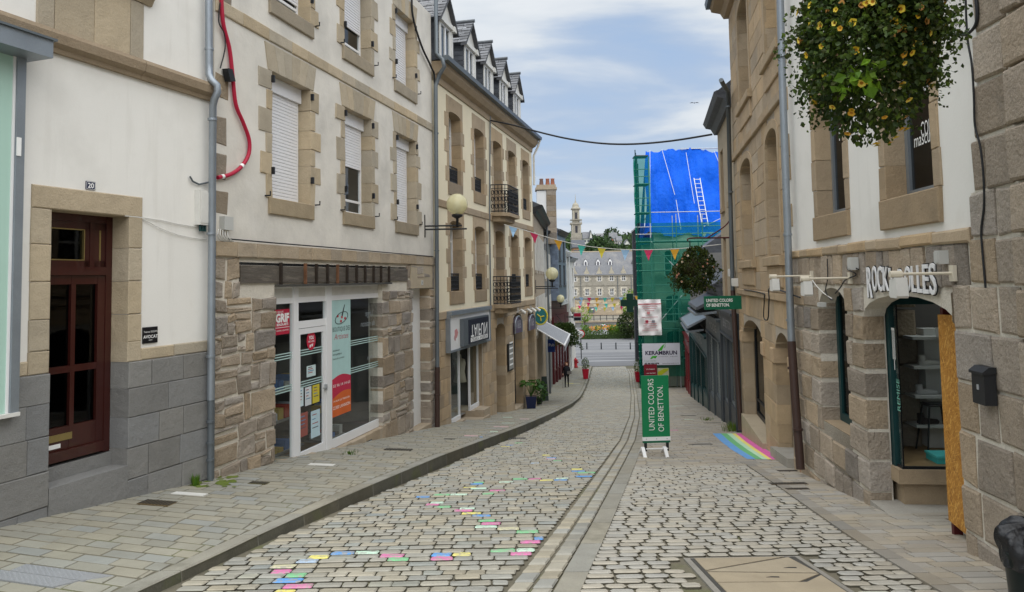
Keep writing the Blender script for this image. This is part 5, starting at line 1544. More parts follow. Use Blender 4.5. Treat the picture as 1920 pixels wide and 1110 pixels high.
mb.quad(F3.p(a, n1, c), F3.p(b, n1, c), F3.p(b, n1, d), F3.p(a, n1, d)); mb.quad(F3.p(b, n0, c), F3.p(b, n1, c), F3.p(b, n1, d), F3.p(b, n0, d)); mb.quad(F3.p(a, n0, d), F3.p(b, n0, d), F3.p(b, n1, d), F3.p(a, n1, d)); mb.quad(F3.p(a, n0, c + .3), F3.p(b, n0, c + .3), F3.p(b, n1, c + .3), F3.p(a, n1, c + .3))
mb.build('room', 'interior_wall', h3)
for k in range(5):
    uu = shp[0] + .3 + k * (shp[1] - shp[0] - .5) / 4
    if us_[1] - .2 < uu < us_[2] + .2: continue
    t2 = thing('dress_form', F3.p(uu, -.7, z_l), ['mauve', 'grey', 'x', 'green', 'cream'][k] + ' garment on a dress form inside the shop under the flipped sign', 'mannequin')
    cc = [(.3, .15, .3), (.3, .3, .32), (0, 0, 0), (.3, .4, .3), (.6, .55, .45)][k]
    mb = MB(); mb.lathe(F3.p(uu, -.7, z_l + .75), [(.02, 0), (.22, .02), (.16, .35), (.2, .62), (.17, .75), (.06, .8), (.05, .9), (.01, .92)], 12, 0, cc); mb.build('garment', 'cloth', t2)
    mb = MB(); mb.tube([F3.p(uu, -.7, z_l), F3.p(uu, -.7, z_l + .76)], .02, 6); mb.build('stand', 'galv', t2)
def leafdoor(F, h, dep, parent, mat, panels=3):
    mb = MB(); mb.box(F, h[0], h[1], -dep - .05, -dep, h[2], h[3]); o = mb.build('door', mat, parent)
    w_ = (h[1] - h[0])
    for i in range(2):
        for j in range(panels):
            z0_ = h[2] + .15 + j * (h[3] - h[2] - .3) / panels
            mb = MB(); mb.block(F, h[0] + w_ * (.08 + .46 * i), h[0] + w_ * (.46 + .46 * i), -dep, -dep + .03, z0_, z0_ + (h[3] - h[2] - .3) / panels - .08, .02); mb.build('panel', mat, o)
    return o
leafdoor(F3, dor, .38, h3, 'zinc_dark')
for h in (ar1, ar2):
    window(F3, [h[0], h[1], h[2] + .3, h[3], h[4]], h3, .3, 'black_metal', .07, 2, (.35, .78), room=1.2)
    mb = MB(); mb.box(F3, h[0], h[1], -.4, .05, h[2] - .3, h[2] + .3); mb.build('step', 'granite', h3)
for k, (pa, pb, yt, yb) in enumerate(((963, 976, 594, 626), (990, 1001, 591, 620))):
    a, b = F3.pix(pa, 610, .05)[0], F3.pix(pb, 610, .05)[0]
    z1_, z0_ = F3.pix(pa, yt, .05)[1], F3.pix(pa, yb, .05)[1]
    t_ = thing('arched_sign', F3.p((a + b) / 2, .05, z0_), 'violet grey arched sign board over the ' + ('nearer' if k == 0 else 'farther') + ' arched shop door', 'sign')
    hh = [a, b, z0_, z1_, .35]
    mb = MB(); mb.prism(F3, [(a, z0_), (b, z0_)] + arch_pts(hh)[::-1], .04, .10, 0, (.11, .085, .13)); mb.build('board', 'plain', t_)
    mb = MB(); mb.tube([F3.p(p, .11, q_) for p, q_ in [(a, z0_)] + arch_pts(hh) + [(b, z0_)]], .03, 6); mb.build('rim', 'zinc', t_)
    lettering(F3, 'V&B', (a + b) / 2, (z0_ + z1_) / 2, .102, .45, 'grey_ink', t_)
a, b = F3.pix(952, 670, .05)[0], F3.pix(961, 670, .05)[0]
z1_, z0_ = F3.pix(952, 645, .05)[1], F3.pix(952, 697, .05)[1]
t_ = thing('menu_board', F3.p((a + b) / 2, .05, z0_), 'framed grey menu board on the stone pier between the doors', 'menu board')
mb = MB(); mb.box(F3, a, b, .03, .09, z0_, z1_); mb.build('frame', 'black_metal', t_)
mb = MB(); mb.box(F3, a + .05, b - .05, .0901, .1, z0_ + .06, z1_ - .06, 0, (.28, .28, .26)); mb.build('sheet', 'plain_matt', t_)
for k in range(5):
    mb = MB(); mb.box(F3, a + .1, b - .12, .1001, .104, z0_ + .2 + k * .2, z0_ + .26 + k * .2); mb.build('print_line', 'white_ink', t_)
for k, px_ in enumerate((976, 988, 996, 1004)):
    uu, zz_ = F3.pix(px_, 583 - k * 1.5, .2)
    t_ = thing('spotlight', F3.p(uu, 0, zz_), ['first', 'second', 'third', 'last'][k] + ' small white spotlight in the row over the arched doors', 'spotlight', None)
    mb = MB(); mb.tube([F3.p(uu, 0, zz_), F3.p(uu, .25, zz_)], .015, 6); mb.build('arm', 'galv', t_)
    mb = MB(); mb.tube([F3.p(uu - .03, .22, zz_ + .05), F3.p(uu + .08, .36, zz_ - .09)], [.04, .07], 8); mb.build('head', 'white_dirty', t_)
# drainpipe between second and third house
q = lambda x_, y_, n_=.12: F3.p(F3.pix(x_, y_, n_)[0], n_, F3.pix(x_, y_, n_)[1])
pipe('drainpipe', [q(817, -30), q(818, 100), q(830, 112, .35), q(833, 125, .4), q(824, 140, .2), q(817, 160), q(819, 430), q(820, 690)], .055, 'zinc_dark', 'dark grey drainpipe at the corner of the cream house', clips=[q(818, 250), q(819, 470)])
pipe('drainpipe', [q(820, 688), q(820, 808)], .07, 'brown_pipe', 'short dark brown pipe standing on the pavement below the cream house corner', clips=[q(820, 740)])
pipe('drainpipe', [F3.p(L3 + .02, .4, zr0), F3.p(L3 + .02, .3, zr0 - .3), F3.p(L3 + .0, .1, zr0 - .7), F3.p(L3, .1, zr0 - 2.0)], .05, 'white_dirty', 'white downpipe bend at the far end of the cream house gutter')
wire('wall_cable', [q(919, 190, .06), q(919, 240, .05), q(918, 400, .05), q(920, 575, .05)], .025, 'zinc_dark', 'thin pipe running down the cream wall beside the middle windows')
def globe_lamp(P, r, wallP, label, arm_z=-.0):
    P = Vector(P); wallP = Vector(wallP)
    t_ = thing('globe_lamp', P - Vector((0, 0, r + .3)), label, 'street lamp', 'globe wall lamps along the street')
    mb = MB(); mb.ball(P, r, 24); mb.build('globe', 'globe', t_)
    mb = MB(); mb.lathe(P - Vector((0, 0, r * .95)), [(.05, 0), (.06, .12), (.09, .16), (.09, .3), (.02, .34)], 10, 0, (.7, .68, .6)); mb.build('bulb', 'plain', t_)
    mb = MB(); mb.lathe(P - Vector((0, 0, r + .02)), [(.01, -.3), (.035, -.3), (.035, -.08), (.05, -.07), (.14, -.02), (.15, .03), (.01, .06)], 12); mb.build('holder', 'black_metal', t_)
    a = Vector((wallP.x, wallP.y, P.z - r - .28)); b = P - Vector((0, 0, r + .28))
    d = (b - a).normalized()
    mb = MB(); mb.tube([a, b + d * .12], .022, 6); mb.tube([a - Vector((0, 0, .09)), b + d * .25 - Vector((0, 0, .09))], .022, 6); mb.tube([a - Vector((0, 0, .3)), a + Vector((0, 0, .3))], .025, 6); mb.build('bracket', 'black_metal', t_)
    return t_
P = at_y(857, 383, 19.5); globe_lamp(P, .285, F2.p(F2.uy(19.5), 0, 0), 'nearest yellowish glass globe lamp, on the corner of the cream house')
P = at_y(1035, 513, 33.0); globe_lamp(P, .285, F4.p(F4.uy(33), 0, 0), 'glass globe lamp just past the cream house, second along the street')
P = at_y(1051, 560, 50); globe_lamp(P, .27, F4.p(F4.uy(50), 0, 0), 'globe lamp in front of the maroon shop front, third along the street')
P = at_y(1075, 581, 61); globe_lamp(P, .24, F4b.p(F4b.uy(61), 0, 0), 'far globe lamp left of the red and black hanging sign')
P = at_y(1087.5, 583, 64); globe_lamp(P, .2, F4b.p(F4b.uy(64), 0, 0), 'farthest globe lamp, right above the red and black hanging sign')
# ================================================================== LEFT 4..7
zo = F4.g
def simple_house(F, u0, u1, z1, label, wm, cols, rows_z, wsize, parentname='house', roof='slate', rr=1.6, eave=.35, depth=7, n=0.0, wm2=None, wn=None, eave_mat='black_metal', zlow=-8):
    t_ = thing('house', F.p((u0 + u1) / 2, n, F.g((u0 + u1) / 2)), label, 'house')
    holes = []
    for z in rows_z:
        for i in range(cols):
            c = u0 + (u1 - u0) * (i + .5) / cols
            holes.append([c - wsize[0] / 2, c + wsize[0] / 2, z, z + wsize[1], 0])
    wall(F, u0, u1, zlow, z1, holes, t_, [wm, wm2 or wm], rd=.18, depth=depth, n=n)
    F_ = F
    if n:
        F_ = Fr(F.p(0, n, 0).x, F.p(0, n, 0).y, F.p(F.L, n, 0).x, F.p(F.L, n, 0).y, F.side)
    for h in holes:
        window(F_, h, t_, .14, 'white_paint', .06, 2, (.6,), room=.6)
        mb = MB(); mb.box(F_, h[0] - .1, h[1] + .1, -.1, .06, h[2] - .14, h[2] - .003); mb.build('sill', wm2 or wm, t_)
        if wn:
            for s_ in (-1, 1):
                a = h[0] - .02 if s_ < 0 else h[1] + .02
                mb = MB(); mb.box(F_, min(a, a + s_ * .35), max(a, a + s_ * .35), .003, .04, h[2], h[3]); mb.build('shutter', wn, t_)
    mb = MB(); mb.side(F_, [(eave, z1 + .0), (eave, z1 + .1), (-depth / 2, z1 + rr * 1.5), (-depth, z1 + .1), (-depth, z1)], u0, u1); mb.build('roof', roof, t_)
    mb = MB(); mb.side(F_, [(-.02, z1 - .28), (.1, z1 - .28), (.2, z1 - .1), (eave, z1 - .06), (eave + .08, z1 + .08), (eave, z1 + .12), (-.02, z1 - .001)], u0, u1); mb.build('eaves', eave_mat, t_)
    return t_, F_
t4, _ = simple_house(F4, 0, 10.7, 4.75, 'narrow grey stone house with black eaves just past the cream house', 'granite', 4, (2.0, -.9), (.9, 1.7), wm2='mortar_grey', wn='white_dirty', rr=1.3)
h = F4
ch = thing('chimney_stack', F4.p(7, -3, 7), 'brown and white stone chimney with three clay pots behind the grey house', 'chimney')
P = at_y(1024, 395, 44)
mb = MB(); fw_ = Fw((P.x, P.y, P.z))
mb.box(fw_, -.55, .0, -.5, .5, -2, 1.15); mb.build('panel', 'render_pale', ch)
mb = MB()
for k in range(10): mb.box(fw_, .0 + .003, .58, -.5, .55, -2 + k * .32, -2 + k * .32 + .31, 0, stone_tint(.1, .35))
mb.build('quoin', 'granite_rough', ch)
mb = MB(); mb.box(fw_, -.62, .64, -.56, .6, 1.2, 1.34); mb.box(fw_, -.55, .58, -.5, .55, 1.341, 1.5); mb.build('cap', 'granite', ch)
for k, du in enumerate((-.25, .12, .42)):
    mb = MB(); mb.lathe(fw_.p(du, 0, 1.5), [(.12, 0), (.13, .1), (.10, .35), (.13, .4), (.11, .42), (.02, .42)], 10, 0, (1, 1, 1) if k else (.6, .9, 1.2)); mb.build('pot', 'terracotta', ch)
t4b, _ = simple_house(F4, 10.75, 21.6, 4.3, 'darker grey stone house between the grey house and the slate hung gable', 'granite_dark', 4, (1.6, -1.2), (.9, 1.7), wm2='mortar_grey', wn='white_dirty', rr=1.2)
t5, F5 = simple_house(F4b, 0, 4.6, 5.1, 'slate hung house jettied out over a maroon shop front', 'slate_blue', 2, (3.0, 1.1), (1.0, 1.5), n=.55, rr=1.0, wm2='slate', eave=.25, zlow=.0)
wall(F4b, 0, 8.6, -8, -.002, [], t5, 'maroon', n=.02, depth=3, name='ground_floor')
# slate hanging courses on the gable facing up the street
mb = MB()
for k in range(31):
    z0_ = 5.05 - (k + 1) * .16
    x = -.8
    while x < .0:
        mb.add([F5.p(-.015, x, z0_), F5.p(-.015, x + .2, z0_), F5.p(-.003, x + .2, z0_ + .158), F5.p(-.003, x, z0_ + .158)], [(0, 1, 2, 3)], 0, tuple([R.uniform(.8, 1.2)] * 3))
        x += .205
o = mb.build('hung_slates', 'slate_blue', t5); o['kind'] = 'stuff'
mb = MB()
for k in range(6): mb.box(F4b, .1 + k * 1.6, .5 + k * 1.6, .021, .12, -7, -2.01)
mb.box(F4b, .05, 8.55, .021, .16, -2.0, -1.2); mb.build('shop_front', 'maroon', t5)
FM_ = Fr(F4b.p(0, .12, 0).x, F4b.p(0, .12, 0).y, F4b.p(12, .12, 0).x, F4b.p(12, .12, 0).y, 1)
for k in range(5): window(FM_, [.52 + k * 1.6, 1.68 + k * 1.6, -5.2, -2.05, 0], t5, .04, 'maroon', .06, 1, (), room=0)
t6, _ = simple_house(F4b, 4.7, 8.6, 3.7, 'white house with a pale slate roof past the maroon shop', 'render_pale', 2, (1.5, -.1), (.8, 1.3), n=.15, roof='slate_pale', rr=2.2, eave_mat='white_paint', zlow=-.5)
t7, _ = simple_house(F4b, 8.7, 12.7, 3.3, 'last white house on the left before the square', 'render_white', 2, (1.0, -1.7), (.8, 1.5), n=.2, roof='slate_pale', rr=1.5, eave_mat='zinc')
pipe('drainpipe', [F4b.p(8.65, .3, 3.6), F4b.p(8.65, .3, -6)], .06, 'white_paint', 'white pipe between the two white houses far down the street')
pipe('drainpipe', [F4.p(10.72, .2, 4.7), F4.p(10.72, .2, -5)], .06, 'zinc_dark', 'dark pipe between the two grey stone houses')
# awning
aw = thing('awning', F4.p(4, 0, -2), 'grey striped sloping shop awning with white valance below the second globe lamp', 'awning')
A0, A1 = Vector((1.02, 33, -.60)), Vector((1.55, 39.4, -.60)); B0, B1 = Vector((2.24, 33, -1.35)), Vector((2.96, 39.4, -1.35))
mb = MB()
K = 24
for i in range(K):
    t0, t1 = i / K, (i + 1) / K
    c = (.20, .21, .225) if i % 2 else (.33, .34, .36)
    mb.quad(A0.lerp(A1, t0), A0.lerp(A1, t1), B0.lerp(B1, t1), B0.lerp(B1, t0), 0, c)
mb.build('canopy', 'awning', aw)
mb = MB(); mb.tube([B0, B1], .05, 8); mb.tube([A0, B0], .03, 6); mb.tube([A1, B1], .03, 6); mb.build('bar', 'white_paint', aw)
mb = MB(); mb.quad(B0, B1, B1 - Vector((0, 0, .3)), B0 - Vector((0, 0, .3)), 0, (.36, .37, .39)); mb.build('valance', 'awning', aw)
def blade(P, w_, h_, label, tint, lines=(), frame=None, name='hanging_sign', mat='plain', yaw=0.0, th=.06, arm=None, rnd=False):
    F_ = Fw(P, yaw)
    t_ = thing(name, P, label, 'sign')
    mb = MB()
    if rnd: mb.prism(F_, [(w_ / 2 * math.cos(k * math.pi / 10), h_ / 2 + h_ / 2 * math.sin(k * math.pi / 10)) for k in range(20)], -th / 2, th / 2, 0, tint)
    else: mb.box(F_, -w_ / 2, w_ / 2, -th / 2, th / 2, 0, h_, 0, tint)
    mb.build('board', mat, t_)
    if arm: 
        mb = MB(); mb.tube([F_.p(-w_ / 2 if arm < 0 else w_ / 2, 0, h_ * .5), F_.p(arm, 0, h_ * .5)], .02, 6); mb.build('arm', 'black_metal', t_)
    for s_, u_, z_, size, mt, kw in lines: lettering(F_, s_, u_, z_, th / 2 + .003, size, mt, t_, **kw)
    return t_, F_
P = at_y(1013.5, 607, 32.6)
t_, F_ = blade(P, .52, .66, 'round teal and yellow sign hanging at the end of the cream house', (.02, .16, .17), rnd=True, arm=-.4)
mb = MB(); mb.tube([F_.p(.30 * math.cos(k * .3142), .0, .33 + .36 * math.sin(k * .3142)) for k in range(21)], .04, 6, 0, (.62, .52, .06)); mb.build('rim', 'plain', t_)
mb = MB(); mb.tube([F_.p(-.14, .035, .42), F_.p(0, .035, .3), F_.p(.02, .035, .12)], .03, 5, 0, (.62, .52, .06)); mb.tube([F_.p(0, .035, .3), F_.p(.17, .035, .34)], .03, 5, 0, (.62, .52, .06)); mb.build('emblem', 'plain', t_)
P = at_y(1034, 660, 36.5); blade(P, .36, .62, 'blue shop sign under the grey awning', (.012, .045, .26), [('Pub', 0, .35, .2, 'white_ink', {})], yaw=.3)
P = at_y(1083, 602, 60)
t_, F_ = blade(P, .65, .68, 'square hanging sign, red above black with a white stripe', (.55, .55, .55), arm=-.7)
mb = MB(); mb.box(F_, -.29, .27, .0305, .04, .36, .64, 0, (.45, .01, .04)); mb.box(F_, -.29, .27, .0305, .04, .06, .30, 0, (.012, .012, .02)); mb.build('fields', 'plain', t_)
t_ = thing('small_awning', F4b.p(8, 0, -3), 'small white slanted canopy under the red and black sign', 'awning')
A0 = at_y(1066, 596, 61); 
mb = MB(); c0, c1, d0_, d1_ = F4b.p(6.5, .2, -2.3), F4b.p(9.5, .2, -2.3), F4b.p(6.5, 1.2, -3.0), F4b.p(9.5, 1.2, -3.0)
mb.quad(c0, c1, d1_, d0_, 0, (.6, .58, .55)); mb.quad(d0_, d1_, d1_ - Vector((0, 0, .35)), d0_ - Vector((0, 0, .35)), 0, (.6, .58, .55)); mb.build('canopy', 'awning', t_)
mb = MB(); mb.tube([c0, d0_], .03, 6); mb.tube([d0_, d1_], .03, 6); mb.build('frame', 'white_paint', t_)
# ================================================================== RIGHT 1: white and stone shop with arches
def proj_x(P):
    d = Vector(P) - CAM
    return PPX + FOC * d.dot(_rt) / d.dot(_fw)
def n_for_px(F, u, z, px):
    lo, hi = 0.0, 3.0
    for _ in range(40):
        m_ = (lo + hi) / 2
        x = proj_x(F.p(u, m_, z))
        if (x > px) == (F.side < 0): lo = m_
        else: hi = m_
    return (lo + hi) / 2
LR1 = E1.L
u_top, u_bot = E1.pix(1834, 60)[0], E1.pix(1814, 1000)[0]
z_top, z_bot = E1.pix(1834, 60)[1], E1.pix(1814, 1000)[1]
ue = lambda z: u_bot + (u_top - u_bot) * min(1, max(0, (z - z_bot) / (z_top - z_bot)))
uc0 = u_top                                       # joint with the nearer house
g1 = thing('house', E1.p(8, 0, E1.g(8)), 'white rendered house over brown stone arches with raised shop lettering', 'house')
zt1 = (E1.pix(1508, 470)[1] + E1.pix(1832, 422)[1]) / 2
zb1 = (E1.pix(1508, 483)[1] + E1.pix(1832, 452)[1]) / 2
wa = hole(E1, 1528, 100, 1580, 405); wb = hole(E1, 1657, 60, 1746, 376)
for h in (wa, wb): h[3] = wb[2] + 2.0
wb[2] = E1.pix(1700, 366)[1]; wa[2] = E1.pix(1553, 403)[1]
zsp = E1.pix(1533, 578)[1]
hc = [E1.pix(1593, 700)[0], E1.pix(1541, 700)[0], E1.pix(1592, 815)[1], E1.pix(1560, 541)[1], 0]; hc[4] = max(.2, hc[3] - zsp)
hd = [E1.pix(1806, 800)[0], E1.pix(1627, 750)[0], E1.g(5) - 1.5, E1.pix(1697, 556)[1], 0]; hd[4] = max(.25, hd[3] - E1.pix(1614, 590)[1])
wall(E1, uc0, LR1, zt1, 8.0, [wa, wb], g1, ['render_white', 'granite'], rd=.24, name='upper_wall', body=False)
wall(E1, uc0, LR1, -2.2, zt1 - .003, [hc, hd], g1, ['mortar', 'mortar'], rd=.24, name='lower_wall', body=False)
mb = MB()
for u_ in (uc0, LR1): mb.quad(E1.p(u_, 0, -2.2), E1.p(u_, -6, -2.2), E1.p(u_, -6, 8), E1.p(u_, 0, 8))
mb.quad(E1.p(uc0, -6, -2.2), E1.p(LR1, -6, -2.2), E1.p(LR1, -6, 8), E1.p(uc0, -6, 8))
mb.build('rear_wall', 'render_white', g1)
mb = MB(); mb.quad(E1.p(uc0, -.35, 7.9), E1.p(LR1, -.35, 7.9), E1.p(LR1, -6, 7.9), E1.p(uc0, -6, 7.9)); mb.build('added_roof_glass', 'glass', g1)  # unseen pane added over the open shell to let daylight into the porch room
st = Pieces('stone', ['granite_rough', 'granite_brown'], g1)
tf = lambda: tuple(v * 1.1 for v in stone_tint(.12, .27))
ring_course(E1, st, ue(zt1), LR1, zb1, zt1, .05, (.3, .8), 1, lambda: tuple(v * 1.15 for v in stone_tint(.08, .14)), .02, .01)
zmid = max(hc[3], hd[3]) + .04
ashlar(E1, st, hd[0], LR1, -1.95, zmid, (.32, .40), (.3, .68), [hc, hd], out=.03, back=-.05, rd=.22, joint=.042, bev=.018, jit=.015, mat=0, tintf=tf)
x = ue(zmid)
while x < LR1 - .05:                                              # tall radiating stones over the arches
    e = x + R.uniform(.17, .34)
    if LR1 - e < .15: e = LR1
    k_ = R.uniform(-.05, .05)
    st.new().block(E1, x + .012, e - .012, -.05, .03 + R.uniform(-.005, .01), zmid + .015, zb1 - .01, .018, 0, tf(), .01, [(0, 0), (0, 0), (k_, 0), (k_, 0)])
    x = e
for h in (wa, wb):
    surround(E1, st, h, .17, .14, .42, .4, .32, rd=.20, out=.016, mat=1, tintf=lambda: tuple(v * 1.1 for v in stone_tint(.05, .12)), jit=.006, sillover=.14, sillout=.03)
z = zt1 + .01
while z < 8:                                                      # quoins beside the pipe
    st.new().block(E1, LR1 - R.choice((.3, .42)), LR1, -.05, .02, z, z + .36, .015, 1, tuple(v * 1.1 for v in stone_tint(.05, .14)), .006)
    z += .37
st.flush()
for h, rows in ((wa, ()), (wb, ())): window(E1, h, g1, .20, 'zinc', .07, 1, rows, glass='glass_dark', room=1.0)
uu = (wb[0] + wb[1]) / 2
for s_, px_, py_, sz, sl_ in (('MASCULIN', 1722, 158, .26, 0), ('COIFFURE', 1735, 238, .22, 0), ('masculin', 1722, 260, .2, .1)):
    uu, zz_ = E1.pix(px_, py_, -.2)
    lettering(E1, s_, uu - .1, zz_, -.222, sz, 'white_ink', g1, udir=-1, slant=sl_, width=.62 if s_ == 'MASCULIN' else .5)
uu, zz_ = E1.pix(1572, 252, -.2); lettering(E1, 'F', uu, zz_, -.222, .24, 'white_ink', g1, udir=-1)
# arched side window with dark teal frame
window(E1, hc, g1, .22, 'teal_paint', .09, 1, (), glass='glass_dark', room=.3, inner='dark_void')
mb = MB(); mb.box(E1, hc[0] + .004, hc[1] - .004, -.23, .0, hc[2] - .9, hc[2] - .001); mb.build('window_sill', 'granite_brown', g1)
# porch
pz = E1.g(hd[1]) + .06
n_in = -2.6
mb = MB()
a, b = hd[0] - .15, hd[1] + .3
mb.box(E1, hd[0] - .1, hd[1] + .05, n_in, .02, -2.0, pz); mb.build('porch_floor', 'concrete', g1)
mb = MB()
mb.quad(E1.p(a, -.24, -2), E1.p(a, n_in, -2), E1.p(a, n_in, hd[3] + .1), E1.p(a, -.24, hd[3] + .1))
mb.quad(E1.p(a, n_in, -2), E1.p(b + 1.8, n_in, -2), E1.p(b + 1.8, n_in, hd[3] + .1), E1.p(a, n_in, hd[3] + .1))
mb.quad(E1.p(a, -.24, hd[3] - .02), E1.p(b + 1.8, -.24, hd[3] - .02), E1.p(b + 1.8, -.9, hd[3] - .02), E1.p(a, -.9, hd[3] - .02), 1)  # ceiling stops short so daylight through the added roof pane fills the room
mb.quad(E1.p(b + 1.8, -.24, -2), E1.p(b + 1.8, n_in, -2), E1.p(b + 1.8, n_in, hd[3] + .1), E1.p(b + 1.8, -.24, hd[3] + .1))
mb.build('room', ['interior', 'maroon'], g1)
st = Pieces('inner_stone', ['granite_rough'], g1)
for k in range(8):
    st.new().block(Fr(E1.p(hd[1] + .9, 0, 0).x, E1.p(hd[1] + .9, 0, 0).y, E1.p(hd[1] + .9, -3, 0).x, E1.p(hd[1] + .9, -3, 0).y, 1), .5, .95, -.3, .03, pz + k * .36, pz + k * .36 + .34, .03, 0, stone_tint(.1, .15), .015)
st.flush()
nv = -.28
vu, vz = E1.pix(1694, 880, nv)
vt = hd[3] - .12
vtr = thing('display_window', E1.p(vu, nv, pz), 'teal framed corner display window set back inside the stone arch', 'shop window')
mb = MB(); mb.box(E1, vu - .02, hd[1] + .25, n_in + .2, nv + .06, vz - .16, vz); mb.build('sill', 'granite_brown', vtr)
mb = MB(); mb.box(E1, vu + .06, hd[1] + .25, n_in + .2, nv - .02, pz - .3, vz - .161); mb.build('base', 'granite_brown', vtr)
mb = MB()
mb.box(E1, hd[1] - .06, hd[1] + .06, nv - .05, nv + .03, vz, vt); mb.box(E1, vu, hd[1] + .06, nv - .05, nv + .02, vt, vt + .12)
mb.box(E1, vu + .0, vu + .03, n_in + .2, nv - .05, vt, vt + .12)
mb.build('frame', 'teal_paint', vtr)
mb = MB(); mb.box(E1, vu, vu + .012, nv - .012, nv + .0, vz, vt); mb.box(E1, vu, hd[1], nv - .02, nv + .01, vz + .001, vz + .03); mb.box(E1, vu - .0, vu + .03, n_in + .2, nv - .02, vz + .001, vz + .03); mb.build('corner_bead', 'black_metal', vtr)
mb = MB(); mb.quad(E1.p(vu, nv, vz), E1.p(hd[1], nv, vz), E1.p(hd[1], nv, vt), E1.p(vu, nv, vt)); mb.build('pane', 'glass', vtr)
mb = MB(); mb.quad(E1.p(vu, nv, vz), E1.p(vu, n_in + .2, vz), E1.p(vu, n_in + .2, vt), E1.p(vu, nv, vt)); mb.build('pane', 'glass', vtr)
mb = MB()                                                          # comb-like white decal on the pane
for k in range(9): mb.box(E1, vu + .06 + k * .028, vu + .072 + k * .028, nv + .003, nv + .005, vt - .45 - (.3 if k % 2 else .18), vt - .3)
mb.box(E1, vu + .06, vu + .3, nv + .003, nv + .005, vt - .3, vt - .27); mb.build('decal', 'white_ink', vtr)
lettering(E1, 'REMISE', vu + .03, (vz + vt) / 2 - .1, nv + .004, .12, 'plain', vtr, rot=90, tint=(.2, .5, .4), udir=-1)
FV = Fr(E1.p(vu, 0, 0).x, E1.p(vu, 0, 0).y, E1.p(vu, -3, 0).x, E1.p(vu, -3, 0).y, 1)     # looks at the camera, u goes inwards
mb = MB(); mb.box(E1, vu + .05, hd[1] + 1.4, n_in + .25, nv - .06, vz + .001, vz + .02); mb.build('floor', 'floor_wood', vtr)
t_ = thing('teal_box', FV.p(.85, -.3, vz + .02), 'turquoise flat box lying on the display window floor', 'box')
mb = MB(); mb.box(FV, .72, 1.15, -.45, -.16, vz + .021, vz + .085, 0, (.05, .42, .40)); mb.build('body', 'plain', t_)
mb = MB(); mb.box(FV, .71, 1.16, -.46, -.15, vz + .086, vz + .11, 0, (.08, .52, .50)); mb.build('lid', 'plain', t_)
lettering(FV, 'ROCKIN', .93, vz + .055, -.158, .04, 'dark_ink', t_)
sh = thing('shelf_unit', FV.p(1.2, -1.0, vz), 'white shelf unit stacked with shoes inside the arch shop', 'shelf')
mb = MB(); mb.box(FV, 1.0, 1.2, -1.2, -1.0, vz + .02, vz + 1.5, 0, (.62, .62, .6)); mb.build('upright', 'plain_matt', sh)
for k in range(4):
    mb = MB(); mb.box(FV, .78, 1.75, -1.25, -.8, vz + .3 + k * .36, vz + .335 + k * .36, 0, (.62, .62, .6)); mb.build('board', 'plain_matt', sh)
def shoe(P, cc, lab):
    t_ = thing('shoe', P, lab, 'shoe')
    mb = MB(); P = Vector(P)
    mb.tube([P + FV.e * d for d in (-.12, -.08, 0, .07, .12, .14)], [.02, .045, .045, .035, .03, .01], 8, 0, cc); mb.tube([P + FV.e * -.07, P + FV.e * -.08 + Vector((0, 0, .1))], [.045, .04], 8, 0, cc); mb.build('upper', 'plain_matt', t_)
    mb = MB(); mb.box(FV, (P - FV.o).dot(FV.e) - .13, (P - FV.o).dot(FV.e) + .14, (P - FV.o).dot(FV.n) - .04, (P - FV.o).dot(FV.n) + .04, P.z - .055, P.z - .03, 0, (.5, .5, .5)); mb.build('sole', 'plain_matt', t_)
shoe(FV.p(.95, -.9, vz + .72), (.5, .5, .5), 'pale trainer on the middle shelf inside the arch shop')
shoe(FV.p(1.35, -.9, vz + .72), (.05, .05, .06), 'black shoe right on the middle shelf inside the arch shop')
shoe(FV.p(.95, -.9, vz + .36), (.06, .05, .05), 'dark shoe on the bottom shelf inside the arch shop')
shoe(FV.p(1.3, -.9, vz + .36), (.35, .02, .03), 'red shoe on the bottom shelf inside the arch shop')
shoe(FV.p(1.0, -.9, vz + 1.08), (.55, .54, .5), 'cream shoe on the upper shelf inside the arch shop')
t_ = thing('price_card', FV.p(1.25, -.78, vz + 1.4), 'small white card leaning on the top shelf of the arch shop', 'card')
mb = MB(); mb.box(FV, 1.05, 1.4, -.79, -.78, vz + 1.41, vz + 1.53); mb.build('card', 'white_ink', t_)
lettering(FV, 'VENDEUSE', 1.225, vz + 1.47, -.778, .07, 'dark_ink', t_, width=.28)
st_ = thing('stool', FV.p(.95, -.7, vz), 'black metal stool standing in the display window', 'stool')
mb = MB(); mb.tube([FV.p(.86, -.62, vz + .6), FV.p(1.1, -.62, vz + .6), FV.p(1.1, -.85, vz + .6), FV.p(.86, -.85, vz + .6), FV.p(.86, -.62, vz + .6)], .012, 6); mb.box(FV, .87, 1.09, -.84, -.63, vz + .6, vz + .62); mb.build('seat', 'black_metal', st_)
for a_, b_ in ((.8, -.58), (1.16, -.58), (1.16, -.9), (.8, -.9)):
    mb = MB(); mb.tube([FV.p(a_, b_, vz + .03), FV.p(.98 + (a_ - .98) * .6, -.74 + (b_ + .74) * .6, vz + .6)], .011, 6); mb.build('leg', 'black_metal', st_)
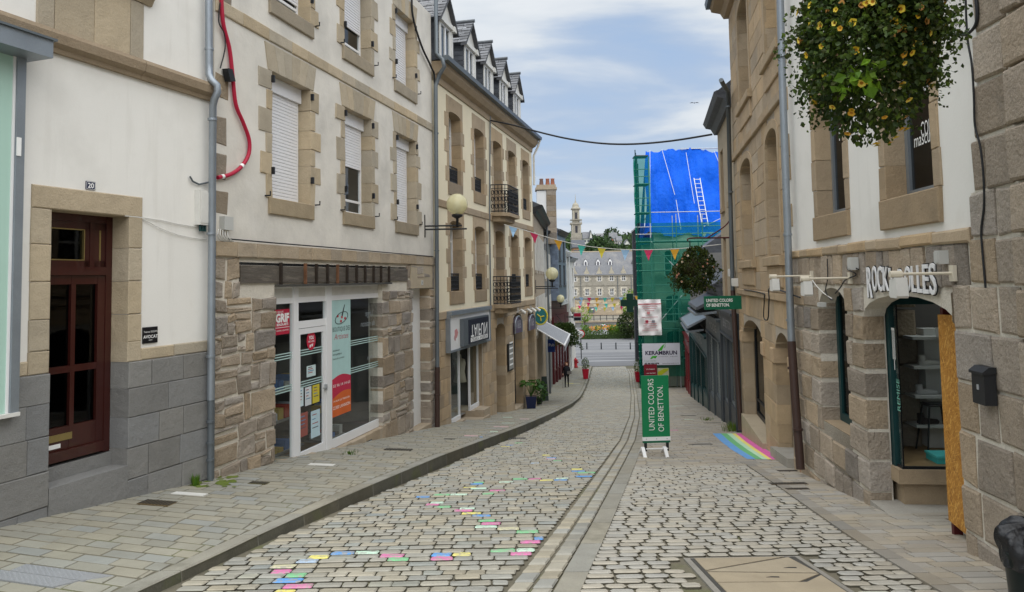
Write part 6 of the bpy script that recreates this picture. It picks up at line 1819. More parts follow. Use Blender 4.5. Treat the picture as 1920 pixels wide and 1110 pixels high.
# OSB board closing the right half of the arch
a, b = E1.pix(1800, 800, -.16)[0], E1.pix(1769, 780, -.16)[0]
z1_, z0_ = E1.pix(1780, 592, -.16)[1], E1.pix(1790, 986, -.16)[1]
mb = MB()
pts = [(a - .25, z0_ - .03), (b, z0_ + .02), (b + .005, z1_), (a - .25, z1_ + .02)]
mb.prism(E1, pts, -.175, -.157)
T(mb.build('chipboard_panel', 'osb'), 'tall orange brown chipboard panel leaning in the stone arch', 'board')
t_ = thing('door_frame', E1.p(b, -.22, pz), 'dark red timber post behind the chipboard panel', 'door frame')
mb = MB(); mb.box(E1, b - .05, b - .0, -.26, -.18, pz, hd[3] - .1); mb.build('post', 'maroon', t_)
# raised lettering
ul0, ul1 = E1.pix(1622, 520, .06)[0], E1.pix(1752, 515, .06)[0]
zc_ = E1.pix(1690, 523, .06)[1]
t_ = thing('shop_lettering', E1.p((ul0 + ul1) / 2, .06, zc_ - .2), "raised white letters reading ROCK'n ROLLES over the stone arch", 'shop sign')
word = "ROCK'n ROLLES"
x = ul0
wtot = abs(ul1 - ul0)
ws = {"'": .35, ' ': .35, 'n': .8, 'L': .8, 'E': .85, 'S': .95}
tot = sum(ws.get(c, 1) for c in word)
for i, c in enumerate(word):
    w_ = ws.get(c, 1) / tot * wtot
    if c != ' ':
        k_ = .9 + .25 * abs(i - 6) / 6
        kw = dict(width=w_ * .86)
        if c in "'": kw = {}
        dz = (.04 if c == 'R' else 0) * -1 + (.07 if c == "'" else 0)
        sz = (.36 if c != 'n' else .30) * k_ * (1.2 if c == 'R' else 1)
        vs, fs = text_geo(c, sz, 'LEFT', .02)
        for nm, mt, bd, nn, th in (('letter_back', 'dark_void', .012, .03, .008), ('letter', 'white_paint', .002, .039, .012)):
            lettering(E1, c, x - w_ / 2, zc_ + dz, nn, sz, mt, t_, name=nm, udir=-1, bold=bd, thick=th, **({'width': w_ * (.98 if nm == 'letter_back' else .86)} if c != "'" else {}))
    x -= w_
def wall_spot(F, u, z, px, label, drop=.1, tilt=.0, plate='cream_metal'):
    nn = n_for_px(F, u, z, px)
    t_ = thing('floodlight', F.p(u, 0, z), label, 'floodlight')
    mb = MB(); mb.box(F, u - .04, u + .04, .03, .06, z - .07, z + .07); mb.build('wall_plate', plate, t_)
    mb = MB(); mb.tube([F.p(u, .06, z), F.p(u, nn, z)], .013, 8); mb.tube([F.p(u, nn - .03, z), F.p(u, nn + .07, z)], .03, 8); mb.build('arm', 'cream_metal', t_)
    mb = MB(); mb.prism(F, [(u - .06, z - .03), (u + .07, z - .05), (u + .09, z - .18), (u + .07, z - .205), (u - .06, z - .21), (u - .08, z - .19)], nn - .05, nn + .05); hd_ = mb.build('head', 'white_dirty', t_)
    mb = MB(); mb.prism(F, [(u - .05, z - .05), (u + .05, z - .07), (u + .07, z - .175), (u - .06, z - .19)], nn - .06, nn - .051); mb.build('lens', 'glass_dark', hd_)
u_, z_ = E1.pix(1797, 512); wall_spot(E1, u_, z_, 1684, 'cream floodlight on a long arm in front of the raised letters')
u_, z_ = E1.pix(1601, 521); wall_spot(E1, u_, z_, 1512, 'white floodlight on an arm left of the raised letters')
u_, z_ = E2.pix(1527, 516); 
u_, z_ = E1.pix(1528, 517); wall_spot(E1, min(u_, LR1 - .1), z_, 1452, 'white floodlight reaching past the grey drainpipe')
for px_, py_, lab, w_, h_ in ((1612, 494, 'small grey junction box left of the raised letters', .05, .075), (1783, 482, 'small grey junction box at the right end over the arch', .045, .06), (1552, 571, 'tiny white box on the head of the arched window', .035, .03)):
    u_, z_ = E1.pix(px_, py_)
    t_ = thing('junction_box', E1.p(u_, .03, z_ - h_), lab, 'junction box')
    mb = MB(); mb.box(E1, u_ - w_, u_ + w_, .03, .12, z_ - h_, z_ + h_); mb.build('case', 'grey_box', t_)
    mb = MB(); mb.box(E1, u_ - w_ * .8, u_ + w_ * .8, .12, .13, z_ - h_ * .8, z_ + h_ * .8); mb.build('lid', 'grey_box', t_)
q = lambda x_, y_, n_=.06: E1.p(E1.pix(x_, y_, n_)[0], n_, E1.pix(x_, y_, n_)[1])
wire('wall_cable', smooth_path([q(*p) for p in ((1610, 505), (1592, 498), (1590, 505), (1605, 515), (1585, 525), (1575, 540), (1566, 550))]), .008, 'plastic_black', 'black cable looping from the junction box to the arched window')
wire('wall_cable', smooth_path([q(*p) for p in ((1551, 485), (1552, 520), (1548, 545), (1556, 560), (1562, 562))]), .007, 'plastic_black', 'dark cable down the voussoirs to the arched window')
wire('wall_cable', smooth_path([q(*p) for p in ((1520, 520), (1530, 535), (1545, 550), (1560, 560))]), .007, 'white_dirty', 'white cable from the floodlight arm to the arched window')
wire('wall_cable', smooth_path([q(*p) for p in ((1810, -20), (1812, 40), (1815, 80), (1822, 120), (1826, 180), (1828, 235), (1838, 275), (1844, 330), (1845, 385), (1840, 430), (1842, 470), (1848, 540))]), .009, 'plastic_black', 'black cable running down the joint beside the tall stone pier')
wire('wall_cable', smooth_path([q(*p) for p in ((1776, 66), (1800, 65), (1815, 63), (1830, 45), (1832, 15), (1828, -15))]), .014, 'plastic_black', 'black cable loop at the top of the white wall')
# mailbox
u_, z_ = E1.pix(1845, 722, .1)
t_ = thing('mailbox', E1.p(u_, .05, z_ - .2), 'black metal mailbox fixed on the rough stone wall', 'mailbox')
a, b = u_ - .095, u_ + .095
z1_, z0_ = E1.pix(1845, 694, .1)[1], E1.pix(1845, 757, .1)[1]
mb = MB(); mb.box(E1, a, b, .055, .145, z0_, z1_ - .02); mb.build('body', 'plastic_black', t_)
mb = MB(); mb.side(E1, [(.055, z1_ - .019), (.16, z1_ - .03), (.16, z1_ - .01), (.11, z1_ + .03), (.055, z1_ + .03)], a - .012, b + .012); mb.build('lid', 'plastic_black', t_)
mb = MB(); mb.box(E1, (a + b) / 2 - .012, (a + b) / 2 + .012, .145, .151, (z0_ + z1_) / 2 - .02, (z0_ + z1_) / 2 + .02); mb.build('lock', 'galv', t_)
# ================================================================== RIGHT 0: stone pier of the nearer house
g0 = thing('house', E1.p(3, 0, E1.g(3)), 'rough granite block corner of the nearest house at the right edge', 'house')
wall(E1, 1.2, uc0 - .006, -1.6, 8.0, [], g0, 'mortar', n=.02)
st = Pieces('stone', ['granite_rough', 'granite_brown'], g0)
ustep = E1.pix(1893, 250, .05)[0]
z = -1.5
while z < 7.9:
    H = R.uniform(.38, .46)
    e_ = ue(z + H / 2) if z + H / 2 > zmid + .1 else hd[0] + .004
    mb = MB(); mb.quad(E1.p(uc0 - .1, .022, z), E1.p(e_ - .012, .022, z), E1.p(e_ - .012, .022, z + H), E1.p(uc0 - .1, .022, z + H)); mb.build('bedding', 'mortar', g0)
    ashlar(E1, st, ustep + .004, e_ - .006, z, z + H, (H, H), (.3, .55), [], out=.045, back=0, joint=.032, bev=.018, jit=.014, tintf=lambda: tuple(v * 1.12 for v in stone_tint(.10, .26)))
    ashlar(E1, st, 1.2, ustep, z, z + H, (H, H), (.4, .8), [], out=.09, back=0, joint=.032, bev=.02, jit=.014, tintf=lambda: tuple(v * 1.25 for v in stone_tint(.05, .15)))
    z += H
st.flush()
# ================================================================== RIGHT 2: ashlar house with arched windows
LE2 = E2.L
g2 = thing('house', E2.p(3, 0, E2.g(3)), 'warm brown ashlar house with tall arched windows on three floors', 'house')
ha = hole(E2, 1386, 12, 1405, 208, .22); hb_ = hole(E2, 1435, -60, 1459, 150, .22)
hcc = hole(E2, 1392, 300, 1412, 488, .25); hdd = hole(E2, 1440, 257, 1463, 486, .25)
zA, zB = ha[2], ha[3]; hb_[2], hb_[3] = zA, zB
hdd[2], hdd[3] = hcc[2], hcc[3] = (hcc[2] + hdd[2]) / 2, (hcc[3] + hdd[3]) / 2
he = hole(E2, 1397, 597, 1434, 850, .42); hf = hole(E2, 1457, 610, 1486, 870, .42)
hf[3] = he[3]
he[2] = E2.g(he[0]) + .12; hf[2] = E2.g(hf[0]) + .0
ztop = E2.pix(1362, 45)[1]
HS = [ha, hb_, hcc, hdd, he, hf]
wall(E2, 0, LE2, -3.2, ztop + .2, HS, g2, ['mortar_grey', 'granite_brown'], rd=.3)
st = Pieces('stone', ['granite_warm', 'granite_brown'], g2)
zs2 = (E2.pix(1377, 286)[1] + E2.pix(1460, 203)[1]) / 2
zs1 = (E2.pix(1393, 545)[1] + E2.pix(1490, 568)[1]) / 2
tf2 = lambda: tuple(v * .95 for v in stone_tint(.10, .14))
for za_, zb_ in ((-2.9, zs1 - .05), (zs1 + .09, zs2 - .09), (zs2 + .09, ztop)):
    ashlar(E2, st, 0, LE2, za_, zb_, (.32, .40), (.45, .95), HS, out=.012, back=-.04, rd=.23, joint=.007, bev=.008, jit=.003, mat=1, tintf=lambda: tuple(v * 1.25 for v in stone_tint(.09, .13)))
ring_course(E2, st, 0, LE2, zs1 - .045, zs1 + .085, .07, (.8, 1.3), 1, lambda: tuple(v * 1.2 for v in stone_tint(.06, .1)))
ring_course(E2, st, 0, LE2, zs2 - .085, zs2 + .085, .07, (.8, 1.3), 1, lambda: tuple(v * 1.2 for v in stone_tint(.06, .1)))
for h in (ha, hb_, hcc, hdd):                                    # raised architraves and sills
    out_ = [h[0] - .16, h[1] + .16, h[2], h[3] + .16, h[4] + .14]
    pi_, po = arch_pts(h), arch_pts(out_)
    poly = [(h[0], h[2])] + pi_ + [(h[1], h[2]), (out_[1], h[2])] + po[::-1] + [(out_[0], h[2])]
    k = len(pi_)
    mb = st.new()
    IN = [(h[0], h[2])] + pi_ + [(h[1], h[2])]; OU = [(out_[0], h[2])] + po + [(out_[1], h[2])]
    for i in range(len(IN) - 1):
        V = [E2.p(*x_) for x_ in ((IN[i][0], .03, IN[i][1]), (IN[i + 1][0], .03, IN[i + 1][1]), (OU[i + 1][0], .03, OU[i + 1][1]), (OU[i][0], .03, OU[i][1]), (IN[i][0], -.02, IN[i][1]), (IN[i + 1][0], -.02, IN[i + 1][1]), (OU[i + 1][0], -.02, OU[i + 1][1]), (OU[i][0], -.02, OU[i][1]))]
        mb.add(V, [(0, 1, 2, 3), (0, 4, 5, 1), (3, 2, 6, 7)], 1, (1.2, 1.2, 1.18))
    st.new().block(E2, h[0] - .25, h[1] + .25, -.3, .11, h[2] - .17, h[2], .015, 1, (1.15, 1.15, 1.12), .002)
    st.new().block(E2, h[0] - .12, h[1] + .12, -.05, .05, h[2] - .55, h[2] - .171, .015, 1, (1.2, 1.18, 1.15), .002)
for h in (he, hf):                                               # imposts
    zi = h[3] - h[4]
    for a, b in ((h[0] - .28, h[0] + .03), (h[1] - .03, h[1] + .28)):
        st.new().block(E2, a, b, -.36, .06, zi - .16, zi + .1, .02, 1, (1.3, 1.25, 1.2), .002)
st.flush()
for h in (ha, hb_, hcc, hdd): window(E2, h, g2, .25, 'white_dirty', .06, 2, (.35, .7), room=.8)
window(E2, he, g2, .25, 'black_metal', .08, 1, (.16,), glass='glass_dark', room=1)
window(E2, hf, g2, .25, 'black_metal', .08, 1, (.16,), glass='glass_dark', room=1)
mb = MB(); mb.box(E2, he[0] - .1, he[1] + .1, -.3, .1, -3, he[2] - .001); mb.build('window_sill', 'granite_warm', g2)
P = E2.p(hf[0] + .1, .12, E2.g(hf[0]))
mb = MB(); mb.prism(E2, [(hf[0] - .1, E2.g(hf[0]) + .0), (hf[1] + .1, E2.g(hf[1]) - .02), (hf[1] + .1, E2.g(hf[1]) + .16), (hf[0] - .1, E2.g(hf[0]) + .16)], -.3, .14); mb.build('ramp', 'concrete', g2)
mb = MB(); mb.side(E2, [(-.02, ztop - .02), (.12, ztop - .02), (.2, ztop + .12), (.42, ztop + .18), (.46, ztop + .3), (-.02, ztop + .32)], 0, LE2 + .1); mb.build('cornice', 'granite_brown', g2)
mb = MB(); mb.side(E2, [(.40, ztop + .28), (.55, ztop + .28), (.58, ztop + .42), (.54, ztop + .44), (.40, ztop + .40)], 0, LE2 + .15); mb.build('gutter', 'zinc_dark', g2)
mb = MB(); mb.side(E2, [(.42, ztop + .33), (.42, ztop + .40), (-3.5, ztop + 3.4), (-7, ztop + .3)], 0, LE2); mb.build('roof', 'slate', g2)
# pipes at the joints
q = lambda x_, y_, n_=.14: E1.p(E1.pix(x_, y_, n_)[0], n_, E1.pix(x_, y_, n_)[1])
pipe('drainpipe', [q(1462, -40), q(1467, 150), q(1474, 350), q(1481, 560), q(1484, 640)], .055, 'zinc', 'tall grey zinc drainpipe between the white wall and the ashlar house', clips=[q(1467, 105), q(1477, 440), q(1482, 600)])
pipe('drainpipe', [q(1484, 640), q(1492, 760), q(1501, 880)], .062, 'brown_pipe', 'dark brown cast iron foot of the tall grey drainpipe', clips=[q(1486, 690), q(1496, 805)])
q2 = lambda x_, y_, n_=.12: E2.p(E2.pix(x_, y_, n_)[0], n_, E2.pix(x_, y_, n_)[1])
pipe('drainpipe', [q2(1352, 150, .4), q2(1358, 162, .3), q2(1365, 172), q2(1370, 400), q2(1374, 545)], .055, 'zinc_dark', 'grey drainpipe at the far end of the ashlar house', clips=[q2(1366, 200), q2(1370, 360)])
pipe('drainpipe', [q2(1374, 545), q2(1381, 680), q2(1389, 806)], .06, 'brown_pipe', 'dark brown pipe foot at the far end of the ashlar house', clips=[q2(1381, 690)])
for px_, py_, lab in ((1378, 511, 'upper white box on the ashlar wall above the green hanging sign'), (1385, 529, 'lower white box on the ashlar wall above the green hanging sign')):
    u_, z_ = E2.pix(px_, py_)
    t_ = thing('junction_box', E2.p(u_, 0, z_ - .1), lab, 'junction box')
    mb = MB(); mb.box(E2, u_ - .1, u_ + .1, .02, .16, z_ - .1, z_ + .1); mb.build('case', 'white_dirty', t_)
    mb = MB(); mb.box(E2, u_ - .085, u_ + .085, .16, .17, z_ - .08, z_ + .08); mb.build('lid', 'white_dirty', t_)
wire('wall_cable', smooth_path([q2(*p, .08) for p in ((1395, 543), (1430, 550), (1433, 560), (1432, 595), (1440, 597), (1442, 560), (1445, 540), (1500, 558))]), .012, 'plastic_black', 'black cable looping below the stone band of the ashlar house')
# green blade sign
P = at_y(1355.5, 580, 16.3)
F_ = Fw(P, 0.03)
t_ = thing('hanging_sign', P, 'small dark green hanging sign with white UNITED COLORS OF BENETTON lettering', 'sign')
w_ = 69 * 16.3 / FOC; h_ = 25 * 16.3 / FOC
mb = MB(); mb.box(F_, -w_ / 2, w_ / 2, -.04, .04, 0, h_); mb.build('board', 'green_dark_sign', t_)
lettering(F_, 'UNITED COLORS', -w_ / 2 + .03, h_ * .68, .042, .095, 'white_ink', t_, align='LEFT', bold=.0025, width=w_ * .72)
lettering(F_, 'OF BENETTON.', -w_ / 2 + .03, h_ * .33, .042, .095, 'white_ink', t_, align='LEFT', bold=.0025, width=w_ * .63)
# ================================================================== RIGHT 3: row of lower shops
def shopfront(F, u0, u1, zt, fh, parent, mat, tint, text, riser=.5, posts=3, open_=False, n=.12, goods=None):
    gz_ = F.g(u0)
    F_ = Fr(F.p(0, n, 0).x, F.p(0, n, 0).y, F.p(F.L, n, 0).x, F.p(F.L, n, 0).y, F.side)
    mb = MB(); mb.box(F_, u0 + .02, u1 - .02, -n, .0, zt - fh, zt, 0, tint); fr = mb.build('fascia', mat, parent)
    mb = MB(); mb.box(F_, u0, u1, -n, .1, zt + .001, zt + .08, 0, tint); mb.box(F_, u0, u1, -n, .06, zt - fh - .05, zt - fh - .001, 0, tint); mb.build('moulding', mat, fr)
    if text: lettering(F_, text, (u0 + u1) / 2, zt - fh / 2, .003, fh * .55, 'grey_ink', fr, udir=-1 if F.side < 0 else 1, width=(u1 - u0) * .55)
    k = posts
    for i in range(k + 1):
        c = u0 + .12 + (u1 - u0 - .24) * i / k
        mb = MB(); mb.box(F_, c - .07, c + .07, -n, .03, F.g(c) - .5, zt - fh - .051, 0, tint); mb.build('pilaster', mat, parent)
        if i < k:
            d = u0 + .12 + (u1 - u0 - .24) * (i + 1) / k
            window(F_, [c + .07, d - .07, F.g(c) + riser, zt - fh - .06, 0], parent, .05, mat if mat != 'plain' else 'zinc_dark', .05, 1, (), room=1.1, inner='interior_wall')
            mb = MB(); mb.box(F_, c + .07, d - .07, -n - .1, -.02, F.g(d) - .5, F.g(c) + riser - .001, 0, tint); mb.build('stall_riser', mat, parent)
s1_, _ = simple_house(E3, 0.02, 4.2, 6.25, 'tall narrow stone house with overhanging slate eaves beyond the ashlar house', 'granite_warm', 2, (3.6, 1.0), (.8, 1.7), wm2='granite_brown', rr=2, eave=.35, eave_mat='slate')
shopfront(E3, .1, 4.1, .55, .6, s1_, 'zinc_dark', (.5, .5, .52), 'BENETTON', .45, 2)
s2_, _ = simple_house(E3, 4.3, 10.2, 1.25, 'low house with a steep slate roof behind the far hanging basket', 'render_pale', 1, (), (.8, 1), rr=1.5, eave=.25, eave_mat='slate', depth=5)
shopfront(E3, 4.4, 10.1, .15, .6, s2_, 'zinc_dark', (.7, .72, .72), 'MODE', .4, 2)
s3_, _ = simple_house(E3, 10.3, 24.5, 2.5, 'low dark green shop with a slate roof past the pale shop', 'granite_dark', 1, (), (.8, 1), rr=1.4, eave=.3, eave_mat='slate', depth=5)
shopfront(E3, 10.4, 24.4, -.85, .7, s3_, 'teal_paint', (1, 1, 1), 'CHAUSSEURS', .35, 4)
s4_, _ = simple_house(E3, 24.6, 33.3, -1.3, 'low maroon shop at the foot of the scaffold', 'render_pale', 1, (), (.8, 1), rr=1.2, eave=.3, eave_mat='slate', depth=5)
shopfront(E3, 24.7, 33.2, -2.2, .6, s4_, 'maroon', (2.2, 2, 2), 'BOUTIQUE', .5, 3)
for u0_, u1_, z_, lab in ((5.2, 10.6, .55, 'slate pent roof over the pale shop front'), (12.0, 18.6, -.5, 'white folded awning over the dark green shop')):
    t_ = thing('pent_roof' if z_ > 0 else 'folded_awning', E3.p(u0_, 0, z_), lab, 'canopy')
    mb = MB(); mb.side(E3, [(0, z_ + .35), (0, z_ + .42), (.75, z_ + .05), (.78, z_ - .04), (.7, z_ - .03)], u0_, u1_); mb.build('slope', 'slate' if z_ > 0 else 'zinc', t_)
    mb = MB(); mb.side(E3, [(.1, z_ - .08), (.8, z_ - .16), (.8, z_ - .24), (.1, z_ - .16)], u0_ + .2, u1_ - .2); mb.build('edge', 'zinc', t_)
    for u2 in (u0_ + .4, u1_ - .4):
        mb = MB(); mb.tube([E3.p(u2, .02, z_ - .35), E3.p(u2, .7, z_ - .1)], .02, 6); mb.build('stay', 'black_metal', t_)
# ================================================================== scaffold with tarpaulin
sb_ = thing('house_under_repair', (14, 55, zg(55)), 'house under a bright blue tarpaulin roof behind green scaffold netting', 'house')
FB = Fr(10.05, 52.4, 24.3, 52.4, 1)
hz = []
for zz_, hh in ((-1.6, 1.9), (1.6, 1.9), (-4.4, 2.2)):
    for k in range(5): hz.append([.7 + k * 2.3, 1.8 + k * 2.3, zz_, zz_ + hh, .35])
wall(FB, 0, 14, -8, 4.7, hz, sb_, ['render_grey', 'render_pale'], rd=.2, depth=5)
for h in hz: window(FB, h, sb_, .15, 'white_paint', .08, 2, (.5,), room=.5)
def tarp(u, v):                                                    # u along, v up the slope
    n_ = -v * 4.6 + .12 * math.sin(u * 2.1 + v * 3) * math.sin(v * 3.1)
    z_ = 4.75 + v * 6.6
    wr = .22 * math.sin(u * 1.9 + v * 7.5) * max(0, math.sin(u * .8 - v * 2.2 + .6)) + .10 * math.sin(u * 3.3 + v * 9) * math.sin(u * .7 + 1) + .10 * math.sin(u * 1.3 - v * 14) + .06 * math.sin(u * 9 + v * 5) + .05 * math.sin(u * 15 + v * 11)
    return FB.p(u - .5 + 1.15 * v + .1 * math.sin(v * 6) * (1 if u < .3 else 0), n_ + .25 + wr * .8, z_ + wr * .6 - (.35 * (1 - v) ** 2 * abs(math.sin(u * 1.1))))
mb = MB()
nu, nv_ = 90, 44
V = [tarp(-.2 + 13.8 * i / nu, j / nv_) for j in range(nv_ + 1) for i in range(nu + 1)]
mb.add(V, [(j * (nu + 1) + i, j * (nu + 1) + i + 1, (j + 1) * (nu + 1) + i + 1, (j + 1) * (nu + 1) + i) for j in range(nv_) for i in range(nu)], 0, (1, 1, 1), True)
tp = mb.build('tarpaulin', 'tarp', sb_)
mb = MB(); mb.quad(tarp(-.2, 0), tarp(-.2, 1), FB.p(-.3, -4.6, 4.0), FB.p(-.3, -.2, 4.0)); mb.build('tarpaulin_side', 'tarp', sb_)
for (ua_, va_, ub_, vb_) in ((.08, .98, .06, .1), (.95, .97, 1.9, .40), (2.0, .35, 2.3, .02), (2.8, .93, 3.25, .28), (5.0, .96, 6.2, .30), (7.8, .95, 8.3, .3)):
    mb = MB(); mb.tube([tarp(ua_, va_) + Vector((0, -.42, .2)), tarp(ub_, vb_) + Vector((0, -.42, .2))], .026, 6, 0, (.95, 1.0, 1.15)); mb.build('batten', 'galv', tp)
mb = MB(); mb.tube([tarp(2.4, 1) + Vector((0, -.1, .03)), tarp(13, 1) + Vector((0, -.1, .03))], .04, 6); mb.build('ridge_batten', 'galv', tp)
ld = thing('roof_ladder', tarp(4.2, .02), 'aluminium ladder lying on the blue tarpaulin roof', 'ladder')
l0, l1 = tarp(3.55, .60) + Vector((0, -.5, .25)), tarp(4.05, .08) + Vector((0, -.5, .25))
for s_ in (-.22, .22):
    mb = MB(); mb.tube([l0 + Vector((s_, 0, 0)), l1 + Vector((s_, 0, 0))], .035, 6, 0, (1.3, 1.3, 1.3)); mb.build('rail', 'galv', ld)
for k in range(11):
    c = l0.lerp(l1, (k + .3) / 11)
    mb = MB(); mb.tube([c - Vector((.22, 0, 0)), c + Vector((.22, 0, 0))], .028, 6, 0, (1.3, 1.3, 1.3)); mb.build('rung', 'galv', ld)
sc_ = thing('scaffold', (9, 51, zg(51)), 'green netted tube scaffold tower along the street end house', 'scaffold')
Y0, Y1 = 50.75, 51.95
xs_t = [8.62, 9.52]
xs_f = [11.3, 13.1, 14.9, 16.7, 18.5]
for x in xs_t:
    for Y in (Y0, Y1, 54.5, 57):
        mb = MB(); x2 = x + .2 * (Y - Y0)
        mb.tube([(x2, Y, zg(51) - .1), (x2, Y, 10.4 if x < 9 else 9.9)], .035, 6); mb.build('standard', 'teal_paint' if x < 9 else 'galv', sc_)
for x in xs_f:
    for Y in (Y0, Y1):
        mb = MB(); mb.tube([(x, Y, zg(51) - .1), (x, Y, 5.9)], .035, 6); mb.build('standard', 'galv', sc_)
lv = [zg(51) + 2 * k for k in range(1, 9)]
for k, z in enumerate(lv):
    x1 = 19 if z < 6.2 else 9.6
    for dz in (0, .5, 1.0):
        if z + dz > 10: continue
        mb = MB(); mb.tube([(8.5, Y0, z + dz), (x1 if z + dz < 6.2 else 9.6, Y0, z + dz)], .028, 6); mb.build('ledger', 'galv', sc_)
        mb = MB(); mb.tube([(8.62, Y0, z + dz), (9.91, 57.2, z + dz)], .028, 6); mb.build('ledger', 'galv', sc_)
    mb = MB(); mb.box(W, 8.62, x1 if z < 5 else 9.55, -Y1, -Y0 - .05, z - .06, z - .0); mb.build('platform', 'scaf_plank', sc_)
for a, b in (((9.52, lv[1]), (11.3, lv[2])), ((11.3, lv[2]), (13.1, lv[3])), ((9.52, lv[4]), (11.3, lv[3])), ((14.9, lv[4]), (13.1, lv[3])), ((13.2, 5.0), (15.2, 5.9))):
    mb = MB(); mb.tube([(a[0], Y0 - .05, a[1]), (b[0], Y0 - .05, b[1])], .025, 6); mb.build('brace', 'galv', sc_)
mb = MB()
def net(x0, x1, z0, z1, Y, k=10, axis='x'):
    n1_, n2_ = k, max(4, int((z1 - z0) * 2))
    V = []
    for j in range(n2_ + 1):
        for i in range(n1_ + 1):
            a = x0 + (x1 - x0) * i / n1_; z = z0 + (z1 - z0) * j / n2_
            b = Y + .06 * math.sin(a * 5 + z * 2.3) * math.sin(z * 1.55)
            V.append(Vector((a, b, z)) if axis == 'x' else Vector((b + .2 * (a - Y0), a, z)))
    mb.add(V, [(j * (n1_ + 1) + i, j * (n1_ + 1) + i + 1, (j + 1) * (n1_ + 1) + i + 1, (j + 1) * (n1_ + 1) + i) for j in range(n2_) for i in range(n1_)], 0, (1, 1, 1), True)
net(8.5, 9.6, 5.3, 9.95, Y0 - .08); net(8.5, 9.6, zg(51), 4.3, Y0 - .08); net(9.6, 19, zg(51) + .8, 5.3, Y0 - .08, 60); net(Y0, 58, zg(51), 10, 8.5, 30, 'y')
mb.build('netting', 'net_green', sc_)
# boards and banner on the scaffold
Yb = 50.45
def board(px0, py0, px1, py1, name, label, tint, Y=Yb, mat='plain', cat='sign', th=.03):
    A, B = at_y(px0, py1, Y), at_y(px1, py0, Y)
    c = Vector(((A.x + B.x) / 2, Y, A.z))
    t_ = thing(name, c, label, cat)
    F_ = Fw(c, 0)
    w_, h_ = B.x - A.x, B.z - A.z
    mb = MB(); mb.box(F_, -w_ / 2, w_ / 2, -th, 0, 0, h_, 0, tint); mb.build('board', mat, t_)
    return t_, F_, w_, h_
t_, F_, w_, h_ = board(1205, 643, 1274.5, 685, 'builder_sign', 'white builder sign lettered KERAMBRUN with a green emblem on the scaffold', (.62, .62, .68))
lettering(F_, 'KERAMBRUN', .0, h_ * .56, .004, .36, 'plain', t_, width=w_ * .84, bold=.012, tint=(.03, .02, .06))
mb = MB(); mb.prism(F_, [(-.25, .95), (.05, 1.28), (.22, 1.40), (.16, 1.2), (.05, .98)], .002, .006, 0, (.06, .40, .03)); mb.build('emblem', 'plain', t_); mb = MB(); mb.prism(F_, [(-.78, .42), (-.6, .62), (-.25, .62), (-.4, .44), (-.55, .5), (-.62, .42)], .002, .006, 0, (.06, .40, .03))
mb.build('emblem_squares', 'plain', t_); mb = MB()
for k in range(6): mb.box(F_, .2 + .07 * (k % 2), .25 + .07 * (k % 2), .002, .006, 1.15 + .05 * k, 1.19 + .05 * k, 0, (.06, .40, .03))
mb.build('emblem_squares', 'plain', t_)
lettering(F_, 'couverture - zinguerie', .45, h_ * .38, .004, .08, 'dark_ink', t_, width=w_ * .5)
lettering(F_, 'Artisan couvreur', -.75, h_ * .2, .004, .1, 'plain', t_, width=w_ * .33, tint=(.05, .3, .15))
lettering(F_, '02 96 466 878', -.65, h_ * .075, .004, .13, 'dark_ink', t_, width=w_ * .38, bold=.006)
lettering(F_, 'www.kerambrun.fr', .62, h_ * .075, .004, .1, 'dark_ink', t_, width=w_ * .44)
A, B = at_y(1197.5, 629, Yb), at_y(1239, 561, Yb)
t_ = thing('site_banner', ((A.x + B.x) / 2, Yb, A.z), 'crumpled white banner with red print hanging on the green netting', 'banner')
F_ = Fw(((A.x + B.x) / 2, Yb, A.z)); w_, h_ = B.x - A.x, B.z - A.z
mb = MB(); k1, k2 = 16, 24
bz = lambda i, j: F_.p(-w_ / 2 + w_ * i / k1, .05 * math.sin(i * .9 + j * .4) + .03 * math.sin(j * .8 - i * .5), h_ * j / k2)
mb.add([bz(i, j) for j in range(k2 + 1) for i in range(k1 + 1)], [(j * (k1 + 1) + i, j * (k1 + 1) + i + 1, (j + 1) * (k1 + 1) + i + 1, (j + 1) * (k1 + 1) + i) for j in range(k2) for i in range(k1)], 0, (1, 1, 1), True)
mb.build('cloth', 'banner', t_)
mb = MB(); mb.box(F_, -w_ / 2, w_ / 2, .085, .09, h_ * .86, h_ * .885, 0, (.4, .03, .05))
for k in range(12):
    zz_ = h_ * (.80 - .06 * k)
    if k in (3, 4, 6): continue
    a_ = w_ * R.uniform(.2, .38); mb.box(F_, -a_, a_, .085, .09, zz_, zz_ + .035, 0, (.45, .18, .2))
for du, zz_, cc in ((-.22, .38, (.45, .05, .08)), (.22, .38, (.25, .25, .28)), (-.1, .62, (.5, .2, .2))): mb.box(F_, du - .1, du + .1, .085, .09, h_ * zz_ - .08, h_ * zz_ + .1, 0, cc)
mb.build('print', 'plain_matt', t_)
t_, F_, w_, h_ = board(1208, 683, 1231.5, 706, 'small_sign', 'dark red square sign under the white builder sign', (.20, .012, .025), 50.2)
lettering(F_, 'DU MARDI', 0, h_ * .6, .004, .11, 'white_ink', t_, width=w_ * .65)
lettering(F_, '...au samedi', 0, h_ * .28, .004, .11, 'white_ink', t_, width=w_ * .75)
t_, F_, w_, h_ = board(1233, 690, 1254, 706, 'small_sign', 'yellow green slanted sign right of the dark red sign', (.45, .46, .30), 50.25)
mb = MB(); mb.prism(F_, [(-.36, .1), (-.1, .1), (.36, .42), (.36, .52), (.05, .52), (-.36, .3)], .002, .006, 0, (.42, .45, .02)); mb.build('stripe', 'plain', t_)
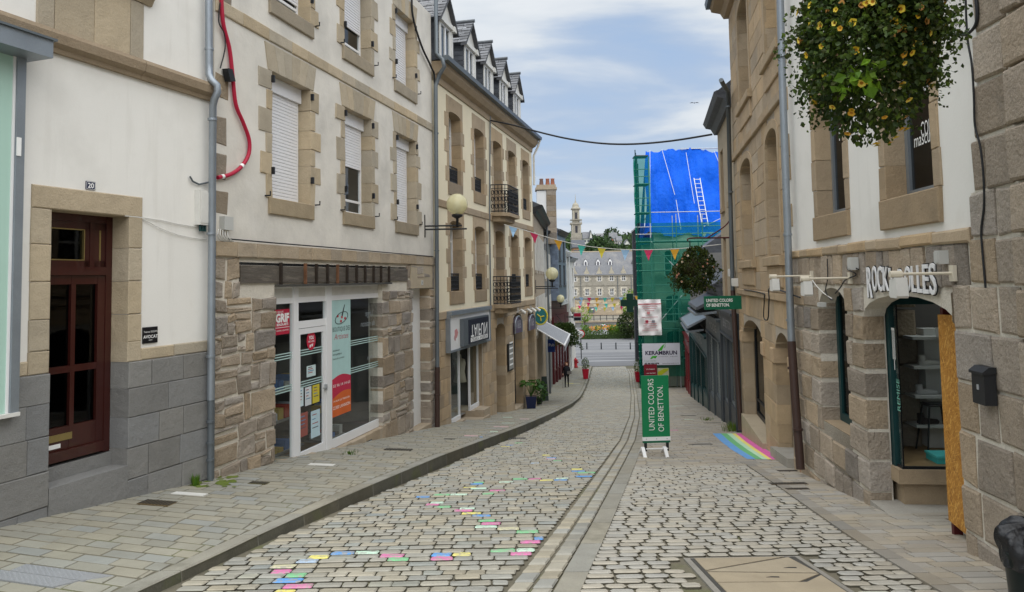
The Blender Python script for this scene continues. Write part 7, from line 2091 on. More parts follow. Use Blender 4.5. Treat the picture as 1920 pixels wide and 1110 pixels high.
# ================================================================== things standing in the street
P = at_ground(1232, 855)
t_ = thing('pavement_sign', P, 'tall green pavement sign with sideways UNITED COLORS OF BENETTON lettering on white feet', 'sign')
D = P.y
wv = 51 * D / FOC; zb_ = (855 - 829) * D / FOC; hv = 121 * D / FOC
F_ = Fw(P, .05)
mb = MB(); mb.box(F_, -wv / 2, wv / 2, -.035, .0, zb_, zb_ + hv); mb.build('board', 'green_sign', t_)
mb = MB(); mb.box(F_, -wv / 2 - .004, wv / 2 + .004, -.045, .01, zb_ - .0 + .02, zb_ + .09); mb.build('clamp_bar', 'white_paint', t_)
mb = MB(); mb.box(F_, -wv / 2, wv / 2, -.04, .004, zb_ - .02, zb_ + .018); mb.build('lower_edge', 'green_dark_sign', t_)
for k in (-1, 0, 1):
    mb = MB(); mb.tube([F_.p(k * wv * .38, .01, zb_ + .055), F_.p(k * wv * .38, .016, zb_ + .055)], .009, 8); mb.build('screw', 'grey_ink', t_)
for s_ in (-1, 1):
    x = s_ * wv * .40
    mb = MB(); mb.box(F_, x - .025, x + .025, -.04, -.005, .09, zb_ - .021); mb.build('bracket', 'black_metal', t_)
    mb = MB(); mb.prism(Fr(F_.p(x - .03, 0, 0).x, F_.p(x - .03, 0, 0).y, F_.p(x - .03, -1, 0).x, F_.p(x - .03, -1, 0).y, 1), [(-.24, P.z + .0), (-.18, P.z + .0), (.0, P.z + .12), (.2, P.z + .01), (.24, P.z + .01), (.03, P.z + .17), (-.03, P.z + .17)], -.06, .0); mb.build('foot', 'white_paint', t_)
mb = MB(); mb.tube([F_.p(-wv * .4, .02, .14), F_.p(wv * .4, .02, .14)], .012, 6); mb.build('cross_bar', 'white_paint', t_)
lettering(F_, 'UNITED COLORS', -wv * .16, zb_ + .11 + (hv - .11) * .52, .003, .155, 'white_ink', t_, rot=90, bold=-.001, sx=.80)
lettering(F_, 'OF BENETTON.', wv * .18, zb_ + .11 + (hv - .11) * .45, .003, .155, 'white_ink', t_, rot=90, bold=-.001, sx=.80)
# brick by the pipe
P = at_ground(1511, 886); mb = MB(); F_ = Fw(P, .5); mb.block(F_, -.07, .07, -.04, .03, 0.0, .06, .006); T(mb.build('loose_brick', 'brick_red'), 'loose orange brick at the foot of the brown drainpipe', 'brick')
# foliage helpers
def leaves(mb, c, rad, n, size, tints, fn=None, droop=.3, mat=0):
    for _ in range(n):
        while True:
            p = Vector((R.uniform(-1, 1), R.uniform(-1, 1), R.uniform(-1, 1)))
            l = p.length
            if .05 < l < 1 and R.random() < l ** 1.2: break
        s_ = fn(p / l) if fn else 1.0
        q_ = Vector((p.x * rad[0], p.y * rad[1], p.z * rad[2])) * s_ + Vector(c)
        d = (p / l + Vector((R.uniform(-.9, .9), R.uniform(-.9, .9), R.uniform(-.9, .9) - droop))).normalized()
        a = d.orthogonal().normalized(); b = d.cross(a)
        th = R.uniform(0, 6.28); sd = a * math.cos(th) + b * math.sin(th)
        L = size * R.uniform(.6, 1.4); W_ = L * R.uniform(.3, .5)
        t = R.choice(tints); k = R.uniform(.75, 1.25)
        n_ = d.cross(sd) * W_ * .25
        mb.add([q_, q_ + d * L * .5 + sd * W_ + n_, q_ + d * L, q_ + d * L * .5 - sd * W_ + n_], [(0, 1, 2), (0, 2, 3)], mat, (t[0] * k, t[1] * k, t[2] * k))
GT = [(1, 1, 1), (.7, .8, .7), (1.3, 1.3, 1.0), (.9, 1.0, 1.1), (1.6, 1.7, .9)]
def lump(seed, amp=.22):
    r_ = random.Random(seed)
    w = [(Vector((r_.uniform(-1, 1), r_.uniform(-1, 1), r_.uniform(-1, 1))).normalized(), r_.uniform(-amp, amp), r_.uniform(3, 8)) for _ in range(14)]
    return lambda d: 1 + sum(a * math.exp(k * (d.dot(v) - 1)) for v, a, k in w)
def flower(mb, c, d, r, col, eye=(.5, .22, .02)):
    d = d.normalized(); a = d.orthogonal().normalized(); b = d.cross(a)
    k = 10
    rim = [c + (a * math.cos(i * 6.2832 / k) + b * math.sin(i * 6.2832 / k)) * r * (1 if i % 2 else .86) + d * r * .5 for i in range(k)]
    mid = [c + (a * math.cos(i * 6.2832 / k) + b * math.sin(i * 6.2832 / k)) * r * .4 + d * r * .28 for i in range(k)]
    mb.add(rim + mid, [(i, (i + 1) % k, k + (i + 1) % k, k + i) for i in range(k)], 0, col)
    mb.add(mid + [c], [(i, (i + 1) % k, k) for i in range(k)], 0, eye)
def basket(C, rad, n, size, label, seed, flowers, fcols, hang, lime=0, fsize=.03, tints=GT):
    C = Vector(C)
    t_ = thing('hanging_basket', C - Vector((0, 0, rad[2])), label, 'hanging basket')
    fn0 = lump(seed, .42)
    fn = (lambda d: fn0(d) * (1 - .16 * max(0, -d.z) * (1 + d.x))) if n > 9000 else fn0
    mb = MB(); leaves(mb, C, rad, n, size, tints, fn)
    # trailing strands
    for _ in range(int(n / 55)):
        a = R.uniform(0, 6.28); d = Vector((math.cos(a), math.sin(a), R.uniform(-1, .5))).normalized()
        p = C + Vector((d.x * rad[0], d.y * rad[1], d.z * rad[2])) * fn(d) * .95
        for k in range(R.randint(5, 11)):
            p = p + Vector((d.x * .02, d.y * .02, -.018)) * (size / .05)
            leaves(mb, p, (.03, .03, .03), 2, size * .8, tints, None, .5)
    mb.build('foliage', 'foliage', t_)
    mb = MB(); mb.ball(C, min(rad) * .5, 12, 0, (.5, .5, .4)); mb.build('basket', 'stem', t_)
    if lime:
        mb = MB()
        for _ in range(lime):
            p = C + Vector((R.uniform(-.40, -.08), R.uniform(-.36, -.15), R.uniform(-.66, -.48)))
            leaves(mb, p, (.05, .05, .04), 3, .065, [(2.3, 2.7, .8), (1.8, 2.3, .7), (2.8, 3.1, .9)], None, .5)
        mb.build('lime_leaves', 'foliage', t_)['kind'] = 'stuff'
    if flowers:
        mb = MB()
        for _ in range(flowers):
            while True:
                d = Vector((R.uniform(-1, 1), R.uniform(-1, 1), R.uniform(-1, .8)))
                if .2 < d.length < 1: d.normalize(); break
            p = C + Vector((d.x * rad[0], d.y * rad[1], d.z * rad[2])) * fn(d) * R.uniform(.97, 1.06)
            c = R.choice(fcols)
            flower(mb, p, d + Vector((0, -.3, .1)), fsize * R.uniform(.7, 1.15), c)
            if n > 9000: mb.build('flower', 'petal', t_); mb = MB()
        if mb.v: mb.build('flowers', 'petal', t_)['kind'] = 'stuff'
    mb = MB()
    for h in hang: mb.tube([C + Vector((0, 0, rad[2] * .4)), h], .008 if n > 6000 else .015, 5)
    mb.build('hanger', 'black_metal', t_)
    return t_
YEL = [(.78, .58, .05), (.75, .50, .03), (.72, .40, .04), (.80, .62, .10), (.66, .34, .10)]
C = at_y(1642, 12, 4.7)
basket(C, (.45, .45, .70), 12500, .040, 'big near hanging basket of dark foliage with orange yellow flowers', 5, 150, YEL, [C + Vector((.0, .0, 1.2)), C + Vector((.3, .2, 1.2)), C + Vector((-.3, .2, 1.2))], 15, .026, [(.75, .8, .7), (.5, .6, .55), (1.0, 1.05, .8), (1.5, 1.5, .7), (.8, .65, .5)])
C = at_y(1295, 502, 19.6)
basket(C, (.50, .52, .58), 4200, .062, 'dark bushy hanging basket in front of the scaffold netting', 9, 50, [(.45, .3, .25), (.5, .45, .35), (.4, .2, .15)], [C + Vector((0, 0, .72))], 0, .03, [(.55, .55, .5), (.8, .75, .6), (.4, .42, .4), (1.1, .95, .6)])
t_ = thing('basket_bracket', E3.p(1.5, 0, 2), 'curved dark iron bracket carrying the dark hanging basket', 'bracket')
pW = E3.p(E3.uy(19.6), 0, C.z + .78)
mb = MB(); mb.tube(smooth_path([pW, pW.lerp(C + Vector((0, 0, .78)), .5), C + Vector((0, 0, .78)), C + Vector((-.05, 0, .7))]), .02, 6); mb.tube(smooth_path([pW + Vector((0, 0, .9)), pW + Vector((-.1, 0, .4)), pW.lerp(C + Vector((0, 0, .78)), .6)]), .018, 6); mb.build('arm', 'maroon', t_)
C = at_y(1060, 622, 42)
basket(C, (.62, .6, .72), 2600, .1, 'dark green hanging basket beside the grey striped awning', 12, 0, YEL, [C + Vector((-.5, .3, 1.0)), C + Vector((0, 0, 1.0))], 0, .03, [(.7, .8, .7), (1, 1, .9), (.5, .6, .6)])
# pink flowers hanging top right of the zinc pipe
P = at_y(1468, 5, 6.0)
# rubbish bin with bag
P = at_ground(1946, 1134); P.z = zg(P.y)
t_ = thing('rubbish_bin', P, 'black rubbish bin lined with a crumpled black plastic bag', 'bin')
mb = MB(); mb.lathe(P, [(.01, .0), (.15, .0), (.16, .03), (.18, .31), (.185, .32), (.185, .34), (.16, .34), (.15, .3), (.01, .28)], 24); mb.build('body', 'bin_green', t_)
mb = MB()
seg, rows = 64, 26
V = []
for j in range(rows + 1):
    v = j / rows
    for i in range(seg):
        a = i * 6.2832 / seg
        fold = .03 * math.sin(a * 11 + v * 3) + .02 * math.sin(a * 23 - v * 7) + .022 * math.sin(a * 5 + v * 9) + .008 * math.sin(a * 37 + v * 4)
        if v < .45: r_ = .252 + .012 * v; z_ = .33 + .26 * v / .45
        else: t = (v - .45) / .55; r_ = .262 * math.cos(t * 1.5); z_ = .59 + .13 * math.sin(t * 1.57)
        r_ += fold * (.35 + 1.1 * min(1, v * 1.4)); z_ += .03 * math.sin(a * 3 + 1) * v + .02 * math.sin(a * 7 + v * 6) * v
        V.append(Vector((P.x + max(.01, r_ * .74) * math.cos(a), P.y + max(.01, r_ * .74) * math.sin(a), P.z + z_ * .74)))
mb.add(V, [(j * seg + i, j * seg + (i + 1) % seg, (j + 1) * seg + (i + 1) % seg, (j + 1) * seg + i) for j in range(rows) for i in range(seg)], 0, (1, 1, 1), True)
mb.build('bag', 'bag', t_)
# potted plant, leaning board
P = at_ground(996, 765, .17)
t_ = thing('potted_plant', P, 'broad leaved green plant in a square black pot by the arched doors', 'plant')
F_ = Fw(P)
mb = MB(); z0_ = 0
mb.add([F_.p(s1 * .17, s2 * .17, 0) for s1, s2 in ((-1, -1), (1, -1), (1, 1), (-1, 1))] + [F_.p(s1 * .22, s2 * .22, .48) for s1, s2 in ((-1, -1), (1, -1), (1, 1), (-1, 1))], [(0, 1, 5, 4), (1, 2, 6, 5), (2, 3, 7, 6), (3, 0, 4, 7), (4, 5, 6, 7)], 0, (1, 1, 1)); mb.build('pot', 'enamel_blue', t_)
mb = MB()
stm = MB()
for k in range(17):
    a = R.uniform(0, 6.28); l = R.uniform(.3, .75); b = P + Vector((0, 0, .45)); tip = b + Vector((math.cos(a) * l * .6, math.sin(a) * l * .6, R.uniform(.25, .75)))
    stm.tube([b, b.lerp(tip, .6) + Vector((0, 0, .08)), tip], .012, 4, 0, (.6, 1.2, .5))
    d = Vector((math.cos(a), math.sin(a), -.5)).normalized(); sd = Vector((-math.sin(a), math.cos(a), 0))
    for j in range(5):
        an = (j - 2) * .45; dd = (d * math.cos(an) + sd * math.sin(an)); s2 = (sd * math.cos(an) - d * math.sin(an))
        L = .26 * R.uniform(.8, 1.1)
        mb.add([tip, tip + dd * L * .5 + s2 * .05, tip + dd * L + Vector((0, 0, -.03)), tip + dd * L * .5 - s2 * .05], [(0, 1, 2, 3)], 0, R.choice([(.9, 1.5, .9), (.6, 1.1, .7), (1.2, 1.8, 1.0)]))
stm.build('stem', 'foliage', t_); mb.build('foliage', 'foliage', t_)
P = at_ground(1018, 752, .17)
t_ = thing('leaning_board', P, 'dark sandwich board with a white edge leaning beside the potted plant', 'sandwich board')
F_ = Fw(P, .25)
mb = MB(); mb.prism(Fr(F_.p(0, 0, 0).x, F_.p(0, 0, 0).y, F_.p(0, -1, 0).x, F_.p(0, -1, 0).y, 1), [(0, P.z), (.05, P.z), (.33, P.z + 1.15), (.28, P.z + 1.15)], -.3, .3, 0, (.03, .045, .04)); mb.build('panel', 'plain', t_)
mb = MB(); mb.tube([F_.p(-.32, .0, 0), F_.p(-.32, -.28, 1.6)], .025, 6, 0, (.6, .6, .6)); mb.build('edge', 'plain', t_)
P = at_ground(1008, 760, .17)
t_ = thing('shrub', P, 'small leafy shrub behind the square black pot', 'plant')
mb = MB(); leaves(mb, P + Vector((.05, .3, .55)), (.35, .3, .5), 500, .09, [(.8, 1.2, .9), (.6, .9, .7)]); mb.build('foliage', 'foliage', t_)
mb = MB(); mb.lathe(P + Vector((.05, .3, 0)), [(.01, 0), (.15, 0), (.18, .25), (.01, .26)], 10); mb.build('pot', 'black_metal', t_)
# red planters
def planter(px, py, hh, lab):
    P = at_ground(px, py, hh)
    t_ = thing('planter', P, lab, 'planter', None)
    F_ = Fw(P)
    mb = MB(); mb.add([F_.p(s1 * .17, s2 * .17, 0) for s1, s2 in ((-1, -1), (1, -1), (1, 1), (-1, 1))] + [F_.p(s1 * .25, s2 * .25, .74) for s1, s2 in ((-1, -1), (1, -1), (1, 1), (-1, 1))], [(0, 1, 5, 4), (1, 2, 6, 5), (2, 3, 7, 6), (3, 0, 4, 7), (4, 5, 6, 7)], 0, (.50, .012, .035)); mb.build('pot', 'plain', t_)
    mb = MB(); leaves(mb, P + Vector((0, 0, 1.15)), (.28, .28, .45), 240, .09, [(1.8, 1.7, 1.0), (1.2, 1.3, .8)]); mb.build('foliage', 'foliage', t_)
    mb = MB()
    for k in range(6): mb.tube([P + Vector((0, 0, .7)), P + Vector((R.uniform(-.2, .2), R.uniform(-.2, .2), 1.4))], .01, 4)
    mb.build('stem', 'stem', t_)
planter(1098, 710, .08, 'red square planter on the left pavement beyond the walking person')
planter(1197, 716, .0, 'red planter on the right edge of the roadway by the scaffold')
# hydrant
P = at_ground(1079.5, 689, .08)
t_ = thing('fire_hydrant', P, 'red fire hydrant against the white wall at the street end', 'hydrant')
mb = MB(); mb.lathe(P, [(.01, 0), (.2, 0), (.2, .08), (.14, .1), (.14, .55), (.2, .58), (.2, .66), (.13, .72), (.05, .8), (.05, .85), (.01, .86)], 12, 0, (.45, .02, .03)); mb.build('body', 'plain', t_)
mb = MB(); mb.tube([P + Vector((-.25, 0, .45)), P + Vector((.25, 0, .45))], .08, 8, 0, (.45, .02, .03)); mb.build('outlet', 'plain', t_)
# no-turn sign
P = at_ground(1090, 673, .0)
t_ = thing('road_sign', P, 'round no left turn sign on a dark post at the street end', 'road sign')
mb = MB(); mb.tube([P, P + Vector((0, 0, 2.35))], .05, 8, 0, (.05, .05, .055)); mb.build('post', 'plain', t_)
F_ = Fw(P)
disc = lambda r, n0, n1, c, nm: (lambda mb: (mb.prism(F_, [(r * math.cos(k * .2618), 2.45 + r * math.sin(k * .2618)) for k in range(24)], n0, n1, 0, c), mb.build(nm, 'plain', t_)))(MB())
disc(.40, .03, .06, (.45, .02, .03), 'red_rim'); disc(.30, .06, .065, (.75, .75, .75), 'white_disc')
mb = MB(); mb.tube([F_.p(.1, .075, 2.25), F_.p(.1, .075, 2.5), F_.p(-.12, .075, 2.52)], .04, 5, 0, (.02, .02, .02)); mb.prism(F_, [(-.1, 2.62), (-.1, 2.42), (-.24, 2.52)], .066, .085, 0, (.02, .02, .02)); mb.build('arrow', 'plain', t_)
mb = MB(); mb.tube([F_.p(-.22, .09, 2.67), F_.p(.22, .09, 2.23)], .03, 5, 0, (.45, .02, .03)); mb.build('slash', 'plain', t_)
# bollards
for k, px_ in enumerate((1100.5, 1127.5, 1155, 1182)):
    P = at_ground(px_, 655)
    t_ = thing('bollard', P, ['leftmost', 'second from left', 'third from left', 'rightmost'][k] + ' dark bollard in the row across the square', 'bollard', 'bollards across the square')
    mb = MB(); mb.lathe(P, [(.01, 0), (.07, 0), (.065, .6), (.075, .62), (.075, .7), (.03, .76), (.01, .76)], 8, 0, (.05, .06, .065)); mb.build('post', 'plain', t_)
# ------------------------------------------------------------------ walking person
P = at_ground(1063, 726, .09)
t_ = thing('person', P, 'person in a dark coat and black trousers walking uphill with a stick', 'person')
Hh = 1.66
def figure(edges, pos, rad, name, mat, parent, sub=2):
    me = bpy.data.meshes.new(name)
    me.from_pydata([Vector(p) for p in pos], edges, [])
    o = bpy.data.objects.new(name, me); COL.objects.link(o); put(o, WL[parent.name], parent)
    md = o.modifiers.new('skin', 'SKIN')
    for i, r_ in enumerate(rad): me.skin_vertices[0].data[i].radius = r_ if isinstance(r_, tuple) else (r_, r_)
    me.skin_vertices[0].data[0].use_root = True
    o.modifiers.new('sub', 'SUBSURF').levels = sub
    o.modifiers['sub'].render_levels = sub
    me.materials.append(M[mat])
    at = me.attributes.new('tint', 'FLOAT_COLOR', 'POINT'); at.data.foreach_set('color', [1.0] * (4 * len(pos)))
    return o
pos = [(0, 0, .93), (0, 0, 1.12), (0, 0, 1.32), (0, -.01, 1.43), (0, -.03, 1.50), (0, -.04, 1.60), (.17, 0, 1.36), (.24, -.03, 1.10), (.16, -.18, .98), (-.17, 0, 1.36), (-.25, .0, 1.10), (-.27, -.16, .95), (.09, 0, .86), (.10, -.04, .48), (.10, .06, .08), (.10, -.10, .04), (-.09, 0, .86), (-.10, .04, .48), (-.11, .0, .08), (-.11, -.16, .04)]
edges = [(0, 1), (1, 2), (2, 3), (3, 4), (4, 5), (2, 6), (6, 7), (7, 8), (2, 9), (9, 10), (10, 11), (0, 12), (12, 13), (13, 14), (14, 15), (0, 16), (16, 17), (17, 18), (18, 19)]
rad = [(.15, .11), (.15, .11), (.15, .10), .055, (.085, .095), (.07, .08), .06, .05, .035, .06, .05, .035, .085, .06, .045, .04, .085, .06, .045, .04]
M['dark_cloth'] = mk('dark_cloth', (.012, .012, .016), rough=.9, var=.2, fine=0, bump=0)
bd = figure(edges, pos, rad, 'body', 'dark_cloth', t_)
mb = MB(); F_ = Fw(P); mb.ball(P + Vector((0, -.06, 1.565)), .088, 12, 0, (1, 1, 1), 1.2); mb.build('face', 'skin', t_)
mb = MB(); mb.ball(P + Vector((0, .0, 1.61)), .11, 12, 0, (1.6, 1.2, .9), 1.0); mb.build('hair', 'hair', t_)
mb = MB(); mb.lathe(P, [(.19, .82), (.20, .95), (.17, 1.15), (.19, 1.32), (.12, 1.43), (.07, 1.45)], 14, 0, (1, 1, 1)); mb.build('coat', 'dark_cloth', t_)
mb = MB(); mb.box(F_, .02, .32, .17, .27, .93, 1.12, 0, (.12, .11, .10)); mb.build('bag', 'plain_matt', t_)
for s_ in (-1, 1):
    mb = MB(); h0 = P + (Vector((.16, -.20, .97)) if s_ > 0 else Vector((-.27, -.18, .94)))
    mb.ball(h0, .045, 10)
    for k in range(5): mb.tube([h0 + Vector((-.03 + .015 * k, -.02, 0)), h0 + Vector((-.03 + .015 * k, -.06, -.02)), h0 + Vector((-.03 + .014 * k, -.05, -.06))], .009, 5)
    mb.build('hand', 'skin', t_)
P2 = P + Vector((-.30, -.25, 0))
t2 = thing('walking_stick', P2, 'thin walking stick held by the person in the dark coat', 'walking stick')
mb = MB(); mb.tube([P2, P + Vector((-.27, -.2, .93)), P + Vector((-.25, -.18, 1.0))], .012, 6, 0, (.2, .18, .16)); mb.build('shaft', 'plain', t2)
mb = MB(); mb.tube([P + Vector((-.25, -.24, .97)), P + Vector((-.25, -.10, .98))], .018, 6, 0, (.1, .09, .08)); mb.build('handle', 'plain', t2)
# ------------------------------------------------------------------ bunting and overhead wires
FC = [(.62, .53, .06), (.30, .48, .68), (.65, .05, .14), (.68, .36, .04), (.07, .46, .38)]
def bunting(path, spacing, size, label, k0=0):
    L = 0; acc = [0]
    for a, b in zip(path[:-1], path[1:]): L += (b - a).length; acc.append(L)
    t_ = thing('bunting', path[0], label, 'bunting')
    mb = MB(); mb.tube(path, .012, 5); mb.build('cord', 'white_dirty', t_)
    s_ = spacing * .4; k = k0
    while s_ < L - spacing * .3:
        i = max(j for j in range(len(acc)) if acc[j] <= s_); i = min(i, len(path) - 2)
        t = (s_ - acc[i]) / (acc[i + 1] - acc[i]); c = path[i].lerp(path[i + 1], t); d = (path[i + 1] - path[i]).normalized()
        w_ = size * .5
        sw = R.uniform(-.12, .12) * size; sy = R.uniform(-.35, .25) * size
        a, b = c - d * w_, c + d * w_
        mid = c + Vector((sw * .5, sy * .3 + .02, -size * .55))
        tip = c + Vector((sw, sy, -size * 1.15))
        col_ = FC[k % 5]
        mb = MB(); mb.add([a, b, mid + d * w_ * .45, mid - d * w_ * .45, tip, a + Vector((0, .004, 0)), b + Vector((0, .004, 0))], [(0, 1, 2, 3), (3, 2, 4)], 0, col_); mb.build('flag', 'cloth', t_)
        s_ += spacing * R.uniform(.92, 1.08); k += 1
A, B = at_y(934, 418, 26.5), at_y(1352, 462, 21)
pp = [at_y(x_, y_, Y_) for x_, y_, Y_ in ((945, 421, 25), (960, 425, 25), (982, 431, 25), (1030, 446, 25), (1080, 458, 25), (1120, 464, 24.5), (1172, 468, 24), (1232, 468, 23.5), (1290, 465, 23), (1352, 458, 22))]
bunting(smooth_path(pp, 3), .80, .31, 'nearest bunting with large coloured flags across the street', 1)
for k, (y0, ys_, Y, x0, x1, lab) in enumerate(((556, 6, 66, 1068, 1200, 'upper bunting strung over the square end of the street'), (564, 12, 72, 1082, 1200, 'middle sagging bunting over the square'), (572, 10, 80, 1080, 1190, 'lowest faint bunting over the square'))):
    a, b = at_y(x0, y0, Y), at_y(x1, y0 - 2, Y)
    bunting(sag(a, b, ys_ * Y / FOC * .5, 14), .72 + .1 * k, .40, lab, k)
pp = [at_y(x_, y_, Y_) for x_, y_, Y_ in ((920, 226, 25.5), (960, 234, 25), (1020, 250, 24), (1070, 261, 23), (1130, 269, 22.5), (1190, 270, 22), (1260, 264, 21.5), (1335, 252, 20.5))]
wire('overhead_cable', smooth_path(pp, 4), .028, 'plastic_black', 'dark overhead cable spanning the street from roof to roof')
# bird
P = at_y(1302, 193, 60); t_ = thing('bird', P, 'tiny dark bird flying in the sky left of the eaves', 'bird')
mb = MB(); mb.tube([P + Vector((0, -.12, 0)), P, P + Vector((0, .15, 0))], [.01, .05, .01], 6, 0, (.1, .1, .12)); mb.build('body', 'plain_matt', t_)
for s_ in (-1, 1):
    mb = MB(); mb.add([P, P + Vector((s_ * .2, -.04, .06)), P + Vector((s_ * .42, .05, .0)), P + Vector((s_ * .18, .1, .04))], [(0, 1, 2, 3)], 0, (.12, .12, .14)); mb.build('wing', 'plain_matt', t_)
# pharmacy cross
P = at_y(1181, 568, 60)
t_ = thing('pharmacy_cross', P, 'dark green cross sign sticking out at the street end', 'sign')
F_ = Fw(P)
mb = MB(); r_ = .26; k = .75
mb.prism(F_, [(-r_, -k), (r_, -k), (r_, -r_), (k, -r_), (k, r_), (r_, r_), (r_, k), (-r_, k), (-r_, r_), (-k, r_), (-k, -r_), (-r_, -r_)], -.08, .08, 0, (.012, .05, .035)); mb.build('board', 'plain', t_)
mb = MB(); mb.tube([F_.p(k, 0, 0), F_.p(2.0, 0, 0)], .04, 6, 0, (.03, .04, .04)); mb.build('arm', 'plain', t_)
# house corner behind the scaffold, dark gable
t_ = thing('house', (14.6, 70, zg(70)), 'dark slate gable of a far house right behind the scaffold', 'house')
P0 = at_y(1186, 432, 70)
FG = Fr(P0.x, 70, P0.x + 8, 70, 1)
mb = MB(); mb.prism(FG, [(0, -8), (8, -8), (8, P0.z + 2.5), (1.0, P0.z + .3), (0, P0.z)], -.6, 0, 0, (.25, .25, .28)); mb.build('wall', 'slate', t_)
mb = MB(); mb.prism(FG, [(-.15, P0.z - .15), (-.05, P0.z - .15), (1.6, P0.z + 1.3), (1.5, P0.z + 1.4)], -.6, .15, 0, (1.5, 1.5, 1.5)); mb.build('verge', 'slate_pale', t_)
# ------------------------------------------------------------------ square: bed, hedge, grasses, wall, railing
Yb = 97.5
hedge = thing('hedge', (12, Yb, zg(Yb)), 'low clipped grey green hedge around the flower bed', 'hedge')
mb = MB()
for k in range(34):
    c = Vector((8.6 + k * .36, Yb + R.uniform(-.2, .2), zg(Yb) + .45)); leaves(mb, c, (.35, .35, .5), 70, .16, [(1.6, 1.7, 1.7), (1.1, 1.2, 1.0), (.8, .9, .7)])
mb.build('foliage', 'foliage', hedge)
mb = MB(); mb.box(W, 8.3, 21, -Yb - .25, -Yb + .25, zg(Yb) - .1, zg(Yb) + .55, 0, (.5, .6, .4)); mb.build('core', 'leaf', hedge)
mb = MB()
for k in range(150):
    c = Vector((R.uniform(9, 16), Yb + R.uniform(.8, 3), zg(Yb) + R.uniform(.7, 1.5)))
    leaves(mb, c, (.25, .25, .3), 14, .18, [(1.6, 2.0, .9), (2.2, 2.3, 1.0), (1.0, 1.4, .7)])
T(mb.build('bed_planting', 'foliage'), 'mixed green planting in the flower bed of the square', 'planting', kind='stuff')
mb = MB()
for k in range(90):
    flower(mb, Vector((R.uniform(10, 13.6), Yb + R.uniform(.6, 1.6), zg(Yb) + R.uniform(1.0, 1.7))), Vector((0, -1, .5)), .09, R.choice([(.55, .25, .05), (.6, .4, .08), (.5, .15, .06)]))
T(mb.build('bed_flower', 'petal'), 'orange flowers in the bed of the square', 'flowers', kind='stuff')
for k, (px_, py_, r_, lab) in enumerate(((1151, 616, 1.25, 'round yellow green ornamental grass, left of the pair in the bed'), (1163, 615, 1.15, 'round yellow green ornamental grass, right of the pair in the bed'))):
    c = at_y(px_, py_ + 12, Yb + 1.4 + k * .8); c.z = zg(Yb)
    t_ = thing('ornamental_grass', c, lab, 'grass')
    mb = MB()
    for _ in range(520):
        d = Vector((R.uniform(-1, 1), R.uniform(-1, 1), R.uniform(.15, 1))).normalized(); tip = c + Vector((0, 0, .7)) + d * r_ * R.uniform(.75, 1.05); sd = d.cross(Vector((0, 0, 1))).normalized() * .035
        b = c + Vector((d.x * .2, d.y * .2, .4)); mid = b.lerp(tip, .6) + Vector((0, 0, .12))
        v = R.uniform(.7, 1.3); mb.add([b - sd, b + sd, mid + sd, mid - sd, tip], [(0, 1, 2, 3), (3, 2, 4)], 0, (2.7 * v, 3.0 * v, 1.1 * v))
    mb.build('foliage', 'foliage', t_)
    mb = MB(); mb.ball(c + Vector((0, 0, .9)), r_ * .6, 12, 0, (1.2, 1.4, .6)); mb.build('core', 'leaf', t_)
def tree(name, c, rad, n, size, tints, label, trunk=1.0, seed=1, cat='tree', mat='foliage', tr=.12):
    c = Vector(c)
    t_ = thing(name, c, label, cat)
    mb = MB(); cc = c + Vector((0, 0, trunk + rad[2]))
    leaves(mb, cc, rad, n, size, tints, lump(seed, .3)); mb.build('crown', mat, t_)
    mb = MB(); mb.tube([c, c + Vector((.05, 0, trunk * .6)), c + Vector((0, 0, trunk + rad[2] * .8))], [tr, tr * .8, tr * .4], 8)
    for k in range(5):
        a = k * 1.26; mb.tube([c + Vector((0, 0, trunk)), c + Vector((math.cos(a) * rad[0] * .5, math.sin(a) * rad[1] * .5, trunk + rad[2] * .9))], [tr * .5, tr * .2], 5)
    mb.build('trunk', 'bark', t_)
    return t_
P = at_y(1185, 634, 96); P.z = zg(96); tree('tree', P, (1.75, 1.5, 1.55), 1900, .24, [(.5, .55, .5), (.8, .8, .6), (.35, .4, .4)], 'dark rounded small tree at the right of the flower bed', .55, 3)
P = at_y(1096, 606, 118); P.z = zg(118) - .5; tree('tree', P, (1.2, 1.0, 1.3), 420, .22, [(3.2, 3.4, .7), (2.4, 2.7, .7)], 'thin yellow leaved tree at the left of the square', 1.4, 4)
P = at_y(1190, 600, 112); P.z = zg(112) - .5; tree('tree', P, (2.2, 1.8, 1.9), 1100, .26, [(3.6, 3.4, .5), (2.8, 2.8, .6), (1.8, 2.2, .6)], 'bright yellow tree next to the scaffold', 2.6, 6)
# white fountain sheet
P = at_y(1133, 622, 104); P.z = zg(104)
t_ = thing('sculpture', P, 'curved white sculpture in the flower bed of the square', 'sculpture')
mb = MB(); F_ = Fw(P)
prof = [(-.9, 2.2), (-.2, 2.35), (.45, 2.0), (.7, .9), (.75, 0)]
ins = [(a * .82 - .12, b * .9) for a, b in prof]
mb.prism(F_, [(-.5, 1.45), (.1, 1.5), (.45, 1.35), (.52, .8), (.55, .2), (.05, .2), (.0, .7), (-.1, 1.1)], -.4, 0, 0, (.75, .75, .8)); mb.build('sheet', 'plain', t_)
mb = MB(); mb.box(F_, -.1, .7, -.6, .1, -.2, .2, 0, (.4, .4, .4)); mb.build('plinth', 'plain', t_)
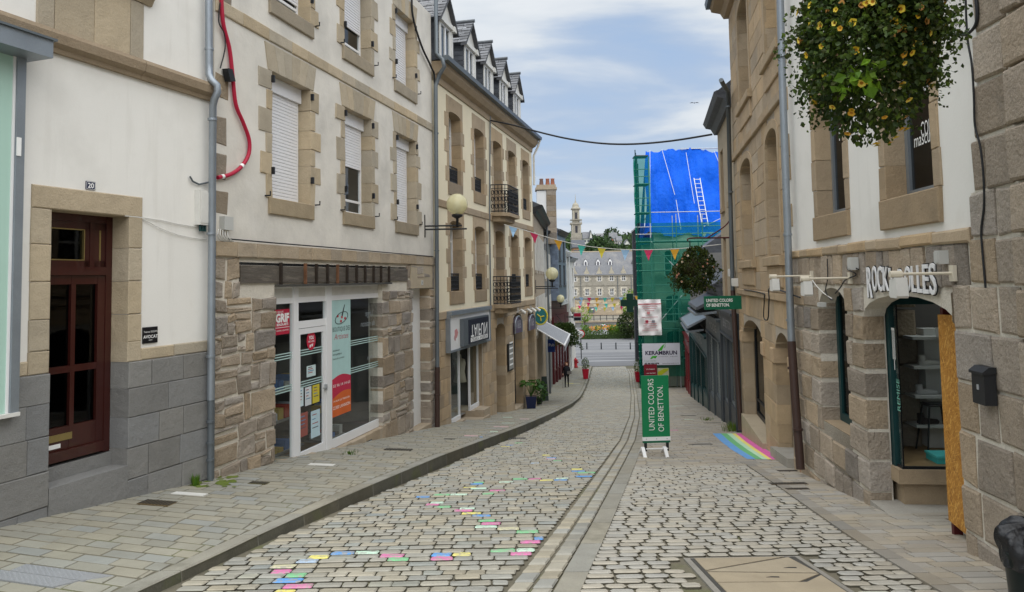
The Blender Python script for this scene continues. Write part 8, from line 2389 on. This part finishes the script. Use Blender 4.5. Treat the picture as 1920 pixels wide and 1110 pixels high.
# dark water wall, railing, stone terrace
Yw = 122
t_ = thing('quay_wall', (14, Yw, zg(Yw)), 'dark wall with a railing behind the flower bed', 'wall')
za_, zb_ = at_y(1140, 626, Yw).z - 3, at_y(1140, 604, Yw).z
mb = MB(); mb.box(W, -5, 40, -Yw - .5, -Yw, za_, zb_); mb.build('wall', 'granite_dark', t_)
mb = MB(); mb.box(W, -5, 40, -Yw - .6, -Yw + .15, zb_ + .001, zb_ + .3); mb.build('coping', 'granite', t_)
zr = at_y(1140, 591, Yw).z
for k in range(17):
    x = 9 + k * 1.05
    mb = MB(); mb.box(W, x - .05, x + .05, -Yw - .05, -Yw + .05, zb_ + .3, zr); mb.build('railing_post', 'black_metal', t_)
mb = MB(); mb.tube([(-5, Yw, zr), (40, Yw, zr)], .05, 6); mb.tube([(-5, Yw, zb_ + .55), (40, Yw, zb_ + .55)], .04, 6); mb.build('rail', 'black_metal', t_)
Yt = 165
t_ = thing('terrace_wall', (20, Yt, zg(Yt)), 'pale rubble terrace wall below the large stone building', 'wall')
zt_ = at_y(1140, 561, Yt).z
mb = MB(); mb.box(W, 0, 60, -Yt - 1, -Yt, -20, zt_); mb.build('wall', 'granite', t_)
mb = MB(); mb.box(W, 0, 60, -Yt - 1.2, -Yt + .2, zt_ + .001, zt_ + .35); mb.build('coping', 'slate_pale', t_)
st = Pieces('stone', ['granite_warm'], t_, 60)
for _ in range(60):
    x, z = R.uniform(12, 27), R.uniform(zt_ - 3.2, zt_ - .3); w_ = R.uniform(.25, .6)
    st.new().block(W, x, x + w_ * 2, -Yt, -Yt + .04, z, z + w_, .03, 0, tuple(v * 1.2 for v in stone_tint(.12, .25)), .04)
st.flush()
for k, (px_, py_, c, lab) in enumerate(((1109, 581, (.12, .13, .16), 'dark banner with white marks on the terrace wall'), (1176, 580, (.7, .7, .7), 'small white banner on the terrace wall right of centre'))):
    P = at_y(px_, py_, Yt - .2); t_ = thing('wall_banner', P, lab, 'banner'); F_ = Fw(P)
    mb = MB(); mb.box(F_, -.7 if k == 0 else -.4, .7 if k == 0 else .4, 0, .04, -.6 if k == 0 else -.25, .6 if k == 0 else .25, 0, c); mb.build('sheet', 'plain_matt', t_)
    if k == 0:
        mb = MB(); mb.prism(F_, [(-.2, -.1), (.45, .05), (.5, .3), (-.1, .2)], .041, .06, 0, (.75, .75, .75)); mb.build('print', 'plain_matt', t_)
# ------------------------------------------------------------------ large stone building
Ym = 190
s_ = Ym / FOC
t_ = thing('town_building', (22, Ym, zg(Ym)), 'long stone building with grey slate roof and stone dormers across the square', 'building')
x0, x1 = at_y(1060, 520, Ym).x, at_y(1240, 520, Ym).x
ze = at_y(1140, 518.5, Ym).z; zb_ = at_y(1140, 566, Ym).z
FMm = Fr(x0, Ym, x1, Ym, 1)
cols = [at_y(px_, 530, Ym).x - x0 for px_ in (1077.5, 1100.5, 1124, 1147, 1169.5, 1193, 1216)]
rowz = [(at_y(1140, 554, Ym).z, at_y(1140, 541, Ym).z), (at_y(1140, 527, Ym).z, at_y(1140, 515.5, Ym).z)]
hs = []
for c in cols:
    hs.append([c - .5, c + .5, rowz[0][0], rowz[0][1], .25])
    hs.append([c - .5, c + .5, rowz[1][0], min(rowz[1][1], ze + .4), 0])
wall(FMm, 0, x1 - x0, zb_ - 6, ze + .45, hs, t_, ['stone_grey', 'stone_grey'], rd=.25, depth=12)
for h in hs:
    window(FMm, h, t_, .12, 'white_paint', .12, 2, (.5,), room=.4, bar=.07)
st = Pieces('stone', ['stone_grey'], t_, 200)
for h in hs:
    n_ = 4
    for i in range(n_):
        for sg in (-1, 1):
            w_ = .5 if (i % 2) else .3; a = h[0] - w_ if sg < 0 else h[1]
            z_ = h[2] + (h[3] - h[2]) * i / n_
            st.new().block(FMm, a, a + w_, -.1, .05, z_, z_ + (h[3] - h[2]) / n_ - .03, .02, 0, (1.7, 1.7, 1.68), 0)
    st.new().block(FMm, h[0] - .4, h[1] + .4, -.1, .05, h[3], h[3] + .35, .02, 0, (1.7, 1.7, 1.68), 0)
for k in range(len(cols)):
    pass
st.flush()
mb = MB(); mb.box(FMm, 0, x1 - x0, 0, .12, at_y(1140, 534.5, Ym).z - .1, at_y(1140, 534.5, Ym).z + .15); mb.box(FMm, 0, x1 - x0, 0, .25, ze + .15, ze + .44); mb.build('string_course', 'stone_grey', t_)
for x in (cols[1] - 1.6, cols[3] + 1.5, cols[5] - 1.3):
    mb = MB(); mb.box(FMm, x - .07, x + .07, 0, .15, zb_ - 6, ze); mb.build('drainpipe', 'zinc_dark', t_)
zr = at_y(1140, 471.5, Ym + 6).z
mb = MB(); mb.side(FMm, [(.35, ze + .4), (.35, ze + .5), (-6, zr), (-12, ze + .4)], -.3, x1 - x0 + .3); rf = mb.build('roof', 'slate_pale', t_)
mb = MB(); mb.tube([FMm.p(0, -6, zr), FMm.p(x1 - x0, -6, zr)], .15, 6); mb.build('ridge', 'granite_warm', rf)
slope = (zr - ze - .5) / 6.35
for k, c in enumerate(cols):
    mb = MB(); z0_ = ze + .3; wz = rowz[1][1]
    mb.box(FMm, c - .8, c - .5, -1.2, .1, z0_, wz + .2); mb.box(FMm, c + .5, c + .8, -1.2, .1, z0_, wz + .2)
    mb.prism(FMm, [(c - .8, wz + .201), (c + .8, wz + .201), (c + .5, wz + .9), (c + .22, wz + 1.3), (c, wz + 2.4), (c - .22, wz + 1.3), (c - .5, wz + .9)], -.6, .1, 0, (1.3, 1.28, 1.2))
    mb.build('stone_dormer', 'stone_grey', t_)
    if k != 4:
        zc_ = at_y(1100, 494, Ym + 3).z
        mb = MB(); mb.prism(FMm, [(c - .48, zc_ - .7), (c + .48, zc_ - .7), (c + .5, zc_ + .2), (c + .25, zc_ + .75), (c, zc_ + 1.0), (c - .25, zc_ + .75), (c - .5, zc_ + .2)], -4.5, -2.2, 0, (1, 1, 1)); dd = mb.build('attic_window', 'white_paint', t_)
        mb = MB(); mb.prism(FMm, [(c - .25, zc_ - .5), (c + .25, zc_ - .5), (c + .25, zc_ + .25), (c, zc_ + .5), (c - .25, zc_ + .25)], -2.2, -2.17, 0, (.1, .1, .12)); mb.build('pane', 'plain', dd)
        mb = MB(); mb.prism(FMm, [(c - .75, zc_ - .2), (c, zc_ + 1.25), (c + .75, zc_ - .2), (c + .62, zc_ - .2), (c, zc_ + 1.02), (c - .62, zc_ - .2)], -5, -2.3, 0, (.7, .7, .7)); mb.build('hood', 'slate', dd)
# ------------------------------------------------------------------ church tower
Yc = 270
P = at_y(1081, 470, Yc); c = P
pxm = Yc / FOC
Zc = lambda py: at_y(1081, py, Yc).z
t_ = thing('church_tower', (c.x, Yc, zg(300)), 'grey stone church tower with balustrades, a small dome and a spire', 'church tower')
def tier(mb, w_, z0_, z1_, tint=(1, 1, 1)): mb.box(W, c.x - w_, c.x + w_, -Yc - w_, -Yc + w_, z0_, z1_, 0, tint)
mb = MB(); tier(mb, 1.9, zg(300) - 10, Zc(447)); tier(mb, 1.7, Zc(447), Zc(420)); mb.build('shaft', 'stone_grey', t_)
mb = MB(); tier(mb, 2.0, Zc(447) + .0, Zc(444)); tier(mb, 2.1, Zc(421), Zc(418)); tier(mb, 1.65, Zc(393), Zc(391)); tier(mb, 2.05, Zc(412) - .2, Zc(412)); mb.build('cornice', 'stone_grey', t_)
mb = MB(); tier(mb, 1.25, Zc(418), Zc(393)); mb.build('belfry', 'stone_grey', t_)
for w_, z0_, z1_ in ((1.75, Zc(444), Zc(439)), (1.9, Zc(418), Zc(412) - .2)):
    for k in range(9):
        x = c.x - w_ + 2 * w_ * k / 8
        mb = MB(); mb.box(W, x - .1, x + .1, -Yc + w_ - .25, -Yc + w_ - .02, z0_, z1_, 0, (1.2, 1.2, 1.15)); mb.build('baluster', 'stone_grey', t_)
for w_, z0_, z1_, nn in ((.42, Zc(437), Zc(424), 1.7), (.40, Zc(411), Zc(399), 1.25)):
    mb = MB(); mb.box(W, c.x - w_, c.x + w_, -Yc + nn, -Yc + nn + .03, z0_, z1_, 0, (.05, .05, .06)); mb.build('belfry_opening', 'plain_matt', t_)
    for s2 in (-1, 1):
        mb = MB(); mb.box(W, c.x + s2 * (nn - .3) - .22, c.x + s2 * (nn - .3) + .22, -Yc + nn, -Yc + nn + .15, z0_ - .4, z1_ + .6, 0, (1.3, 1.3, 1.25)); mb.build('pilaster', 'stone_grey', t_)
mb = MB(); mb.lathe((c.x, Yc, Zc(391)), [(1.6, 0), (1.55, .3), (1.2, .4), (1.2, .9), (1.05, 1.5), (.6, 2.0), (.3, 2.15), (.3, 2.6), (.14, 2.8), (.05, 5.2), (.01, 5.4)], 16, 0, (1.1, 1.1, 1.05)); mb.build('dome', 'stone_grey', t_)
mb = MB(); mb.tube([(c.x, Yc, Zc(372)), (c.x, Yc, Zc(366))], .05, 5); mb.build('spire', 'black_metal', t_)
# red-brown gabled house under the tower
def far_house(px0, px1, py_e, py_b, Y, label, wm, rm, ridge=3.0, gable=False, tint=(1, 1, 1), cols=2):
    a, b = at_y(px0, py_e, Y), at_y(px1, py_e, Y); zb2 = at_y(px0, py_b, Y).z - 6
    t_ = thing('house', ((a.x + b.x) / 2, Y, zb2), label, 'house', 'houses on the far hillside')
    FH = Fr(a.x, Y, b.x, Y, 1); L = b.x - a.x; zt_ = a.z
    mb = MB()
    if gable: mb.prism(FH, [(0, zb2), (L, zb2), (L, zt_), (L / 2, zt_ + ridge), (0, zt_)], -9, 0, 0, tint)
    else: mb.box(FH, 0, L, -9, 0, zb2, zt_, 0, tint)
    mb.build('wall', wm, t_)
    mb = MB()
    if gable: mb.prism(FH, [(-.4, zt_ - .3), (L / 2, zt_ + ridge + .1), (L + .4, zt_ - .3), (L + .4, zt_ + .1), (L / 2, zt_ + ridge + .6), (-.4, zt_ + .1)], -9.4, .4)
    else: mb.side(FH, [(.5, zt_), (.5, zt_ + .3), (-4.5, zt_ + ridge), (-9.5, zt_)], -.4, L + .4)
    mb.build('roof', rm, t_)
    for k in range(cols):
        x = L * (k + .5) / cols
        for zz_ in (zt_ - 2.2, zt_ - 5.0):
            mb = MB(); mb.box(FH, x - .6, x + .6, .0, .05, zz_, zz_ + 1.4, 0, (.12, .13, .16)); mb.build('window', 'plain', t_)
far_house(1075, 1096, 465, 500, 255, 'brown gabled house at the foot of the church tower', 'granite_brown', 'slate', 3.0, False, (1, .8, .7), 3)
# ------------------------------------------------------------------ hill, wood, hillside houses
def hillz(x, Y):
    return flat_tab([(300, -8), (380, 6), (450, 16), (560, 22), (650, 28), (880, 46), (1200, 50)], Y) + min(1, max(0, (Y - 400) / 300)) * (2 * math.sin(x * .021 + 1) + 2 * math.sin(x * .05))
mb = MB()
nx, ny = 40, 24
V = [Vector((-500 + 1500 * i / nx, 300 + 900 * j / ny, hillz(-500 + 1500 * i / nx, 300 + 900 * j / ny))) for j in range(ny + 1) for i in range(nx + 1)]
mb.add(V, [(j * (nx + 1) + i, j * (nx + 1) + i + 1, (j + 1) * (nx + 1) + i + 1, (j + 1) * (nx + 1) + i) for j in range(ny) for i in range(nx)], 0, (1, 1, 1), True)
struct(mb.build('hill', 'grass_far'))
mb = MB()
for _ in range(900):
    Y = R.uniform(590, 880) if R.random() < .85 else R.uniform(440, 600); x = Y * (R.uniform(.02, .30) if R.random() < .5 else R.uniform(.08, .18))
    r_ = R.uniform(3.5, 7) * (1 if Y > 600 else .5); c = Vector((x, Y, hillz(x, Y) + r_ * .6))
    v = R.uniform(.7, 1.35); tt = [(v, v * 1.05, v * .95), (v * .7, v * .8, v * .8), (v * 1.3, v * 1.3, v)]
    leaves(mb, c, (r_, r_, r_ * .95), 60, 1.9, tt, None, .1)
T(mb.build('hillside_wood', 'wood_far'), 'dark green wood covering the far hillside', 'wood', kind='stuff')
k = 0
for px0, px1, pye, Y, g_, rd_, wt, lab in ((1094, 1106, 446, 500, False, 5, .9, 'white house with a long slate roof left on the hillside'), (1106, 1110, 442, 495, True, 4, 1, 'narrow white gable just right of the tower on the hillside'), (1119, 1132, 444, 640, False, 4, .75, 'grey roofed house half hidden by hillside trees'), (1144, 1158, 446, 560, False, 5, .8, 'slate roofed house highest among the hillside cluster'), (1144, 1152, 452, 545, True, 3, .0, 'house with a reddish gable in the hillside cluster'), (1139, 1150, 459, 520, True, 3, 1, 'bright white house low in the hillside cluster'), (1157, 1166, 450, 550, False, 4, .8, 'pale house at the right of the hillside cluster'), (1160, 1173, 462, 525, False, 3, .5, 'dark roofed house low at the right of the hillside'), (1171, 1181, 456, 540, True, 3, .9, 'small white house near the scaffold on the hillside')):
    far_house(px0, px1, pye + 2, pye + 14, Y, lab, 'render_white' if wt else 'terracotta', 'slate_pale', rd_, g_, (wt, wt, wt) if wt else (1.4, 1.4, 1.4))
c = at_y(1133, 460, 470)
for k, (px_, py_, r_, Y, lab) in enumerate(((1128, 460, 7.5, 430, 'broad round tree in front of the hillside houses'), (1146, 437, 7, 700, 'tall round tree breaking the hill skyline'), (1118, 462, 5.5, 435, 'smaller tree left of the broad round hillside tree'), (1150, 468, 4, 440, 'low bushy tree under the hillside cluster'))):
    c = at_y(px_, py_, Y)
    tree('tree', c - Vector((0, 0, r_ * 1.6)), (r_, r_ * .8, r_ * .8), 700, 1.5, [(.9, 1.0, .9), (.6, .7, .7), (1.3, 1.35, 1.0)], lab, r_ * .6, 20 + k, 'tree', 'wood_far', .5)
